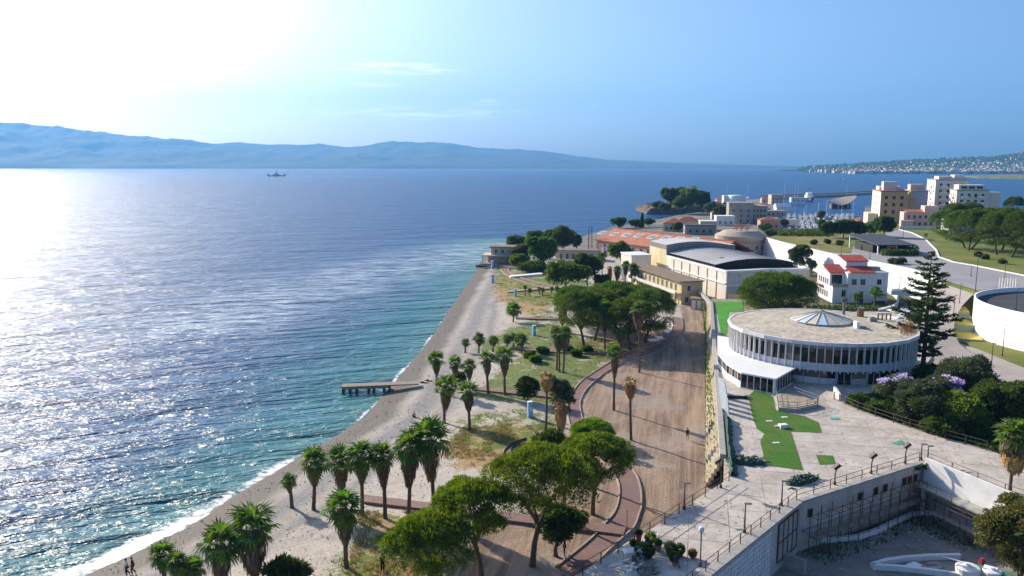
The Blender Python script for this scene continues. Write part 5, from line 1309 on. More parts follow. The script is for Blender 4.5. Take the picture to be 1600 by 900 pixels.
# ------------------------------------------------------------------ buildings
WM = {}
def window_mesh(w_, h, fm=None, gm=None):
    fm = fm or M_whitec; gm = gm or M_glass; k = (round(w_, 2), round(h, 2), fm.name, gm.name)
    if k not in WM:
        b = MB(); f = .09
        for c, s in (((0, 0, -f), (w_ + 2 * f, .10, f)), ((0, 0, h), (w_ + 2 * f, .10, f)), ((-w_ / 2 - f / 2, 0, 0), (f, .10, h)), ((w_ / 2 + f / 2, 0, 0), (f, .10, h)), ((0, 0, 0), (.06, .08, h))): b.box(c, s)
        b.mi = 1; b.box((0, .0, 0), (w_, .05, h)); WM[k] = b.mesh('window', [fm, gm])
    return WM[k]
def windows(t, a, c, z0, rows, cols, w_, h, dz, m0=.06, m1=.06, fm=None, gm=None, skip=(), name='window', off=.03):
    """grid of windows on the face a->c (outward normal to the right of a->c)"""
    d = c - a; d.z = 0; L = d.length; d.normalize(); n = Vector((d.y, -d.x, 0)); me = window_mesh(w_, h, fm, gm)
    for r in range(rows):
        for k in range(cols):
            if (r, k) in skip: continue
            q = a + d * L * (m0 + (1 - m0 - m1) * ((k + .5) / cols)) + n * off; put(name, me, t, (q.x, q.y, z0 + r * dz), (0, 0, math.atan2(d.y, d.x)))
def block(t, o, u, v, x0, x1, y0, y1, z0, z1, m, name='wall'):
    b = MB(); b.prism([o + u * x0 + v * y0, o + u * x1 + v * y0, o + u * x1 + v * y1, o + u * x0 + v * y1], z0, z1, True); return b.build(name, m, t)
Z3 = Vector((0, 0, 0))
# the hall
M_hallw = mat('hall_wall', (.78, .72, .62), (.70, .64, .54), .15, .9, .01, streak=.35, detail=8)
M_hally = mat('stained_yellow_wall', (.72, .62, .40), (.58, .49, .31), .3, .9, .01, streak=.8)
M_hallr = mat('grey_roof', (.56, .54, .52), (.45, .44, .43), .12, .8, detail=8)
hc = at(1133, 474, 2.0); hu = Vector((24, 6, 0)).normalized(); hv = Vector((-8.7, 37, 0)).normalized()
hall = thing('theatre_hall', 'large pale hall with low vaulted grey roof and dark roof gap', 'hall', hc); HW, HD, HH = 24.6, 38.0, 8.5
block(hall, Z3, hu, hv, 0, HW, 0, HD, 0, HH - .25, M_hallw)
b = MB()                                                    # vaulted main roof, ending in a dark gap behind the front gable
n = 14; arch = lambda t: .9 + 1.35 * (1 - (2 * t - 1) ** 2)
A = [hu * (.5 + (HW - 1) * k / n) + hv * 7.0 + Vector((0, 0, HH + arch(k / n))) for k in range(n + 1)]; Bq = [p + hv * (HD - 7.4) for p in A]
b.strip(A, Bq); b.build('vault_roof', M_hallr, hall)
sb = MB()
for j in range(24):
    y_ = hv * ((HD - 7.4) * (j + .5) / 24)
    for k in range(n): sb.beam(A[k] + y_ + Vector((0, 0, .03)), A[k + 1] + y_ + Vector((0, 0, .03)), .12, .08)
tag(sb.build('roof_seams', M_hallr, hall), kind='stuff')
for x, y in ((6, 14), (16, 20), (9, 28), (19, 31)): sb = MB(); sb.box(hu * x + hv * y + Vector((0, 0, HH + .9)), (1.2, .9, 1.1), .25); sb.build('roof_vent', M_metal, hall)
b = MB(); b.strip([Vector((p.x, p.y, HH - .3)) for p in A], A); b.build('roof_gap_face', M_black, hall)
b = MB(); fr = [hu * (HW * k / n) + Vector((0, 0, HH + .30 * (1 - abs(2 * k / n - 1)))) for k in range(n + 1)]; fb = [p * 1.0 + hv * 4.2 for p in fr]
for p in fb: p.z -= .35
b.strip(fr, fb); b.strip([Vector((p.x, p.y, HH - .3)) for p in fr], fr); b.build('front_gable', M_hallr, hall)
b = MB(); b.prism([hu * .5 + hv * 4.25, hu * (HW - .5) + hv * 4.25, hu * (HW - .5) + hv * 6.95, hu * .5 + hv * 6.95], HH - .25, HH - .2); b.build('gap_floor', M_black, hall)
b = MB()
for e in (0, 1): b.beam(hu * (HW * e) + Vector((0, 0, HH - .1)) + hu * (.2 if not e else -.2), hu * (HW * e) + hv * HD + Vector((0, 0, HH - .1)) + hu * (.2 if not e else -.2), .6, .5)
b.beam(hv * -.12 + Vector((0, 0, HH - .1)), hu * HW + hv * -.12 + Vector((0, 0, HH - .1)), .3, .5); b.beam(hv * -.15 + Vector((0, 0, 4.6)), hu * HW + hv * -.15 + Vector((0, 0, 4.6)), .5, .35); b.beam(hu * -.1 + Vector((0, 0, 5.2)), hu * -.1 + hv * HD + Vector((0, 0, 5.2)), .4, .3)
b.build('cornice', M_whitec, hall)
pl = MB().box((0, 0, 0), (.5, .3, HH - .5)).mesh('pilaster', M_hallw)
for k in range(1, 7): put('pilaster', pl, hall, hv * (HD * k / 7) - hu * .05, (0, 0, math.atan2(hv.y, hv.x)))
for k in (0, .16, .36, .56, .76, 1): put('pilaster', pl, hall, hu * (.3 + (HW - .6) * k) - hv * .05, (0, 0, math.atan2(hu.y, hu.x)))
stg = thing('stage_tower', 'taller stage block with stained yellow side and arched grey roof behind the hall', 'stage block', hc + hv * HD)
block(stg, Z3, hu, hv, 0, HW * .95, .02, 13, 0, 10.4, M_hally)
b = MB(); ar2 = lambda t: 10.4 + .9 + 1.5 * math.sin(PI * min(1, .12 + t * .95)) * .9
A = [hu * (HW * .95 * k / n) + Vector((0, 0, ar2(k / n))) for k in range(n + 1)]; Bq = [p + hv * 13 for p in A]; b.strip(A, Bq); b.build('arched_roof', M_hallr, stg)
b = MB(); b.strip([Vector((p.x, p.y, 10.35)) for p in A], A); b.strip(Bq, [Vector((p.x, p.y, 10.35)) for p in Bq]); b.add([A[0], Bq[0], Bq[0] - Vector((0, 0, 1.5)), A[0] - Vector((0, 0, 1.5))], [(0, 1, 2, 3)]); b.build('arched_wall', mat('dark_grey_wall', (.25, .235, .23), (.20, .19, .185), .2, .9, streak=.3), stg)
b = MB(); b.prism([hu * 0 + hv * -.06, hu * HW * .95 + hv * -.06, hu * HW * .95 + hv * .015, hv * .015], 8.6, 10.36); b.build('front_wall', bpy.data.materials['dark_grey_wall'], stg)
lb = thing('white_block', 'low white flat roofed block left of the stage tower', 'building', at(986, 441, 2)); lo = Vector(lb.location)
block(lb, Z3, hu, hv, 0, 6.5, 0, 9, 0, 8.2, M_hallw); block(lb, Z3, hu, hv, -.2, 6.7, -.2, 9.2, 8.2, 8.5, M_whitec, 'parapet')
# yellow annex
M_yw = mat('yellow_wall', (.68, .56, .30), (.60, .48, .25), .4, .9, .01, streak=.5)
M_brown = mat('brown_roof', (.27, .20, .145), (.20, .15, .11), .6, .9)
ac = at(1064, 476, 2.0); av = hv; au = hu
an2 = thing('yellow_annex', 'two storey yellow annex with long balcony and brown roof beside the hall', 'building', ac); AL, AW = 33, 6.0
block(an2, Z3, au, av, 0, AW, 0, AL, 0, 5.9, M_yw); block(an2, Z3, au, av, -.9, AW + .2, -.6, AL + .3, 5.92, 6.2, M_brown, 'roof')
block(an2, Z3, au, av, -1.9, -.02, -.1, AL, 2.75, 2.95, M_conc, 'balcony'); block(an2, Z3, au, av, -1.95, -1.85, -.1, AL, 2.96, 3.75, M_hallw, 'balustrade')
windows(an2, av * AL, Z3, 3.3, 1, 10, 1.1, 1.7, 2.9, gm=M_black, fm=M_whitec); windows(an2, av * AL, Z3, .3, 1, 9, 1.3, 2.0, 2.9, gm=M_black, fm=M_yw); windows(an2, Z3, au * AW, 3.5, 1, 1, .9, 1.4, 1, .2, .5, gm=M_black); windows(an2, Z3, au * AW, .6, 1, 1, .9, 1.4, 1, .1, .6)
cm_ = MB().box((0, 0, 0), (.28, .28, 2.75)).mesh('column', M_hallw)
for k in range(8): put('column', cm_, an2, av * (AL * (k + .1) / 8) - au * 1.7)
# pink and white kiosk row
kt = thing('kiosk', 'low pink and white kiosk at the end of the sandy track', 'kiosk', at(1079, 483, 2))
ku = Vector((1, -.28, 0)).normalized(); kv = Vector((.28, 1, 0)).normalized(); M_pink = mat('pink_wall', (.50, .32, .27), (.44, .28, .24), 1, .9)
block(kt, Z3, ku, kv, 0, 5.6, 0, 3.4, 0, 2.6, M_pink); block(kt, Z3, ku, kv, -.2, 5.8, -.2, 3.6, 2.6, 2.75, M_brown, 'roof')
for x in (.3, 1.6, 2.9): block(kt, Z3, ku, kv, x, x + .9, -.06, -.01, 0, 2.3, M_whitec, 'door')
block(kt, Z3, ku, kv, 4.1, 4.9, -.06, -.01, 0, 2.1, M_black, 'doorway')
# long building with red tiled roof
M_tile = mat('red_tiles', (.46, .19, .115), (.38, .15, .09), .5, .85, .05, 3, detail=8, c3=(.52, .27, .17))
M_salm = mat('salmon_wall', (.45, .24, .18), (.52, .40, .34), .2, .9)
la, lc = at(929, 374, 8.0), at(1092, 396, 8.0); lu = (lc - la); LL = lu.length + 6; lu.normalize(); lv = Vector((-lu.y, lu.x, 0)); LW = 21
lg = thing('long_building', 'long building with red tiled roof and a row of eight skylights', 'building', (la.x, la.y, 1.8)); le = 6.2
block(lg, Z3, lu, lv, .4, LL, .5, LW - .5, 0, le, M_salm)
ri = 4.1; b = MB(); q0 = [lu * -.3 + Vector((0, 0, le)), lu * LL + Vector((0, 0, le))]; q1 = [lu * -.3 + lv * LW / 2 + Vector((0, 0, le + ri)), lu * LL + lv * LW / 2 + Vector((0, 0, le + ri))]; q2 = [lu * -.3 + lv * LW + Vector((0, 0, le)), lu * LL + lv * LW + Vector((0, 0, le))]
b.strip(q0, q1); b.strip(q1, q2); b.add([q0[0], q1[0], q2[0]], [(0, 1, 2)]); dn = Vector((0, 0, -.25)); b.strip([p + dn for p in q0], q0); b.build('roof', M_tile, lg)
rb = MB(); rb.beam(q1[0] + Vector((0, 0, .1)), q1[1] + Vector((0, 0, .1)), .5, .25); rb.build('ridge', M_tile, lg)
sl_ = (q1[0] - q0[0]).normalized(); nrm = lu.cross(sl_).normalized()
if nrm.z < 0: nrm = -nrm
for px, py in ((941, 364), (960, 366), (978.5, 367.5), (998, 368.5), (1019, 370.5), (1040, 372), (1061, 373), (1084, 374)):
    # where the pixel's ray meets the roof plane
    r0 = Vector((0, 0, H)); r1 = (at(px, py, 0) - r0); pl0 = q0[0] + Vector(lg.location); tt = (pl0 - r0).dot(nrm) / r1.dot(nrm); q = r0 + r1 * tt - Vector(lg.location)
    b = MB(); c4 = [q + lu * x + sl_ * y + nrm * .12 for x, y in ((-1.9, -1.5), (1.9, -1.5), (1.9, 1.5), (-1.9, 1.5))]; lo4 = [p - nrm * .2 for p in c4]
    b.add(c4 + lo4, [(0, 1, 2, 3), (4, 5, 1, 0), (5, 6, 2, 1), (6, 7, 3, 2), (7, 4, 0, 3)]); s_ = b.build('skylight', M_whitec, lg)
    b = MB(); b.add([p.lerp(q, .25) + nrm * .1 for p in c4], [(0, 1, 2, 3)]); b.build('glass', mat('skylight_glass', (.22, .27, .30), None, 1, .2) if 'skylight_glass' not in bpy.data.materials else bpy.data.materials['skylight_glass'], s_)
windows(lg, lu * .4 + lv * .5, lu * LL + lv * .5, 3.6, 1, 13, 1.8, 1.5, 1, gm=M_glass, fm=M_whitec); windows(lg, lu * .4 + lv * .5, lu * LL + lv * .5, .6, 1, 13, 1.8, 1.6, 1)
bx = MB().box((0, 0, 0), (2.4, .7, 3.0)).mesh('pier_bay', mat('pale_bay', (.50, .45, .42), None, .8))
for k in range(12): put('pier_bay', bx, lg, lu * (LL * (k + 1) / 13) + lv * .4, (0, 0, math.atan2(lu.y, lu.x)))
# round building with terrace roof
tb = thing('round_building', 'round pale building with overhanging cream roof terrace and red band', 'building', ray(1156, 390, 298).xy.to_3d() + Vector((0, 0, 1.8))); TR_ = 8.6
b = MB(); b.lathe([(TR_, 0), (TR_, 8.6), (TR_ + .7, 9.1)], 40, cap=False); b.build('wall', mat('pale_stone_wall', (.52, .50, .47), (.44, .42, .40), .3, .9, streak=.4), tb, True)
b = MB(); b.lathe([(TR_ + .08, 7.9), (TR_ + .12, 8.0), (TR_ + .12, 8.55), (TR_ + .05, 8.6)], 40, cap=False); b.build('red_band', M_salm, tb)
b = MB(); b.lathe([(TR_ + .7, 9.1), (TR_ + .75, 10.5), (TR_ + .4, 10.55), (TR_ - 2.5, 12.2), (TR_ - 3, 12.2)], 40); b.build('roof', mat('cream_roof', (.50, .42, .33), (.40, .34, .27), .4, .9), tb)
wm = window_mesh(1.2, 1.5)
for r in range(2):
    for k in range(16):
        a = 2 * PI * k / 16 + (k % 2) * .08; put('window', wm, tb, pol(TR_ + .02, a, 2.6 + r * 3.1), (0, 0, a + PI / 2))
M_pnk = mat('faded_pink_frame', (.42, .20, .20), None, 2, .8)
b = MB(); rg = random.Random(4)
for k in range(16):
    x, y = rg.uniform(-3, 3), rg.uniform(-2, 2); b.beam((x, y, 12.1), (x + rg.uniform(-.8, .8), y, 12.2 + rg.uniform(1.2, 3.0)), .16, .16)
for k in range(5): b.beam((-3, rg.uniform(-2, 2), 12.7 + .4 * k), (3, rg.uniform(-2, 2), 12.8 + .4 * k), .16, .16)
b.build('roof_frame', M_pnk, tb)
b = MB(); b.prism([(-22, -6, 0), (-7, -8, 0), (-5, 4, 0), (-22, 4, 0)], 0, 7.6); b.build('wing', M_salm, tb); b = MB(); b.prism([(-22.4, -6.4, 0), (-6.6, -8.4, 0), (-4.6, 4.4, 0), (-22.4, 4.4, 0)], 7.6, 8.4); b.build('wing_parapet', bpy.data.materials['pale_stone_wall'], tb)
t = thing('red_shed', 'small shed with bright red roof right of the round building', 'shed', at(1196, 386, 1.8)); block(t, Z3, Vector((1, 0, 0)), Vector((0, 1, 0)), 0, 5, 0, 8, 0, 3, M_whitec); b = MB(); b.add([(-.2, -.2, 3), (5.2, -.2, 3), (5.2, 8.2, 3), (-.2, 8.2, 3), (-.2, 8.2, 4.6), (-.2, -.2, 4.6)], [(0, 1, 5), (5, 1, 2, 4), (0, 5, 4, 3), (2, 3, 4)]); b.build('roof', mat('bright_red_roof', (.48, .09, .05), None, 1, .8), t)
# villa
M_vw = mat('villa_white', (.76, .76, .76), (.70, .70, .70), .5, .8, streak=.12, fine=.06); M_vr = mat('villa_red_roof', (.40, .085, .065), (.33, .07, .055), 1.2, .85, .03, 6)
vc = at(1299, 473, ZG); vu = at(1385, 474, ZG) - vc; VW = vu.length; vu.normalize(); vv = at(1275, 461, ZG) - vc; VD = vv.length; vv = Vector((-vu.y, vu.x, 0)); vv = (vv * 1.0 + (at(1275, 461, ZG) - vc).normalized() * .6).normalized()
vi = thing('villa', 'white villa with stepped blocks, red roofs and dark shuttered windows', 'villa', vc)
k_ = VW / 13.3
block(vi, Z3, vu, vv, 3.6 * k_, VW, 0, 9.5, 0, 7.3, M_vw, 'main_block'); block(vi, Z3, vu, vv, 0, 3.55 * k_, 2.2, VD, 0, 7.0, M_vw, 'side_block'); block(vi, Z3, vu, vv, 0.05, 3.55 * k_, -.25, 2.15, 0, 3.9, M_vw, 'porch'); block(vi, Z3, vu, vv, -.1, 3.7 * k_, -.4, -.28, 3.9, 4.7, M_conc, 'balustrade')
block(vi, Z3, vu, vv, 4.6 * k_, 9.8 * k_, 4.5, 9.4, 7.32, 9.6, M_vw, 'upper_block')
def slope_roof(t, o, u, v, x0, x1, y0, y1, z0, z1, m, th=.18):
    b = MB(); p = [o + u * x + v * y + Vector((0, 0, z)) for x, y, z in ((x0, y0, z0), (x1, y0, z0), (x1, y1, z1), (x0, y1, z1))]; dn = Vector((0, 0, -th))
    b.add(p + [q + dn for q in p], [(0, 1, 2, 3), (4, 5, 1, 0), (5, 6, 2, 1), (6, 7, 3, 2), (7, 4, 0, 3)]); return b.build('roof', m, t)
slope_roof(vi, Z3, vu, vv, -.25, 3.9 * k_, 1.9, VD * .62, 7.15, 8.6, M_vr); slope_roof(vi, Z3, vu, vv, 4.2 * k_, 10.4 * k_, -.25, 4.4, 7.5, 8.5, M_vr); slope_roof(vi, Z3, vu, vv, 4.2 * k_, 10.1 * k_, 4.2, 9.7, 9.8, 10.7, M_vr)
block(vi, Z3, vu, vv, 10.0 * k_, VW + .1, -.15, 9.6, 7.3, 7.6, M_vw, 'parapet'); block(vi, Z3, vu, vv, 10.3 * k_, 12.5 * k_, 3, 5, 7.62, 8.4, M_conc, 'roof_box')
M_shut = mat('brown_shutter', (.16, .11, .08), None, 3, .8)
for x, z, w_, h, g in ((5.2, 4.5, 1.0, 1.3, M_shut), (7.3, 4.5, 1.0, 1.3, M_shut), (11.2, 4.6, .9, 1.2, M_black), (3.1, 1.6, .8, 1.5, M_black), (7.0, .9, .9, 1.9, M_shut), (7.2, .1, .8, 1.0, M_black)):
    if (x, z) == (3.1, 1.6): put('window', window_mesh(w_, h, M_conc, g), vi, vu * (x - .4) * k_ + vv * -.28 + Vector((0, 0, z)), (0, 0, math.atan2(vu.y, vu.x))); continue
    put('window', window_mesh(w_, h, M_conc, g), vi, vu * x * k_ - vv * .03 + Vector((0, 0, z)), (0, 0, math.atan2(vu.y, vu.x)))
windows(vi, vv * VD, vv * 2.2, 1.0, 2, 5, .7, 1.35, 3.1, .08, .05, gm=M_black, fm=M_conc)
block(vi, Z3, vu, vv, -1.1, -.02, VD - 5, VD - .5, 3.3, 3.5, M_salm, 'balcony'); block(vi, Z3, vu, vv, .5, 3.0 * k_, 2.12, 2.17, 4.2, 6.6, M_glass, 'loggia_glass')
block(vi, Z3, vu, vv, 9.3 * k_, 12.6 * k_, -1.9, -.03, 2.2, 2.32, M_shut, 'pergola_roof'); block(vi, Z3, vu, vv, 9.5 * k_, 12.4 * k_, -1.7, -1.0, 0, .75, M_dark, 'patio_table')
# kiosk with dark inclined roof on the plateau
kq = thing('pavilion_bar', 'dark inclined roof pavilion on the plateau road with hedges before it', 'pavilion', at(1376, 399, ZP)); ku = Vector((1, 0, 0)); kv = Vector((0, 1, 0)); KW = px_m(Vector(kq.location), 60)
slope_roof(kq, Z3, ku, kv, -.3, KW, 2, 24, 3.0, 4.4, mat('dark_blue_roof', (.05, .06, .075), (.04, .045, .055), .5, .7), .3)
for x in (.2, KW * .5, KW - .4):
    for y in (2.4, 23): b = MB(); b.box((x, y, 0), (.35, .35, 2.7 if y < 5 else 4.0)); b.build('post', M_whitec, kq)
block(kq, Z3, ku, kv, .6, KW - .6, 7, 20, 0, 2.6, M_black, 'bar_room'); block(kq, Z3, ku, kv, KW * .35, KW * .5, 1.0, 1.4, 0, 1.5, M_conc, 'counter')
b = MB(); b.prism([(2.2, 1.2, 0), (5.0, 1.2, 0), (4.0, 2.6, 0)], 2.3, 2.6); b.build('parasol', mat('orange_cloth', (.55, .16, .06), None, 2), kq)
# seaside hut
ht_ = thing('seaside_hut', 'cream two level seaside hut with flat roof and projecting deck', 'hut', at(762, 413, 1.5)); hx = Vector((1, -.12, 0)).normalized(); hy = Vector((.12, 1, 0)).normalized(); M_cream = mat('cream_wall', (.58, .50, .40), (.50, .43, .35), .5, .9)
block(ht_, Z3, hx, hy, 0, 11, 1.5, 9, 0, 3.0, M_salm, 'ground_room'); block(ht_, Z3, hx, hy, -2.2, 11.5, -.5, 10, 3.0, 3.45, M_cream, 'deck'); block(ht_, Z3, hx, hy, 1.0, 12, 2.0, 9, 3.47, 6.2, M_cream, 'upper_room'); block(ht_, Z3, hx, hy, .4, 13, 1.2, 9.6, 6.2, 6.5, M_brown, 'roof'); block(ht_, Z3, hx, hy, -2.5, 4, -1.5, 1.2, -.4, .5, M_conc, 'base_wall')
windows(ht_, hx * 1 + hy * 2, hx * 12 + hy * 2, 4.0, 1, 4, 1.1, 1.3, 1, gm=M_glass)
cm2 = MB().box((0, 0, 0), (.25, .25, 3.0)).mesh('column', M_conc)
for x in (-1.8, 1, 4, 7, 10): put('column', cm2, ht_, hx * x + hy * -.2)
# cream house behind the trees
ch = thing('cream_house', 'long cream house with brown doors behind the seaside trees', 'house', at(868, 406, 2)); block(ch, Z3, hx, hy, 0, 16, 0, 6, 0, 3.6, M_cream); block(ch, Z3, hx, hy, -.3, 16.3, -.3, 6.3, 3.6, 3.85, M_brown, 'roof'); windows(ch, Z3, hx * 16, .3, 1, 6, .9, 2.2, 1, gm=M_shut, fm=M_cream)
b = MB(); p = at(852, 406, 2); q = at(896, 409, 2); b.beam(p + Vector((0, 0, .4)), q + Vector((0, 0, .4)), .3, .9); tag(b.build('garden_wall', M_white), 'low white wall before the cream house', 'wall')
# lattice mast
lm = thing('lattice_mast', 'thin grey lattice mast at the left end of the long building', 'mast', at(922, 396, 2)); hm = hpx(Vector(lm.location), 922, 353); b = MB()
for sx, sy in ((-1, -1), (1, -1), (1, 1), (-1, 1)): b.tube([(sx * .8, sy * .8, 0), (sx * .6, sy * .6, hm)], .09, 4)
b.build('legs', M_metal, lm); b = MB(); nn = 9
for k in range(nn):
    z0, z1 = hm * k / nn, hm * (k + 1) / nn
    for a, c in (((-1, -1), (1, -1)), ((1, -1), (1, 1)), ((1, 1), (-1, 1)), ((-1, 1), (-1, -1))): b.beam((a[0] * .7, a[1] * .7, z0), (c[0] * .7, c[1] * .7, z1), .07, .07)
b.build('bracing', M_metal, lm)
# old houses by the headland
def house(label, px, py, z, w_, d_, h, m, rm, rot=0, hip=2.0, rows=1, cols=4, name='house', cat='house'):
    t = thing(name, label, cat, at(px, py, z), rot); X, Y_ = Vector((1, 0, 0)), Vector((0, 1, 0)); block(t, Z3, X, Y_, 0, w_, 0, d_, 0, h, m)
    if hip:
        b = MB(); e = .4; m_ = min(w_, d_) / 2; b.add([(-e, -e, h), (w_ + e, -e, h), (w_ + e, d_ + e, h), (-e, d_ + e, h), (m_, d_ / 2, h + hip), (w_ - m_, d_ / 2, h + hip)], [(0, 1, 5, 4), (1, 2, 5), (2, 3, 4, 5), (3, 0, 4), (3, 2, 1, 0)]); b.build('roof', rm, t)
    else: block(t, Z3, X, Y_, -.15, w_ + .15, -.15, d_ + .15, h, h + .5, rm, 'parapet')
    if rows:
        windows(t, Z3, X * w_, 1.0, rows, cols, 1.0, 1.4, 3.1, gm=M_black, fm=m); windows(t, Y_ * d_, Z3, 1.0, rows, max(1, cols // 2), 1.0, 1.4, 3.1, gm=M_black, fm=m)
    return t
M_redr = mat('old_red_roof', (.36, .13, .09), (.28, .10, .07), .6, .9); M_stone2 = mat('grey_stone', (.36, .34, .32), (.28, .26, .25), .25, .95, .03, streak=.3, c3=(.42, .36, .32)); M_pinkw = mat('pale_pink_wall', (.58, .44, .40), (.52, .39, .36), .3, .9)
house('cream house with hipped red roof nearest the headland', 1036, 361, 1.8, 11, 12, 4.5, M_cream, M_redr, -.2, 2.6)
house('red roofed house right of the cream hipped one', 1057, 357, 1.8, 14, 10, 4.2, M_cream, M_redr, -.1, 2.4)
house('low dark flat roofed house before the red roofs', 1070, 366, 1.8, 16, 8, 4.4, M_stone2, M_dark, -.1, 0)
house('cream flat roofed house right of the red roofs', 1094, 360, 1.8, 9, 8, 4.8, M_cream, M_whitec, -.1, 0)
house('big grey stone ruin with blank walls by the harbour', 1138, 349, 1.8, 15, 14, 12.5, M_stone2, M_stone2, -.15, 0, 3, 3, 'stone_ruin', 'ruin')
house('grey ruin with arched windows right of the big one', 1173, 349, 1.8, 10, 12, 10.5, M_stone2, M_stone2, -.1, 0, 3, 4, 'stone_ruin', 'ruin')
house('small red roofed house behind the headland trees', 1120, 320, 1.8, 10, 8, 5, M_salm, M_redr, 0, 1.6)
house('cube shaped beige house at the harbour edge', 1205, 319, 1.8, 11, 10, 8.5, M_cream, M_stone2, 0, 0, 2, 3)
house('bare concrete shed between ruin and marina', 1196, 338, 1.8, 14, 8, 3.6, M_stone2, M_stone2, -.1, 0)
house('low pale shed at the near side of the marina', 1204, 352, 1.8, 18, 7, 3.0, M_hallw, M_hallr, .1, 0, 0)
house('orange roofed quay shed below the apartments', 1342, 357, 1.8, 8, 8, 5, M_pinkw, M_redr, .2, 1.2)
for lab_, px, py, w_, d_, h_, m_, r_, hp_ in (('small white house at the harbour road', 1187, 330, 9, 8, 5, M_whitec, M_redr, 1.4), ('low cream house below the beige cube', 1216, 326, 10, 7, 3.6, M_cream, M_hallr, 0), ('long grey shed behind the ruin', 1160, 333, 16, 8, 4.2, M_stone2, M_hallr, 0), ('salmon house between ruin and red shed', 1188, 358, 11, 9, 5.0, M_salm, M_redr, 1.8), ('white flat roofed house left of the big ruin', 1119, 352, 11, 9, 5.2, M_whitec, M_whitec, 0), ('little cream house behind the cream flat roofed one', 1112, 343, 9, 8, 4.6, M_cream, M_redr, 1.5), ('low white harbour office at the quay', 1236, 316, 14, 7, 4.2, M_whitec, M_hallr, 0), ('terracotta roofed boathouse beside the quay', 1190, 317, 12, 8, 4.6, M_pinkw, M_redr, 1.6)):
    house(lab_, px, py, 1.8, w_, d_, h_, m_, r_, -.1, hp_, 1, 3)
t = thing('storage_tank', 'round white storage building behind the ruin', 'tank', at(1151, 321, 1.8)); b = MB(); b.lathe([(8, 0), (8, 8.5), (7.6, 9.2), (.1, 9.6)], 24, cap=False); b.build('shell', M_whitec, t, True); b = MB(); b.box((-9.5, 3, 0), (5, 6, 9)); b.build('stair_block', M_whitec, t)
t = thing('marquee', 'white peaked tent at the harbour edge', 'tent', at(1222, 331, 1.8)); b = MB(); b.add([(-6, -4, 4), (6, -4, 4), (6, 4, 4), (-6, 4, 4), (-6, 0, 7), (6, 0, 7)], [(0, 1, 5, 4), (2, 3, 4, 5), (1, 2, 5), (3, 0, 4)]); b.build('roof', M_whitec, t); b = MB(); b.box((0, 0, 0), (11.4, 7.4, 4)); b.build('side_walls', M_white, t)
# headland rock
M_rock = mat('headland_rock', (.16, .12, .085), (.09, .075, .055), .12, .95, .4, .4, detail=8, c3=(.10, .11, .06))
hd0 = at(1062, 333, 0); vs, fs = [], []; n, m_ = 36, 18
for j in range(m_ + 1):
    for i in range(n + 1):
        x, y = -30 + 78 * i / n, -16 + 60 * j / m_; e = min(1, min((x + 30) / 12, (48 - x) / 14, (y + 16) / 8, (44 - y) / 14)); nz_ = noise.fractal((x * .09, y * .09, 3), .9, 2.0, 5)
        vs.append((hd0.x + x, hd0.y + y, -1.5 + max(0, e) ** .45 * (8.5 + 4.5 * nz_)))
for j in range(m_):
    for i in range(n): a = j * (n + 1) + i; fs.append((a, a + 1, a + n + 2, a + n + 1))
me = bpy.data.meshes.new('headland'); me.from_pydata(vs, [], fs); me.materials.append(M_rock); o = bpy.data.objects.new('headland', me); C.objects.link(o); tag(o, 'rocky headland', kind='structure')
# apartments on the plateau
AU, AV = Vector((.96, -.28, 0)), Vector((.28, .96, 0))
def flats(label, cpx, Y, ll, lr, ztop, ml, mr, rows, cl_, cr2, name='apartment_block', balc=0, roofm=None, z0=ZP - 9.2):
    base = ray(cpx, 350, Y); t = thing(name, label, 'apartment block', (base.x, base.y, z0)); h = ztop - z0
    b = MB(); b.prism([Z3, AU * lr, AU * lr + AV * ll, AV * ll], 0, h); b.build('wall', mr, t)
    if ml is not mr: b = MB(); b.prism([AU * -.06, AU * -.01, AU * -.01 + AV * ll, AU * -.06 + AV * ll], 0, h); b.build('side_wall', ml, t)
    b = MB(); b.prism([AU * -.3 - AV * .3, AU * (lr + .3) - AV * .3, AU * (lr + .3) + AV * (ll + .3), AU * -.3 + AV * (ll + .3)], h, h + .45); b.build('roof', roofm or M_conc, t)
    dz = (h - 10.5) / rows
    if cl_: windows(t, AV * ll, Z3, 10.3, rows, cl_, 1.1, 1.6, dz, gm=M_black, fm=ml, off=.08)
    if cr2: windows(t, Z3, AU * lr, 10.3, rows, cr2, 1.2, 1.6, dz, gm=M_black, fm=mr)
    if balc:
        bm_ = MB(); bm_.box((0, 0, 0), (3.2, 1.3, .15)); bm_.box((0, -.6, .15), (3.2, .08, .9)); bm_ = bm_.mesh('balcony', M_whitec)
        for r in range(rows):
            for k in range(balc): put('balcony', bm_, t, AU * lr * (k + .5) / balc - AV * .66 + Vector((0, 0, 9.9 + r * dz)), (0, 0, math.atan2(AU.y, AU.x)))
            put('balcony', bm_, t, AV * ll * .5 - AU * .68 + Vector((0, 0, 9.9 + r * dz)), (0, 0, math.atan2(AV.y, AV.x) + PI))
    return t, h
M_or = mat('orange_wall', (.58, .37, .23), (.50, .31, .19), .3, .9); M_ylw = mat('pale_yellow_wall', (.62, .56, .26), (.56, .50, .24), .3, .9); M_lil = mat('pale_lilac_wall', (.42, .46, .55), (.40, .43, .50), .3, .9); M_apw = mat('apartment_white', (.80, .73, .64), (.72, .66, .58), .2, .9, streak=.3)
t, h = flats('orange and white apartment block with square roof house', 1373.5, 380, 27, 11.5, 25.6, M_apw, M_or, 4, 6, 3, roofm=M_redr)
block(t, Z3, AU, AV, 2, 8, 8, 14, h + .45, h + 4.6, M_hallw, 'roof_house'); block(t, Z3, AU, AV, 11.52, 15, 2, 14, 0, h - 2.5, M_or, 'lower_wing'); block(t, Z3, AU, AV, 1, 10.5, 14, 24, h + .45, h + 2.2, M_apw, 'penthouse')
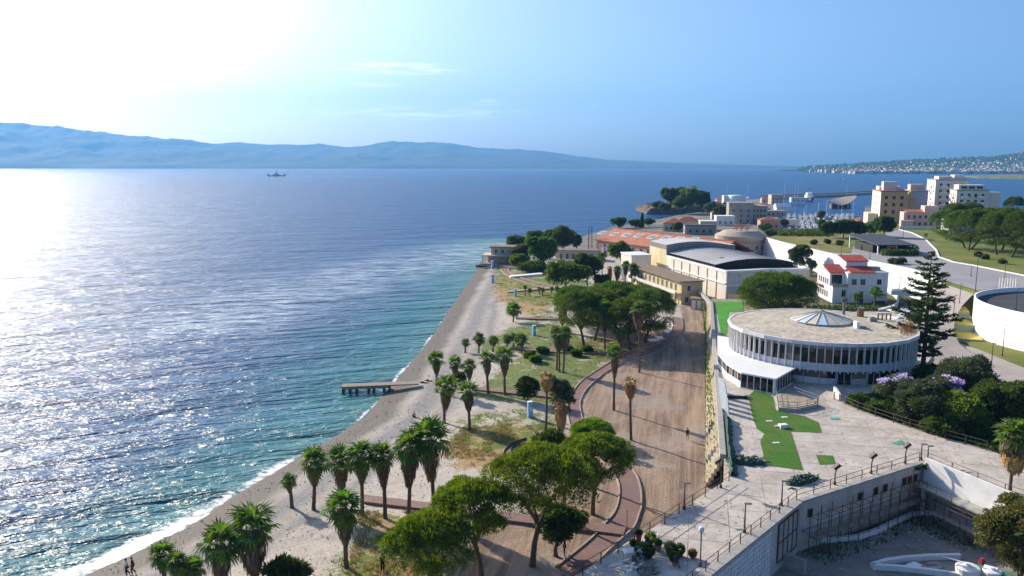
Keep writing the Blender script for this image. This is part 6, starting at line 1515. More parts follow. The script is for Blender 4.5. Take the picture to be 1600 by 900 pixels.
block(t, Z3, AU, AV, -4.5, -.3, 4, 20, 0, h - 10.5, M_cream, 'low_wing')
t, h = flats('yellow apartment block with blank pale lilac end wall', 1420, 390, 15, 7.5, 25.5, M_ylw, M_lil, 4, 3, 0)
block(t, Z3, AU, AV, .5, 6.5, 5, 13, h + .45, h + 3.2, M_pinkw, 'penthouse')
t, h = flats('tall white apartment block with many balconies', 1457, 400, 20, 14.5, 30.6, M_apw, M_apw, 6, 4, 4, balc=2, z0=ZP - 9)
block(t, Z3, AU, AV, 2, 8, 4, 14, h + .45, h + 1.9, M_hallw, 'penthouse'); block(t, Z3, AU, AV, 9, 13.5, 4, 12, h + .45, h + 2.6, M_hallw, 'penthouse')
t, h = flats('broad white apartment block at the right end with penthouse windows', 1491, 372, 13, 13, 26.4, M_apw, M_apw, 5, 3, 4, balc=2)
block(t, Z3, AU, AV, 1, 12, 2, 11, h + .45, h + 2.6, M_apw, 'penthouse'); windows(t, AU * 1 + AV * 2, AU * 12 + AV * 2, h + .9, 1, 3, 2.4, 1.0, 1, gm=M_black)
block(t, Z3, AU, AV, 13.02, 19, 3, 12, 0, h - .8, M_apw, 'right_wing')
t = thing('pink_house', 'pale pink house with red roof before the yellow block', 'house', at(1411, 355, ZP)); block(t, Z3, AU, AV, 0, 13, 0, 10, 0, 6.5, M_pinkw); block(t, Z3, AU, AV, 8, 13.5, -.6, 8, 6.5, 9.4, M_pinkw, 'upper_block'); slope_roof(t, Z3, AU, AV, 1, 8, -.3, 6, 6.6, 7.6, M_redr); block(t, Z3, AU, AV, -1.5, 3.5, -3.5, -.02, 0, 3.2, M_pinkw, 'front_wing'); windows(t, Z3, AU * 13, 1, 2, 5, .9, 1.3, 3.0, gm=M_black, fm=M_pinkw)
t = thing('white_house', 'small white rounded house among the pines before the broad block', 'house', ray(1494, 345, 335).xy.to_3d() + Vector((0, 0, ZP))); b = MB(); b.lathe([(4, 0), (4, 7.8), (3.6, 8.2), (.2, 8.4)], 20, c=(6, 3, 0), cap=False); b.build('round_room', M_whitec, t, True); b = MB(); b.prism([(-3, 0, 0), (2.5, -1, 0), (2.5, 6, 0), (-3, 6, 0)], 0, 5.4); b.build('side_room', M_whitec, t)
b = MB(); p = at(1405, 358, ZP); q = at(1462, 359, ZP); b.beam(p + Vector((0, 0, .6)), q + Vector((0, 0, .6)), .3, 1.2); tag(b.build('front_wall', M_whitec), 'low white wall before the pink house', 'wall')
# ---- harbour
hq = MB(); P = [at(*p, 2.5) for p in ((1192, 308.5), (1230, 306.5), (1270, 305.3), (1315, 303.5), (1362, 300), (1420, 297))]
for a, c in zip(P, P[1:]): hq.beam(a + Vector((0, 0, -2)), c + Vector((0, 0, -2)), 9, 4.5); hq.beam(a + Vector((0, 6, .4)), c + Vector((0, 6, .4)), 2, 3.2)
tag(hq.build('breakwater', M_stone2), 'long dark stone breakwater of the marina', 'breakwater')
pq = MB()
for k in range(7):
    Y = 452 + k * 23; a = ray(1226 - 1, 340, Y); c = ray(1344, 340, Y); pq.beam(Vector((a.x, Y, .45)), Vector((c.x, Y + 6, .45)), 1.8, .5)
tag(pq.build('pontoons', M_conc), 'rows of floating pontoons in the marina', 'pontoon')
BM = []
for k, (L, W, c) in enumerate(((7.2, 2.3, M_whitec), (9, 2.7, M_whitec), (6.2, 2.1, mat('blue_hull', (.10, .17, .30), None, 1, .5)))):
    hl = hull_mesh(L, W, 1.3, [c, (M_white, mat('teak_deck', (.32, .24, .16), None, 1, .8), mat('blue_cover', (.16, .26, .42), None, 1, .8))[k]]); b = MB(); b.prism([(L * .22, -W * .3, 0), (L * .62, -W * .24, 0), (L * .62, W * .24, 0), (L * .22, W * .3, 0)], 1.2, 2.1); b.prism([(L * .2, -W * .3, 0), (L * .42, -W * .28, 0), (L * .42, W * .28, 0), (L * .2, W * .3, 0)], 2.11, 2.9 if k == 1 else 2.3)
    BM.append((hl, b.mesh('cabin', M_whitec)))
sm_ = MB(); sm_.tube([(4.3, 0, 1.2), (4.3, 0, 12)], .11, 5); sm_.beam((4.2, 0, 2.8), (.8, 0, 2.8), .14, .14); sm_ = sm_.mesh('mast', M_whitec)
rg = random.Random(12); ORD = ('nearest', 'second nearest', 'third nearest', 'middle', 'third farthest', 'second farthest', 'farthest')
for k in range(7):
    Y = 452 + k * 23; x0, x1 = ray(1228, 340, Y).x, ray(1342, 340, Y).x; nbo = int((x1 - x0) / 4.1)
    for i in range(nbo):
        for sd in (-1, 1):
            if rg.random() < .14: continue
            f = (i + .5) / nbo; sail = rg.random() < .10; v = rg.randrange(3); x = x0 + (x1 - x0) * f
            t = thing('sailing_boat' if sail else 'motor_boat', ('white sailing boat with bare mast at the %s marina pontoon' % ORD[k]) if sail else ('%s at the %s marina pontoon' % (('small all white motor boat with cabin moored', 'larger white motor boat with brown deck moored', 'small motor boat with dark hull and blue cover moored')[v], ORD[k])), 'boat', (x, Y + 6 * f + sd * 1.5, -.25), sd * PI / 2 - .45 + rg.uniform(-.12, .12), 'sailing boats in the marina' if sail else 'motor boats in the marina')
            put('hull', BM[v][0], t); put('cabin', BM[v][1], t)
            if sail: put('mast', sm_, t)
for px, top, lab in ((1136, 287, 'leftmost tall bare mast beyond the ruin'), (1168, 288, 'tall bare mast right of the white storage building'), (1226, 282, 'tall bare mast left of the yacht'), (1242, 281, 'leftmost of two close tall masts by the yacht'), (1247, 280, 'rightmost of two close tall masts by the yacht'), (1323, 290, 'lone mast behind the shell roof')):
    p = at(px, 311, 0); t = thing('sailing_yacht', lab, 'sailing boat', p, 1.3); put('hull', hull_mesh(14, 4, 1.5, [M_whitec, M_white]), t, (0, 0, -.3)); hm = hpx(p, px, top); b = MB(); b.tube([(6, 0, 1), (6, 0, hm)], .22, 5); b.build('mast', M_whitec, t); b = MB(); b.beam((6, 0, 2.5), (1, 0, 2.5), .2, .2); b.build('boom', M_whitec, t)
p = at(1273, 315, 0); t = thing('motor_yacht', 'large white motor yacht with navy hull seen bow first', 'yacht', p + Vector((0, 20, 0)), -PI / 2 - .25); M_navy = mat('navy_hull', (.03, .06, .14), None, 1, .4)
put('hull', hull_mesh(30, 10, 4.2, [M_navy, M_whitec]), t, (0, 0, -.6)); b = MB(); b.prism([(4, -4, 0), (20, -3, 0), (20, 3, 0), (4, 4, 0)], 3.5, 6.5); b.build('saloon', M_whitec, t); b = MB(); b.prism([(6, -3, 0), (16, -2.4, 0), (16, 2.4, 0), (6, 3, 0)], 6.5, 9); b.build('bridge', M_whitec, t); b = MB(); b.tube([(9, 0, 9), (8.5, 0, 16)], .25, 5); b.beam((8.7, -2, 12), (8.7, 2, 12), .3, .3); b.build('mast', M_metal, t)
p = at(1296, 326, 0); t = thing('shell_stage', 'curved shell shaped canopy beside the marina', 'canopy', p); b = MB(); n = 16; W = px_m(p, 42)
A = [Vector((W * k / n, 0, 3 + 9 * (k / n) ** 1.6 * .9)) for k in range(n + 1)]; Bq = [Vector((W * (.0 + .98 * k / n), 12 * math.sin(PI * min(1, .1 + .9 * k / n)) + 2, 6 + 5.5 * (k / n))) for k in range(n + 1)]
A = [Vector((q.x, q.y, 3.2 + 6.8 * ((2 * k / n - .85) ** 2) * .8)) for k, q in enumerate(A)]; b.strip(A, Bq); b.strip([q - Vector((0, 0, .4)) for q in A], A); b.build('shell_roof', mat('shell_canvas', (.36, .33, .29), (.28, .26, .23), .5, .9), t); b = MB(); b.box((W * .5, 7, 0), (W * .7, 6, 4)); b.build('stage', M_dark, t)
for x in (.05, .35, .7): b = MB(); b.box((W * x, 1, 0), (.5, .5, 4.2)); b.build('post', M_whitec, t)
# ---- ferry, far sailing boat, far town
p = at(432, 275.5, 0); t = thing('ferry', 'pale double ended ferry crossing the strait', 'ferry', p, .08); L = px_m(p, 28); M_fer = mat('ferry_paint', (.62, .64, .66), (.5, .52, .55), .05, .6)
b = MB(); b.add([(-L / 2, -7, 3.2), (L / 2, -7, 3.2), (L / 2, 7, 3.2), (-L / 2, 7, 3.2), (-L / 2 + 6, -6, -1), (L / 2 - 6, -6, -1), (L / 2 - 6, 6, -1), (-L / 2 + 6, 6, -1)], [(0, 1, 2, 3), (4, 5, 1, 0), (5, 6, 2, 1), (6, 7, 3, 2), (7, 4, 0, 3)]); b.build('hull', mat('ferry_hull', (.20, .24, .30), None, .05, .6), t)
for nm, x, sx, z, hz, m in (('bow_ramp', L * .44, L * .1, 3.2, 4.5, M_fer), ('stern_ramp', -L * .44, L * .1, 3.2, 4.5, M_whitec), ('superstructure', 0, L * .34, 3.2, 4, M_fer), ('bridge', 0, L * .16, 7.2, 4, M_fer)): b = MB(); b.box((x, 0, z), (sx, 12, hz)); b.build(nm, m, t)
b = MB(); b.tube([(0, 0, 11), (0, 0, 19)], .7, 6); b.build('mast', M_dark, t)
b = MB(); b.add([p + Vector((L / 2 + 5, -4, .06)), p + Vector((L / 2 + 330, -12, .06)), p + Vector((L / 2 + 330, 12, .06)), p + Vector((L / 2 + 5, 4, .06))], [(0, 1, 2, 3)]); tag(b.build('wake', M_fer), 'thin white wake behind the ferry', kind='stuff')
p = at(1318, 280, 0); t = thing('sailing_boat', 'tiny white sailing boat alone on the open water before the far town', 'sailing boat', p); put('hull', hull_mesh(11, 4, 1.6, [M_whitec, M_white]), t); b = MB(); b.add([(4, 0, 2), (4, .25, 2), (-1, .2, 2.5), (4, .1, 15)], [(0, 1, 3), (1, 2, 3), (2, 0, 3)]); b.build('sail', M_whitec, t)
def far_town():
    rg = random.Random(21); groups = [(MB(), mat('town_white', (.72, .68, .63), None, .02, .9)), (MB(), mat('town_terracotta', (.52, .32, .24), None, .02, .9)), (MB(), mat('town_beige', (.58, .50, .40), None, .02, .9))]
    hv_ = bpy.data.objects['coastal_hill'].data
    from mathutils.bvhtree import BVHTree
    bv = BVHTree.FromPolygons([v.co for v in hv_.vertices], [tuple(q.vertices) for q in hv_.polygons])
    for k in range(4200):
        px = rg.uniform(1252, 1680); u = rg.random() ** 2.2; Y = 3520 + 1900 * u
        if rg.random() > (1.25 - u * 1.4) * min(1, .35 + (px - 1250) / 120): continue
        X = ray(px, 262, Y).x; hit = bv.ray_cast(Vector((X, Y, 2000)), Vector((0, 0, -1)))
        if hit[0] is None: continue
        z = max(0, hit[0].z); g = groups[0 if rg.random() < .5 else rg.randrange(3)][0]; s = rg.uniform(6, 15)
        g.box((X, Y, z - 4), (s * rg.uniform(.8, 1.9), s, 4 + rg.uniform(6, 15)), rg.uniform(-.4, .4))
    for nm, (b, m) in zip(('white_town_houses', 'red_town_houses', 'beige_town_houses'), groups): tag(b.build(nm, m), {'w': 'white', 'r': 'terracotta', 'b': 'beige'}[nm[0]] + ' houses of the far town along the coast', kind='stuff')
    b = MB()
    for k in range(2600):
        px = rg.uniform(1250, 1680); Y = 3500 + 2000 * rg.random(); X = ray(px, 262, Y).x; hit = bv.ray_cast(Vector((X, Y, 2000)), Vector((0, 0, -1)))
        if hit[0] is None: continue
        for j in range(3): add_leaf(b, Vector((X + rg.uniform(-9, 9), Y, hit[0].z)), Vector((rg.uniform(-.5, .5), 0, 1)), rg.uniform(8, 18), rg.uniform(10, 18), rg, False)
    tag(b.build('far_trees', M_leaf_dark), 'dark trees between the houses of the far town', kind='stuff')
    sp = MB(); P = [at(px, py, 0) for px, py in ((1505, 276), (1530, 278.5), (1600, 280), (1700, 281), (1700, 273), (1600, 273.5), (1530, 274.5))]; sp.prism(P, -1, 3); tag(sp.build('sand_spit', M_lawn), 'low green spit of land before the far town', kind='structure')
far_town()
# ------------------------------------------------------------------ trees of garden, plateau and headland
def gz2(px, py, z): return at(px, py, z)
GW = 'trees and shrubs of the wooded garden'
stone_pine('huge round dark pine behind the rotunda beside the hall', (1212, 492), (1212, 462), 114, 62, 41, None, M_pine_dark, base=at(1212, 492, ZG), dense=330)
def broadz(label, b, c, w_, h, seed, m, g, z, **k): return broad(label, b, c, w_, h, seed, m, g, base=at(b[0], b[1], z), **k)
broadz('bushy olive tree against the white wall left of the villa', (1250, 428), (1250, 402), 34, 44, 42, M_leaf_grey, None, ZG, n=130, L=.45, W=.25)
broadz('thin small tree beside the olive tree at the white wall', (1268, 432), (1268, 414), 14, 24, 43, M_leaf_grey, None, ZG, n=40, L=.4, W=.25)
# Norfolk pine: tiers of flat branches
def norfolk(base, top_px, top_py):
    t = thing('norfolk_pine', 'tall tiered conifer standing right of the rotunda', 'conifer', base); h = hpx(base, top_px, top_py); rg = random.Random(3)
    b = MB(); b.tube([(0, 0, -.5), (.1, 0, h * .3), (0, .1, h * .7), (0, 0, h)], [.42, .32, .18, .03], 8); b.build('trunk', M_bark, t, True)
    lv = MB(); br = MB(); tiers = 19
    for k in range(tiers):
        f = k / (tiers - 1); z = h * (.16 + .82 * f); R_ = px_m(base, 51) * (1 - f) ** .55 * (1.0 if k > 3 else .5 + .12 * k) * (1 + .25 * math.sin(k * 2.1)) * .92 + .3; nb_ = 6 if f < .85 else 4; a0 = rg.uniform(0, 6)
        for i in range(nb_):
            a = a0 + 2 * PI * i / nb_ + rg.uniform(-.2, .2); r = R_ * rg.uniform(.55, 1.15); zz = z + rg.uniform(-.45, .45); tip = Vector((r * math.cos(a), r * math.sin(a), zz + r * .12 + rg.uniform(-.45, .4))); st_ = Vector((0, 0, zz)); md = st_.lerp(tip, .5) - Vector((0, 0, r * .06))
            br.tube([st_, md, tip], [.07, .05, .02], 4)
            nL = int(12 + 25 * r)
            for j in range(nL):
                q = rg.uniform(.12, 1.0); p = (st_.lerp(md, q * 2) if q < .5 else md.lerp(tip, q * 2 - 1)); side = Vector((-math.sin(a), math.cos(a), 0)) * rg.choice((-1, 1)); n = side * rg.uniform(.3, 1.0) + Vector((math.cos(a), math.sin(a), 0)) * .5 + Vector((0, 0, rg.uniform(-.35, .55)))
                add_leaf(lv, p, n, rg.uniform(.4, .95) * (.6 + .4 * r / 4), .16, rg)
    br.build('branches', M_bark, t); lv.build('crown', M_spruce, t)
norfolk(at(1441, 582, 5.0), 1449, 393)
broadz('grey green tree with feathery crown below the conifer', (1438, 668), (1437, 628), 84, 78, 51, M_leaf_grey, GW, ZG - .5, n=190, L=.4, W=.13)
broadz('wide grey green tree at the edge of the piazza', (1515, 640), (1512, 592), 96, 66, 52, M_leaf_grey, GW, ZG - .5, n=190, L=.4, W=.14)
broadz('yellow green leafy bush in front of the dark wood', (1508, 680), (1506, 645), 84, 68, 53, M_leaf_light, GW, ZG - .5, n=150, L=.42, W=.28)
broadz('dark tree filling the right side of the garden', (1562, 682), (1562, 636), 80, 86, 54, M_leaf_dark, GW, ZG - .5, n=180)
broadz('blackish tree at the right edge of the picture', (1604, 690), (1604, 640), 76, 100, 55, M_leaf_dark, GW, ZG - .5, n=170)
broadz('dark shrub mass beneath the conifer', (1462, 600), (1462, 588), 70, 36, 56, M_leaf_dark, GW, ZG, n=110)
broadz('fresh green bush at the near end of the garden fence', (1344, 640), (1344, 628), 30, 22, 57, M_leaf, GW, ZG, n=50)
broadz('low dark bush along the garden fence', (1374, 650), (1374, 640), 44, 22, 58, M_leaf_dark, GW, ZG, n=60)
broadz('dark bush under the lilac tree', (1400, 662), (1402, 643), 44, 34, 59, M_leaf_dark, GW, ZG - .5, n=80)
broadz('dark green shrub at the right end of the garden fence', (1470, 688), (1470, 668), 60, 34, 60, M_leaf_dark, GW, ZG - .5, n=90)
broadz('dark shrub before the right garden tree', (1535, 690), (1535, 668), 54, 40, 61, M_leaf_dark, GW, ZG - .5, n=90)
def jacaranda(label, b_, c, w_, h, seed):
    p = at(b_[0], b_[1], ZG); t = broad(label, b_, c, w_, h, seed, M_leaf_grey, GW, 'jacaranda_tree', 'tree', p, n=70, L=.35, W=.2, per=50); wd = px_m(p, w_) / 2; rz_ = px_m(p, h) / 2
    me = broad_crown(seed + 3, wd * 1.03, rz_ * 1.05, M_flower, .26, .22, 46, 26); put('blossom', me, t, (0, 0, hpx(p, *c) + .3))
jacaranda('jacaranda with lilac blossom beside the rotunda wall', (1406, 650), (1402, 606), 56, 40, 71)
jacaranda('jacaranda with lilac blossom between the two grey green trees', (1476, 652), (1474, 610), 52, 44, 72)
b = MB(); rg = random.Random(14)
for k in range(9000):
    px, py = rg.uniform(1330, 1640), rg.uniform(600, 735); p = at(px, py, ZG + .1)
    if inside(p.x, p.y, TP2): continue
    add_leaf(b, p, Vector((rg.uniform(-.8, .8), rg.uniform(-.8, .8), 1)), rg.uniform(.3, .9), .35, rg)
tag(b.build('undergrowth', M_leaf_dark), 'dark undergrowth covering the wooded garden', kind='stuff')
# hedge and small palm of the villa
b = MB(); rg = random.Random(6)
for k in range(2600):
    p = at(rg.uniform(1262, 1372), rg.uniform(484, 490), ZG); p.z += rg.uniform(0, 1.1); add_leaf(b, p, rnd_dir(rg) + Vector((0, 0, .5)), .5, .35, rg, False)
tag(b.build('hedge', M_leaf_dark), 'clipped dark hedge between rotunda roof and villa', 'hedge')
palm('small bright palm on the lawn before the villa', at(1365, 484, ZG), hpx(at(1365, 484, ZG), 1364, 457), .5, px_m(at(1365, 484, ZG), 24) / 2, 90, False, False, None, .3)
palm('drooping dark palm close to the villa front', at(1340, 479, ZG), hpx(at(1340, 479, ZG), 1340, 465), .5, px_m(at(1340, 479, ZG), 18) / 2, 91, False, False, None, .25)
p = at(1578, 768, ZT); palm('large palm with orange brown skirt on the terrace at the right edge', p, hpx(p, 1572, 684), hpx(p, 1572, 684) - hpx(p, 1572, 728), px_m(p, 64) / 2, 93, True, False, None, px_m(p, 21), n=30, tr=.8)
put('dead_fronds', SKIRT_DRY[0], bpy.data.objects[[o.name for o in C.objects if o.get('label') == 'large palm with orange brown skirt on the terrace at the right edge'][0]], (-.25, -.1, hpx(p, 1572, 700)), (0, 0, 1), (px_m(p, 20), px_m(p, 20), 2.6))
p = at(1600, 985, ZY); broad('olive coloured tree with rusty leaves in the bottom right corner', (1600, 985), (1598, 840), 108, 150, 81, M_euc, None, base=p, n=230, L=.26, W=.15, per=110)
# plateau trees
GPP = 'round dark trees lining the plateau lawn'
for k, (px, py, cx_, cy_, w_, h, lab) in enumerate(((1294, 371, 1293, 356, 25, 22, 'leftmost round dark tree of the row on the plateau lawn'), (1318, 371, 1318, 355, 34, 25, 'widest round dark tree in the middle of the row'), (1341, 371, 1341, 356, 26, 22, 'right round dark tree of the row on the plateau lawn'))): broadz(lab, (px, py), (cx_, cy_), w_, h, 100 + k, M_leaf_dark, GPP, ZP, n=150, L=.6, W=.4)
broadz('bright yellow green tree at the end of the dark row', (1360, 368), (1360, 356), 22, 20, 104, M_leaf_light, None, ZP, n=90, L=.6, W=.4)
broadz('dark tree with hanging crown beside the kiosk road', (1382, 370), (1381, 351), 34, 30, 105, M_leaf_dark, None, ZP, n=130, L=.6, W=.4)
GR = 'stone pines on the plateau lawn'
for k, (px, py, cx_, cy_, w_, h, lab) in enumerate(((1507, 387, 1500, 355, 46, 38, 'front left pine of the plateau grove with leaning trunk'), (1514, 391, 1520, 354, 44, 40, 'pine of the plateau grove with the palest trunk'), (1519, 389, 1540, 352, 44, 34, 'pine in the centre of the plateau grove'),
        (1557, 398, 1556, 360, 46, 42, 'front pine of the plateau grove right of the gap'), (1566, 391, 1576, 352, 50, 40, 'pine behind the front right one in the plateau grove'), (1581, 402, 1594, 362, 54, 46, 'rightmost front pine of the plateau grove'),
        (1478, 375, 1478, 350, 40, 32, 'leftmost pine of the plateau grove near the apartments'), (1492, 368, 1492, 338, 40, 30, 'rear left pine of the plateau grove'), (1520, 362, 1518, 332, 36, 24, 'rear middle pine of the plateau grove before the broad block'), (1550, 372, 1552, 342, 44, 26, 'rear right pine of the plateau grove'),
        (1590, 375, 1590, 344, 46, 26, 'rear pine of the plateau grove at the right edge'), (1585, 348, 1585, 321, 28, 22, 'lone round pine standing higher behind the grove'))):
    stone_pine(lab, (px, py), (cx_, cy_ + 3), w_ * 1.12, h * 1.45, 120 + k, GR, M_pine_dark, base=at(px, py, ZP))
for k, (px, py, cx_, cy_, w_, h, m, lab) in enumerate(((1030, 329, 1029, 321, 22, 12, M_leaf_dark, 'low scrub on the seaward rocks of the headland'), (1040, 332, 1039, 324, 20, 12, M_leaf_grey, 'low scrub in front of the dark headland tree'), (1078, 331, 1077, 309, 34, 38, M_leaf_light, 'big yellow green tree on the headland'), (1050, 331, 1047, 306, 26, 30, M_leaf_dark, 'dark tree at the seaward end of the headland'), (1098, 332, 1098, 312, 26, 34, M_leaf_dark, 'dark tree right of the yellow green one on the headland'), (1062, 333, 1062, 318, 22, 22, M_leaf, 'low tree in the middle of the headland'), (1066, 328, 1064, 302, 20, 20, M_leaf_dark, 'tall dark tree behind the headland'), (1112, 338, 1112, 325, 24, 20, M_leaf_grey, 'grey bush at the foot of the headland'), (1127, 342, 1127, 330, 24, 18, M_leaf_dark, 'dark bush between headland and ruin'))):
    broadz(lab, (px, py), (cx_, cy_), w_, h, 140 + k, m, 'trees on the headland', 2.5, n=130, L=.9, W=.6)
for k, (px, py, cx_, cy_, w_, h, lab) in enumerate(((966, 356, 966, 347, 26, 16, 'dark round tree behind the red roof, nearest the sea'), (992, 355, 993, 349, 20, 12, 'small dark tree behind the red roof'), (1014, 354, 1014, 347, 16, 13, 'dark tree behind the red roof near the cypress'), (1059, 362, 1059, 354, 14, 14, 'dark round tree before the hipped roof house'))):
    broadz(lab, (px, py), (cx_, cy_), w_, h, 150 + k, M_leaf_dark, 'dark trees behind the long red roof', 1.8, n=90, L=.7, W=.5)
t = thing('cypress_tree', 'slim dark cypress behind the long red roof', 'cypress', at(1003, 356, 1.8)); b = MB(); rg = random.Random(2); hc_ = hpx(Vector(t.location), 1003, 334)
for k in range(1500):
    z = rg.random(); r = 1.3 * (1 - z) ** .6 * min(1, z * 6 + .3); a = rg.uniform(0, 6.3); add_leaf(b, Vector((r * math.cos(a), r * math.sin(a), z * hc_)), Vector((math.cos(a) * .4, math.sin(a) * .4, 1)), .9, .4, rg, False)
b.build('crown', M_leaf_dark, t); b = MB(); b.tube([(0, 0, -.2), (0, 0, 3)], .2, 6); b.build('trunk', M_bark, t)
for k, (px, py, w_, h, lab) in enumerate(((1196, 362, 26, 14, 'grey green bush before the marina shed'), (1210, 370, 30, 12, 'dark bush at the foot of the plateau'), (1240, 372, 34, 10, 'low dark bush on the near marina bank'), (1282, 371, 36, 10, 'low dark bush on the marina bank under the row'), (1283, 342, 12, 14, 'small green tree among the marina boats'), (1225, 354, 18, 12, 'low green bush at the left corner of the marina'), (1198, 392, 10, 22, 'narrow dark tree right of the round building'))):
    broadz(lab, (px, py), (px, py - h * .45), w_, h, 160 + k, M_leaf_dark if k % 2 else M_leaf_grey, 'bushes round the marina', 1.8, n=60, L=.7, W=.5)
b = MB(); rg = random.Random(15)
for k in range(2400):
    p = at(rg.uniform(1215, 1300), rg.uniform(362, 369), ZP); p.z += rg.uniform(-1, 1.0); add_leaf(b, p, rnd_dir(rg) + Vector((0, 0, .6)), .9, .6, rg, False)
tag(b.build('hedge', M_leaf_dark), 'long dark hedge along the far edge of the plateau lawn', 'hedge')
b = MB()
for k in range(2400):
    p = at(rg.uniform(1377, 1434), rg.uniform(393, 400), ZP); p.z += rg.uniform(0, 1.8); add_leaf(b, p, rnd_dir(rg) + Vector((0, 0, .5)), .6, .45, rg, False)
tag(b.build('hedge', M_leaf_dark), 'dark hedge in front of the inclined roof pavilion', 'hedge')
for k, (px, py, lab) in enumerate(((1395, 412, 'round clipped bush at the left of the road planter'), (1402, 413, 'round clipped bush in the middle of the road planter'), (1410, 412, 'round clipped bush at the right of the road planter'))): broadz(lab, (px, py), (px, py - 4), 9, 8, 170 + k, M_leaf_dark, 'clipped bushes in the road planter', ZP, n=24, L=.5, W=.35)
LB = ((1272, 382, 'shrub at the left of the plateau lawn'), (1293, 381, 'shrub in the middle of the plateau lawn'), (1312, 383, 'shrub at the right of the plateau lawn'), (1540, 405, 'lonely shrub on the lawn below the plateau pines'), (1566, 412, 'shrub on the lawn near the white kerb'), (1528, 401, 'shrub on the lawn left of the lonely one'))
for k, (px, py, lab) in enumerate(LB): broadz(lab, (px, py), (px, py - 3), 9, 7, 180 + k, M_leaf_grey, 'shrubs on the plateau lawn', ZP, n=22, L=.5, W=.35)
# ------------------------------------------------------------------ lamps, furniture, people
def lamp(label, b, top, z, kind='arm', g=None, m=M_dark):
    p = at(b[0], b[1], z); h = hpx(p, *top); dx = ray(top[0], top[1], p.y).x - p.x
    t = thing('lamp_post', label, 'lamp', p, 0, g)
    bs = MB(); bs.lathe([(.16, 0), (.14, .3), (.06, .4)], 8, cap=False); bs.build('base', m, t)
    pl_ = MB()
    if kind == 'crook':
        pl_.tube([(0, 0, 0), (0, 0, h * .62), (dx * .5, 0, h * .82), (dx, 0, h)], .07, 6); pl_.build('pole', m, t); hd = MB(); hd.box((dx, 0, h - .1), (.75, .55, .32), M=Matrix.Rotation(-.7, 4, 'Y')); hd.build('floodlight', M_dark, t)
    elif kind == 'globe':
        pl_.tube([(0, 0, 0), (0, 0, h)], .055, 6); pl_.build('pole', m, t); hd = MB(); hd.lathe([(.05, h), (.2, h + .1), (.24, h + .3), (.16, h + .48), (.02, h + .52)], 10, cap=False); hd.build('globe', M_whitec, t)
    else:
        pl_.tube([(0, 0, 0), (0, 0, h)], [.09, .05], 6); pl_.build('pole', m, t); hd = MB(); hd.box((.22, 0, h - .04), (.62, .24, .10)); hd.build('lamp_head', M_metal, t)
for b, tp, k, lab in (((1304, 757), (1309, 729), 'crook', 'bent floodlight post nearest the green turf square'), ((1361, 740), (1366, 712), 'crook', 'bent floodlight post in the middle of the yard railing'), ((1414, 724), (1419, 696), 'crook', 'bent floodlight post nearest the corner of the yard'),
        ((1094, 884), (1094, 832), 'globe', 'globe lamp post among the plants of the narrow terrace'), ((1163, 832), (1163, 787), 'arm', 'thin lamp post with flat head on the narrow terrace'), ((1069, 796), (1069, 755), 'plain', 'dark post beside the left railing of the narrow terrace'),
        ((1221, 790), (1221, 752), 'plain', 'thin bare pole beside the green net heap'), ((1439, 719), (1439, 694), 'plain', 'thin rod at the yard corner'), ((1449, 722), (1452, 697), 'plain', 'second thin rod right of the yard corner'), ((1126, 762), (1123, 720), 'crook', 'bent post at the foot of the bleacher wall')):
    lamp(lab, b, tp, ZT + .03, k, 'lamp posts on the terrace')
for b, tp, z, lab in (((1524, 455), (1524, 398), ZP, 'tallest street lamp where the promenade meets the slope'), ((1566, 556), (1570, 508), 5.1, 'street lamp on the small lawn below the circular wall'), ((1489, 502), (1490, 462), 7.5, 'street lamp on the paved slope'), ((1499, 475), (1500, 444), 9.3, 'street lamp at the top of the paved slope'), ((1569, 443), (1569, 412), ZP, 'street lamp on the promenade before the lawn'), ((1517, 432), (1517, 416), ZP, 'short street lamp on the promenade near the tall one'),
        ((1359, 405), (1359, 385), ZP, 'street lamp on the promenade behind the villa'), ((1314, 398), (1315, 380), ZP, 'street lamp at the left end of the promenade'), ((1587, 484), (1589, 451), 11.1, 'lamp post standing on the round terrace'), ((1549, 570), (1551, 536), 5.1, 'thin lamp post on the piazza edge'), ((1404, 470), (1404, 434), 5.0, 'street lamp beside the driveway'), ((1411, 372), (1411, 352), ZP, 'street lamp before the pink house')):
    lamp(lab, b, tp, z, 'arm', 'street lamps of the upper park')
b = MB(); p = at(979.5, 829, 2); b.tube([(0, 0, 0), (0, 0, 2.2)], .03, 5); tag(b.build('sign_pole', M_dark, loc=p), 'thin bare pole at the boardwalk junction', 'pole')
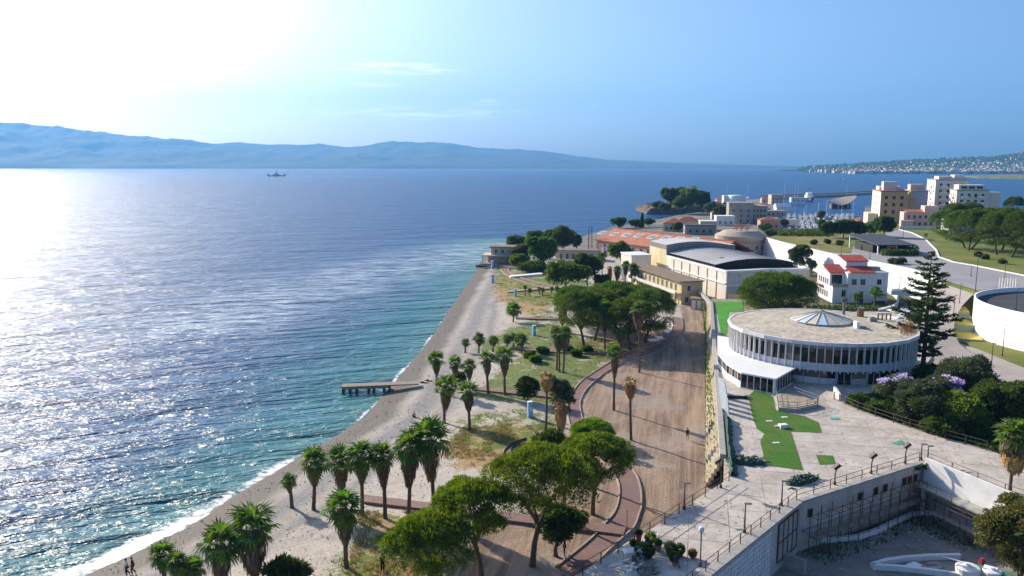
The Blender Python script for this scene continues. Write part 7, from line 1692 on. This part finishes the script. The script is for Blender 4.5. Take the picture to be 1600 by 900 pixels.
# nets, boards, furniture on the terrace
M_net = mat('green_net', (.03, .085, .05), (.02, .05, .035), 2.5, .8, .05); M_terr = mat('terracotta', (.36, .15, .09), None, 3, .8); M_pinkp = mat('magenta_pot', (.36, .05, .10), None, 3, .5)
def heap(label, px, py, L, W, Hh, m, rz=0, seed=1, z=ZT + .03, name='net_heap', cat='net'):
    rg = random.Random(seed); b = MB(); n, m_ = 22, 12
    vs = []
    for j in range(m_ + 1):
        for i in range(n + 1):
            u, v = i / n * 2 - 1, j / m_ * 2 - 1; e = max(0, 1 - u * u - v * v) ** .5; vs.append((u * L / 2 * (1 + .1 * noise.noise((v * 3, seed, 0))), v * W / 2, Hh * e * (.55 + .9 * abs(noise.noise((u * 4 + seed, v * 4, seed)))) - .02))
    b.add(vs, [(j * (n + 1) + i, j * (n + 1) + i + 1, (j + 1) * (n + 1) + i + 1, (j + 1) * (n + 1) + i) for j in range(m_) for i in range(n)])
    for k in range(70):
        q = Vector(vs[rg.randrange(len(vs))]) * rg.uniform(.85, 1.12); q.z = max(.03, q.z); a_ = rg.uniform(0, 6.3); e_ = q + Vector((math.cos(a_) * rg.uniform(.3, .9), math.sin(a_) * rg.uniform(.2, .6), rg.uniform(-.1, .25))); e_.z = max(.02, e_.z); s_ = Vector((-math.sin(a_), math.cos(a_), rg.uniform(-.5, .5))) * rg.uniform(.05, .22)
        b.add([q - s_, q + s_, e_ + s_ * .6, e_ - s_ * .6], [(0, 1, 2, 3)])
    o = b.build(name, m, loc=at(px, py, z)); o.rotation_euler = (0, 0, rz); tag(o, label, cat)
    return o
heap('heap of dark green netting on the terrace beside the wall', 1165, 722, px_m(at(1165, 722, ZT), 58), 2.2, .75, M_net, -.1, 3)
heap('torn dark green net hanging over the corner railing', 1252, 752, 4.2, 1.6, .75, M_net, .5, 7)
heap('low strip of dark netting before the turf near the annex', 1150, 622, px_m(at(1150, 622, ZT), 40), .7, .4, M_net, -.05, 9)
b = MB(); P = [at(p[0], p[1], ZT) for p in ((1135, 745), (1131.5, 711), (1129, 680), (1128, 655))]; rg = random.Random(2)
PP = [P[i].lerp(P[i + 1], k / 8) for i in range(3) for k in range(8)] + [P[-1]]
b.strip([p + Vector((.35, 0, 0)) for p in PP], [p + Vector((.5 + .15 * rg.random(), 0, .75 + .3 * rg.random())) for p in PP]); b.strip([p + Vector((.5, 0, .7)) for p in PP], [p + Vector((1.0 + .4 * rg.random(), 0, .04)) for p in PP])
tag(b.build('shade_net', M_net), 'dark green net sagging along the terrace edge', 'net')
t = thing('louvre_panels', 'five pale blue slanting boards standing at the terrace edge', 'screen', at(1128, 640, ZT)); o = Vector(t.location); bm_ = MB(); bm_.box((0, 0, 0), (.12, 1.9, 2.1), M=Matrix.Rotation(.0, 4, 'Z')); bm_ = bm_.mesh('panel', mat('pale_blue_board', (.50, .56, .62), None, 2, .7))
for k in range(5): p = at(1127.5 - k * 1.0, 644 - k * 7.5, ZT); put('panel', bm_, t, p - o + Vector((.5, 0, .05)), (.0, -.12, .25))
p = at(1222, 668, ZT + .07); t = thing('rubbish_box', 'white box with torn cloth lying on the green turf', 'box', p); b = MB(); b.box((.1, 0, 0), (1.0, .7, .45), .2); b.build('box', M_whitec, t); b = MB(); b.add([(-.9, .2, .02), (-.2, -.3, .25), (-.1, .5, .3), (-.7, .8, .05)], [(0, 1, 2, 3)]); b.build('cloth', M_wood, t)
for px, py, lab in ((1202, 658, 'small pale tile on the turf left of the white box'), (1213, 692, 'small pale tile lower on the turf'), (1226, 652, 'pale scrap on the turf above the white box')): b = MB(); b.box((0, 0, 0), (.8, .35, .05), .1); tag(b.build('loose_tile', M_white, loc=at(px, py, ZT + .07)), lab, 'tile')
t = thing('table', 'white plastic table under the left railing', 'table', at(987, 872, ZT + .035), .15); b = MB(); b.box((0, 0, .70), (1.55, .9, .05)); b.build('table_top', M_whitec, t)
lg_ = MB().box((0, 0, 0), (.07, .07, .70)).mesh('leg', M_whitec)
for x in (-.7, .7):
    for y in (-.38, .38): put('leg', lg_, t, (x, y, 0))
for px, py, rz, m, lab in ((993, 885, .5, M_metal, 'grey chair right of the white table'), (1000, 886, -.8, M_metal, 'second grey chair lying further right of the table'), (1056, 886, .2, M_dark, 'dark chair beside the ball shaped plant'), (1025, 843, 2.2, M_whitec, 'white chair among the flower pots')):
    t = thing('chair', lab, 'chair', at(px, py, ZT + .035), rz, 'chairs on the narrow terrace'); b = MB(); b.box((0, 0, .42), (.46, .46, .05)); b.build('seat', m, t); b = MB(); b.box((0, .22, .47), (.46, .05, .45)); b.build('backrest', m, t); lg2 = MB().box((0, 0, 0), (.05, .05, .42)).mesh('leg', m)
    for x in (-.2, .2):
        for y in (-.2, .2): put('leg', lg2, t, (x, y, 0))
def potted(label, px, py, r, m, lm, h, ph=.45, seed=1):
    t = thing('potted_plant', label, 'potted plant', at(px, py, ZT + .035), 0, 'potted plants on the narrow terrace'); b = MB(); b.lathe([(r * .6, 0), (r * .95, ph), (r * .85, ph), (.01, ph * .9)], 14, cap=False); b.build('pot', m, t); rg = random.Random(seed); l = MB()
    for k in range(420): d = rnd_dir(rg); p = Vector((d.x * h * .55, d.y * h * .55, ph + h * .5 + d.z * h * .5)) * rg.uniform(.7, 1); add_leaf(l, p, d + Vector((0, 0, .4)), .22, .1, rg, False)
    l.build('foliage', lm, t)
for a in (('magenta pot with dark leaves at the railing', 998, 846, .4, M_pinkp, M_leaf_dark, .5, .75, 1), ('yellow green bush in a pot behind the table', 1016, 852, .4, M_dark, M_leaf_light, 1.2, .4, 2), ('terracotta pot right of the yellow green bush', 1028, 860, .42, M_terr, M_leaf, .6, .6, 3), ('big dark bushy plant behind the grey chairs', 1003, 874, .5, M_dark, M_leaf_dark, 1.7, .4, 4), ('second dark bushy plant joining the big one', 1013, 872, .5, M_dark, M_leaf_dark, 1.4, .35, 5), ('long dark planter with straggling leaves', 1047, 868, .5, M_dark, M_leaf_grey, 1.1, .5, 6), ('straggling planter right of the long dark one', 1062, 869, .45, M_dark, M_leaf_dark, 1.0, .4, 7), ('clipped black ball plant', 1053, 880, .35, M_dark, M_leaf_dark, .9, .35, 8), ('brown withered plant near the globe lamp', 1082, 872, .3, M_terr, M_frond_dry, .7, .25, 9), ('small green pot by the railing left of the magenta one', 990, 856, .3, M_dark, M_leaf, .6, .3, 10)): potted(*a[:7], a[7] * .62, a[8], a[9]) if False else potted(a[0], a[1], a[2], a[3] * .8, a[4], a[5], a[6] * .62, a[7], a[8])
for px, py, s, lab in ((1003, 893, .95, 'brown tarpaulin heap before the grey chairs'), (975, 887, .7, 'pale sack heap left of the brown tarpaulin'), (985, 897, .9, 'sunlit pale tarpaulin at the bottom edge')): heap(lab, px, py, 1.9 * s, 1.3 * s, .8 * s, M_wood if s == .95 else M_hallw, .3, int(px), name='tarpaulin_heap', cat='tarpaulin')
t = thing('small_boat', 'small dark rowing boat drawn up at the water by the seaside hut', 'boat', at(743, 417.5, .1), .25); put('hull', hull_mesh(4.6, 1.8, .8, [M_dark, M_black]), t, (0, 0, .0)); b = MB(); b.box((1.8, 0, .55), (.35, 1.5, .08)); b.build('bench', M_wood, t)
# ---- people
M_skin = mat('skin', (.46, .27, .19), None, 3, .6, fine=0); M_hair = mat('dark_hair', (.02, .015, .012), None, 3, .7, fine=0)
def skin(name, pts, edges, rad, m, parent=None, sub=1, root=0):
    me = bpy.data.meshes.new(name); me.from_pydata(pts, edges, []); o = bpy.data.objects.new(name, me); C.objects.link(o)
    o.modifiers.new('s', 'SKIN'); sv = me.skin_vertices[0].data if me.skin_vertices else None
    if sv is None:
        bm = bmesh.new(); bm.from_mesh(me); bm.verts.layers.skin.verify(); bm.to_mesh(me); bm.free(); sv = me.skin_vertices[0].data
    for i, r in enumerate(rad): sv[i].radius = (r, r) if not hasattr(r, '__len__') else r; sv[i].use_root = i == root
    if sub: o.modifiers.new('d', 'SUBSURF').levels = sub
    dg = bpy.context.evaluated_depsgraph_get(); nm = bpy.data.meshes.new_from_object(o.evaluated_get(dg)); bpy.data.objects.remove(o); bpy.data.meshes.remove(me)
    nm.name = name; nm.materials.clear(); nm.materials.append(m)
    for p in nm.polygons: p.use_smooth = True
    n = bpy.data.objects.new(name, nm); C.objects.link(n)
    if parent: n.parent = parent
    return n
POSE = {  # pelvis, chest, neck, head, then left/right: shoulder elbow wrist hand, hip knee ankle toe
 'walk': dict(pel=(0, 0, .95), chest=(0, .03, 1.28), neck=(0, .03, 1.47), head=(0, .05, 1.60), armL=((-.2, .02, 1.40), (-.25, .10, 1.13), (-.24, .26, .93), (-.23, .33, .86)), armR=((.2, .02, 1.40), (.25, -.10, 1.14), (.25, -.16, .90), (.25, -.14, .81)), legL=((-.1, 0, .92), (-.1, .14, .52), (-.1, .02, .09), (-.1, .17, .03)), legR=((.1, 0, .92), (.1, .02, .50), (.1, -.26, .14), (.1, -.16, .03))),
 'stand': dict(pel=(0, 0, .95), chest=(0, 0, 1.28), neck=(0, 0, 1.47), head=(0, .02, 1.60), armL=((-.2, 0, 1.40), (-.26, 0, 1.12), (-.25, .06, .88), (-.24, .08, .79)), armR=((.2, 0, 1.40), (.26, 0, 1.12), (.25, .06, .88), (.24, .08, .79)), legL=((-.1, 0, .92), (-.11, .02, .5), (-.11, -.01, .09), (-.12, .14, .03)), legR=((.1, 0, .92), (.11, .02, .5), (.11, -.01, .09), (.12, .14, .03))),
 'sit': dict(pel=(0, 0, .12), chest=(0, -.06, .46), neck=(0, -.04, .64), head=(0, .0, .77), armL=((-.2, -.05, .57), (-.26, .10, .34), (-.16, .28, .36), (-.1, .35, .36)), armR=((.2, -.05, .57), (.26, .10, .34), (.16, .28, .36), (.1, .35, .36)), legL=((-.1, .02, .12), (-.14, .36, .40), (-.12, .60, .07), (-.12, .74, .04)), legR=((.1, .02, .12), (.14, .38, .36), (.12, .66, .07), (.12, .80, .04))),
 'lie': dict(pel=(0, 0, .12), chest=(0, -.34, .14), neck=(0, -.52, .17), head=(0, -.65, .20), armL=((-.2, -.45, .14), (-.33, -.25, .08), (-.34, 0, .06), (-.33, .08, .05)), armR=((.2, -.45, .14), (.34, -.3, .08), (.30, -.05, .06), (.28, .03, .05)), legL=((-.1, .03, .11), (-.13, .45, .16), (-.12, .88, .07), (-.12, .95, .16)), legR=((.1, .03, .11), (.13, .40, .28), (.13, .82, .07), (.13, .92, .12)))}
def person(label, p, rz, pose, shirt=None, legs=None, long_legs=True):
    q = POSE[pose]; t = thing('person', label, 'person', p, rz); V = []; E = []; Rd = []
    def v(c, r, par=None):
        V.append(c); Rd.append(r)
        if par is not None: E.append((par, len(V) - 1))
        return len(V) - 1
    pe = v(q['pel'], (.15, .11)); ch_ = v(q['chest'], (.17, .115), pe); ne = v(q['neck'], .06, ch_); hb = v(tuple(Vector(q['head']) - Vector((0, 0, .05))) , .085, ne); hd = v(tuple(Vector(q['head']) + Vector((0, 0, .07))), .088, hb)
    for k in ('armL', 'armR'):
        pr = ch_
        for c, r in zip(q[k], (.062, .047, .034, .032)): pr = v(c, r, pr)
    for k in ('legL', 'legR'):
        pr = pe
        for c, r in zip(q[k], (.10, .068, .045, .035)): pr = v(c, r, pr)
    skin('body', V, E, Rd, M_skin, t)
    if shirt:
        V2 = [q['pel'], q['chest'], tuple(Vector(q['neck']) - Vector((0, 0, .05)))] + [q['armL'][0], tuple(Vector(q['armL'][0]).lerp(Vector(q['armL'][1]), .7)), q['armR'][0], tuple(Vector(q['armR'][0]).lerp(Vector(q['armR'][1]), .7))]
        skin('shirt', V2, [(0, 1), (1, 2), (1, 3), (3, 4), (1, 5), (5, 6)], [(.165, .125), (.19, .132), .09, .08, .065, .08, .065], shirt, t)
    if legs:
        e = lambda k: q[k][2] if long_legs else tuple(Vector(q[k][0]).lerp(Vector(q[k][1]), .95))
        V3 = [q['pel'], q['legL'][0], q['legL'][1] if long_legs else e('legL'), q['legR'][0], q['legR'][1] if long_legs else e('legR')]; E3 = [(0, 1), (1, 2), (0, 3), (3, 4)]; R3 = [(.165, .125), .115, .085, .115, .085]
        if long_legs: V3 += [e('legL'), e('legR')]; E3 += [(2, 5), (4, 6)]; R3 += [.065, .065]
        skin('trousers' if long_legs else 'shorts', V3, E3, R3, legs, t)
    h0 = Vector(q['head']); b = MB(); b.lathe([(.095, .02), (.102, .07), (.085, .14), (.01, .175)], 10, c=tuple(h0 + Vector((0, -.015, -.0))), cap=False); b.build('hair', M_hair, t, True)
    return t
def cloth(n, c): return mat(n, c, None, 4, .9, fine=.1)
M_cw, M_cn, M_cb, M_cr, M_co = cloth('white_cloth', (.72, .72, .72)), cloth('navy_cloth', (.025, .03, .06)), cloth('black_cloth', (.015, .015, .018)), cloth('red_cloth', (.42, .06, .05)), cloth('brown_cloth', (.14, .08, .05))
person('person in a white shirt walking along the water at the bottom left', on(199, 900), 2.2, 'walk', M_cw, M_cn)
person('person in dark clothes walking beside the white shirted one', on(208, 898), 2.0, 'walk', M_cn, M_co)
person('person in dark top and red shorts walking on the sandy track', on(1074, 688), .3, 'walk', M_cb, M_cr, False)
person('person with bare back sitting on the shingle below the pier', on(647, 652), .6, 'sit', None, M_cb, False)
person('person in black lying on the shingle beside the middle palms', on(663, 599), 1.2, 'lie', M_cb, M_cb)
person('second person lying on the shingle closer to the palms', on(670, 596), 1.0, 'lie', M_cn, M_cb)
person('person in black standing in the shade at the bottom of the pine crowns', on(598, 893), .5, 'stand', M_cb, M_cb)
person('person in dark clothes standing under the pines near the brick path', on(882, 868), 1.5, 'stand', M_cn, M_cb)
person('person in black walking uphill on the plateau plaza', at(1351, 384, ZP + .02), .4, 'walk', M_cb, M_cb)
person('person in black walking on the plateau plaza closer to the wall', at(1346, 391, ZP + .02), 2.6, 'walk', M_cb, M_cb)
person('person in dark clothes on the road before the pines, left of a pair', at(1445, 371, ZP + .02), 0, 'walk', M_cb, M_cn); person('person in dark clothes on the road before the pines, right of a pair', at(1448, 371, ZP + .02), .3, 'walk', M_cn, M_cb)
# ------------------------------------------------------------------ air
def build_haze():
    b = MB(); b.box((0, 6000, -3.2), (50000, 18500, 1300))
    t = bpy.data.materials.new('haze'); t.use_nodes = True; n = t.node_tree.nodes; n.remove(n['Principled BSDF'])
    v = n.new('ShaderNodeVolumePrincipled'); v.inputs['Color'].default_value = HAZE_COL; v.inputs['Density'].default_value = HAZE_D; v.inputs['Anisotropy'].default_value = HAZE_G
    t.node_tree.links.new(v.outputs[0], n['Material Output'].inputs['Volume'])
    o = b.build('haze', t); tag(o, 'pale blue sea haze', kind='stuff')
HAZE_COL = (.17, .49, 1, 1); HAZE_D = 8.5e-5; HAZE_G = .22
build_haze()
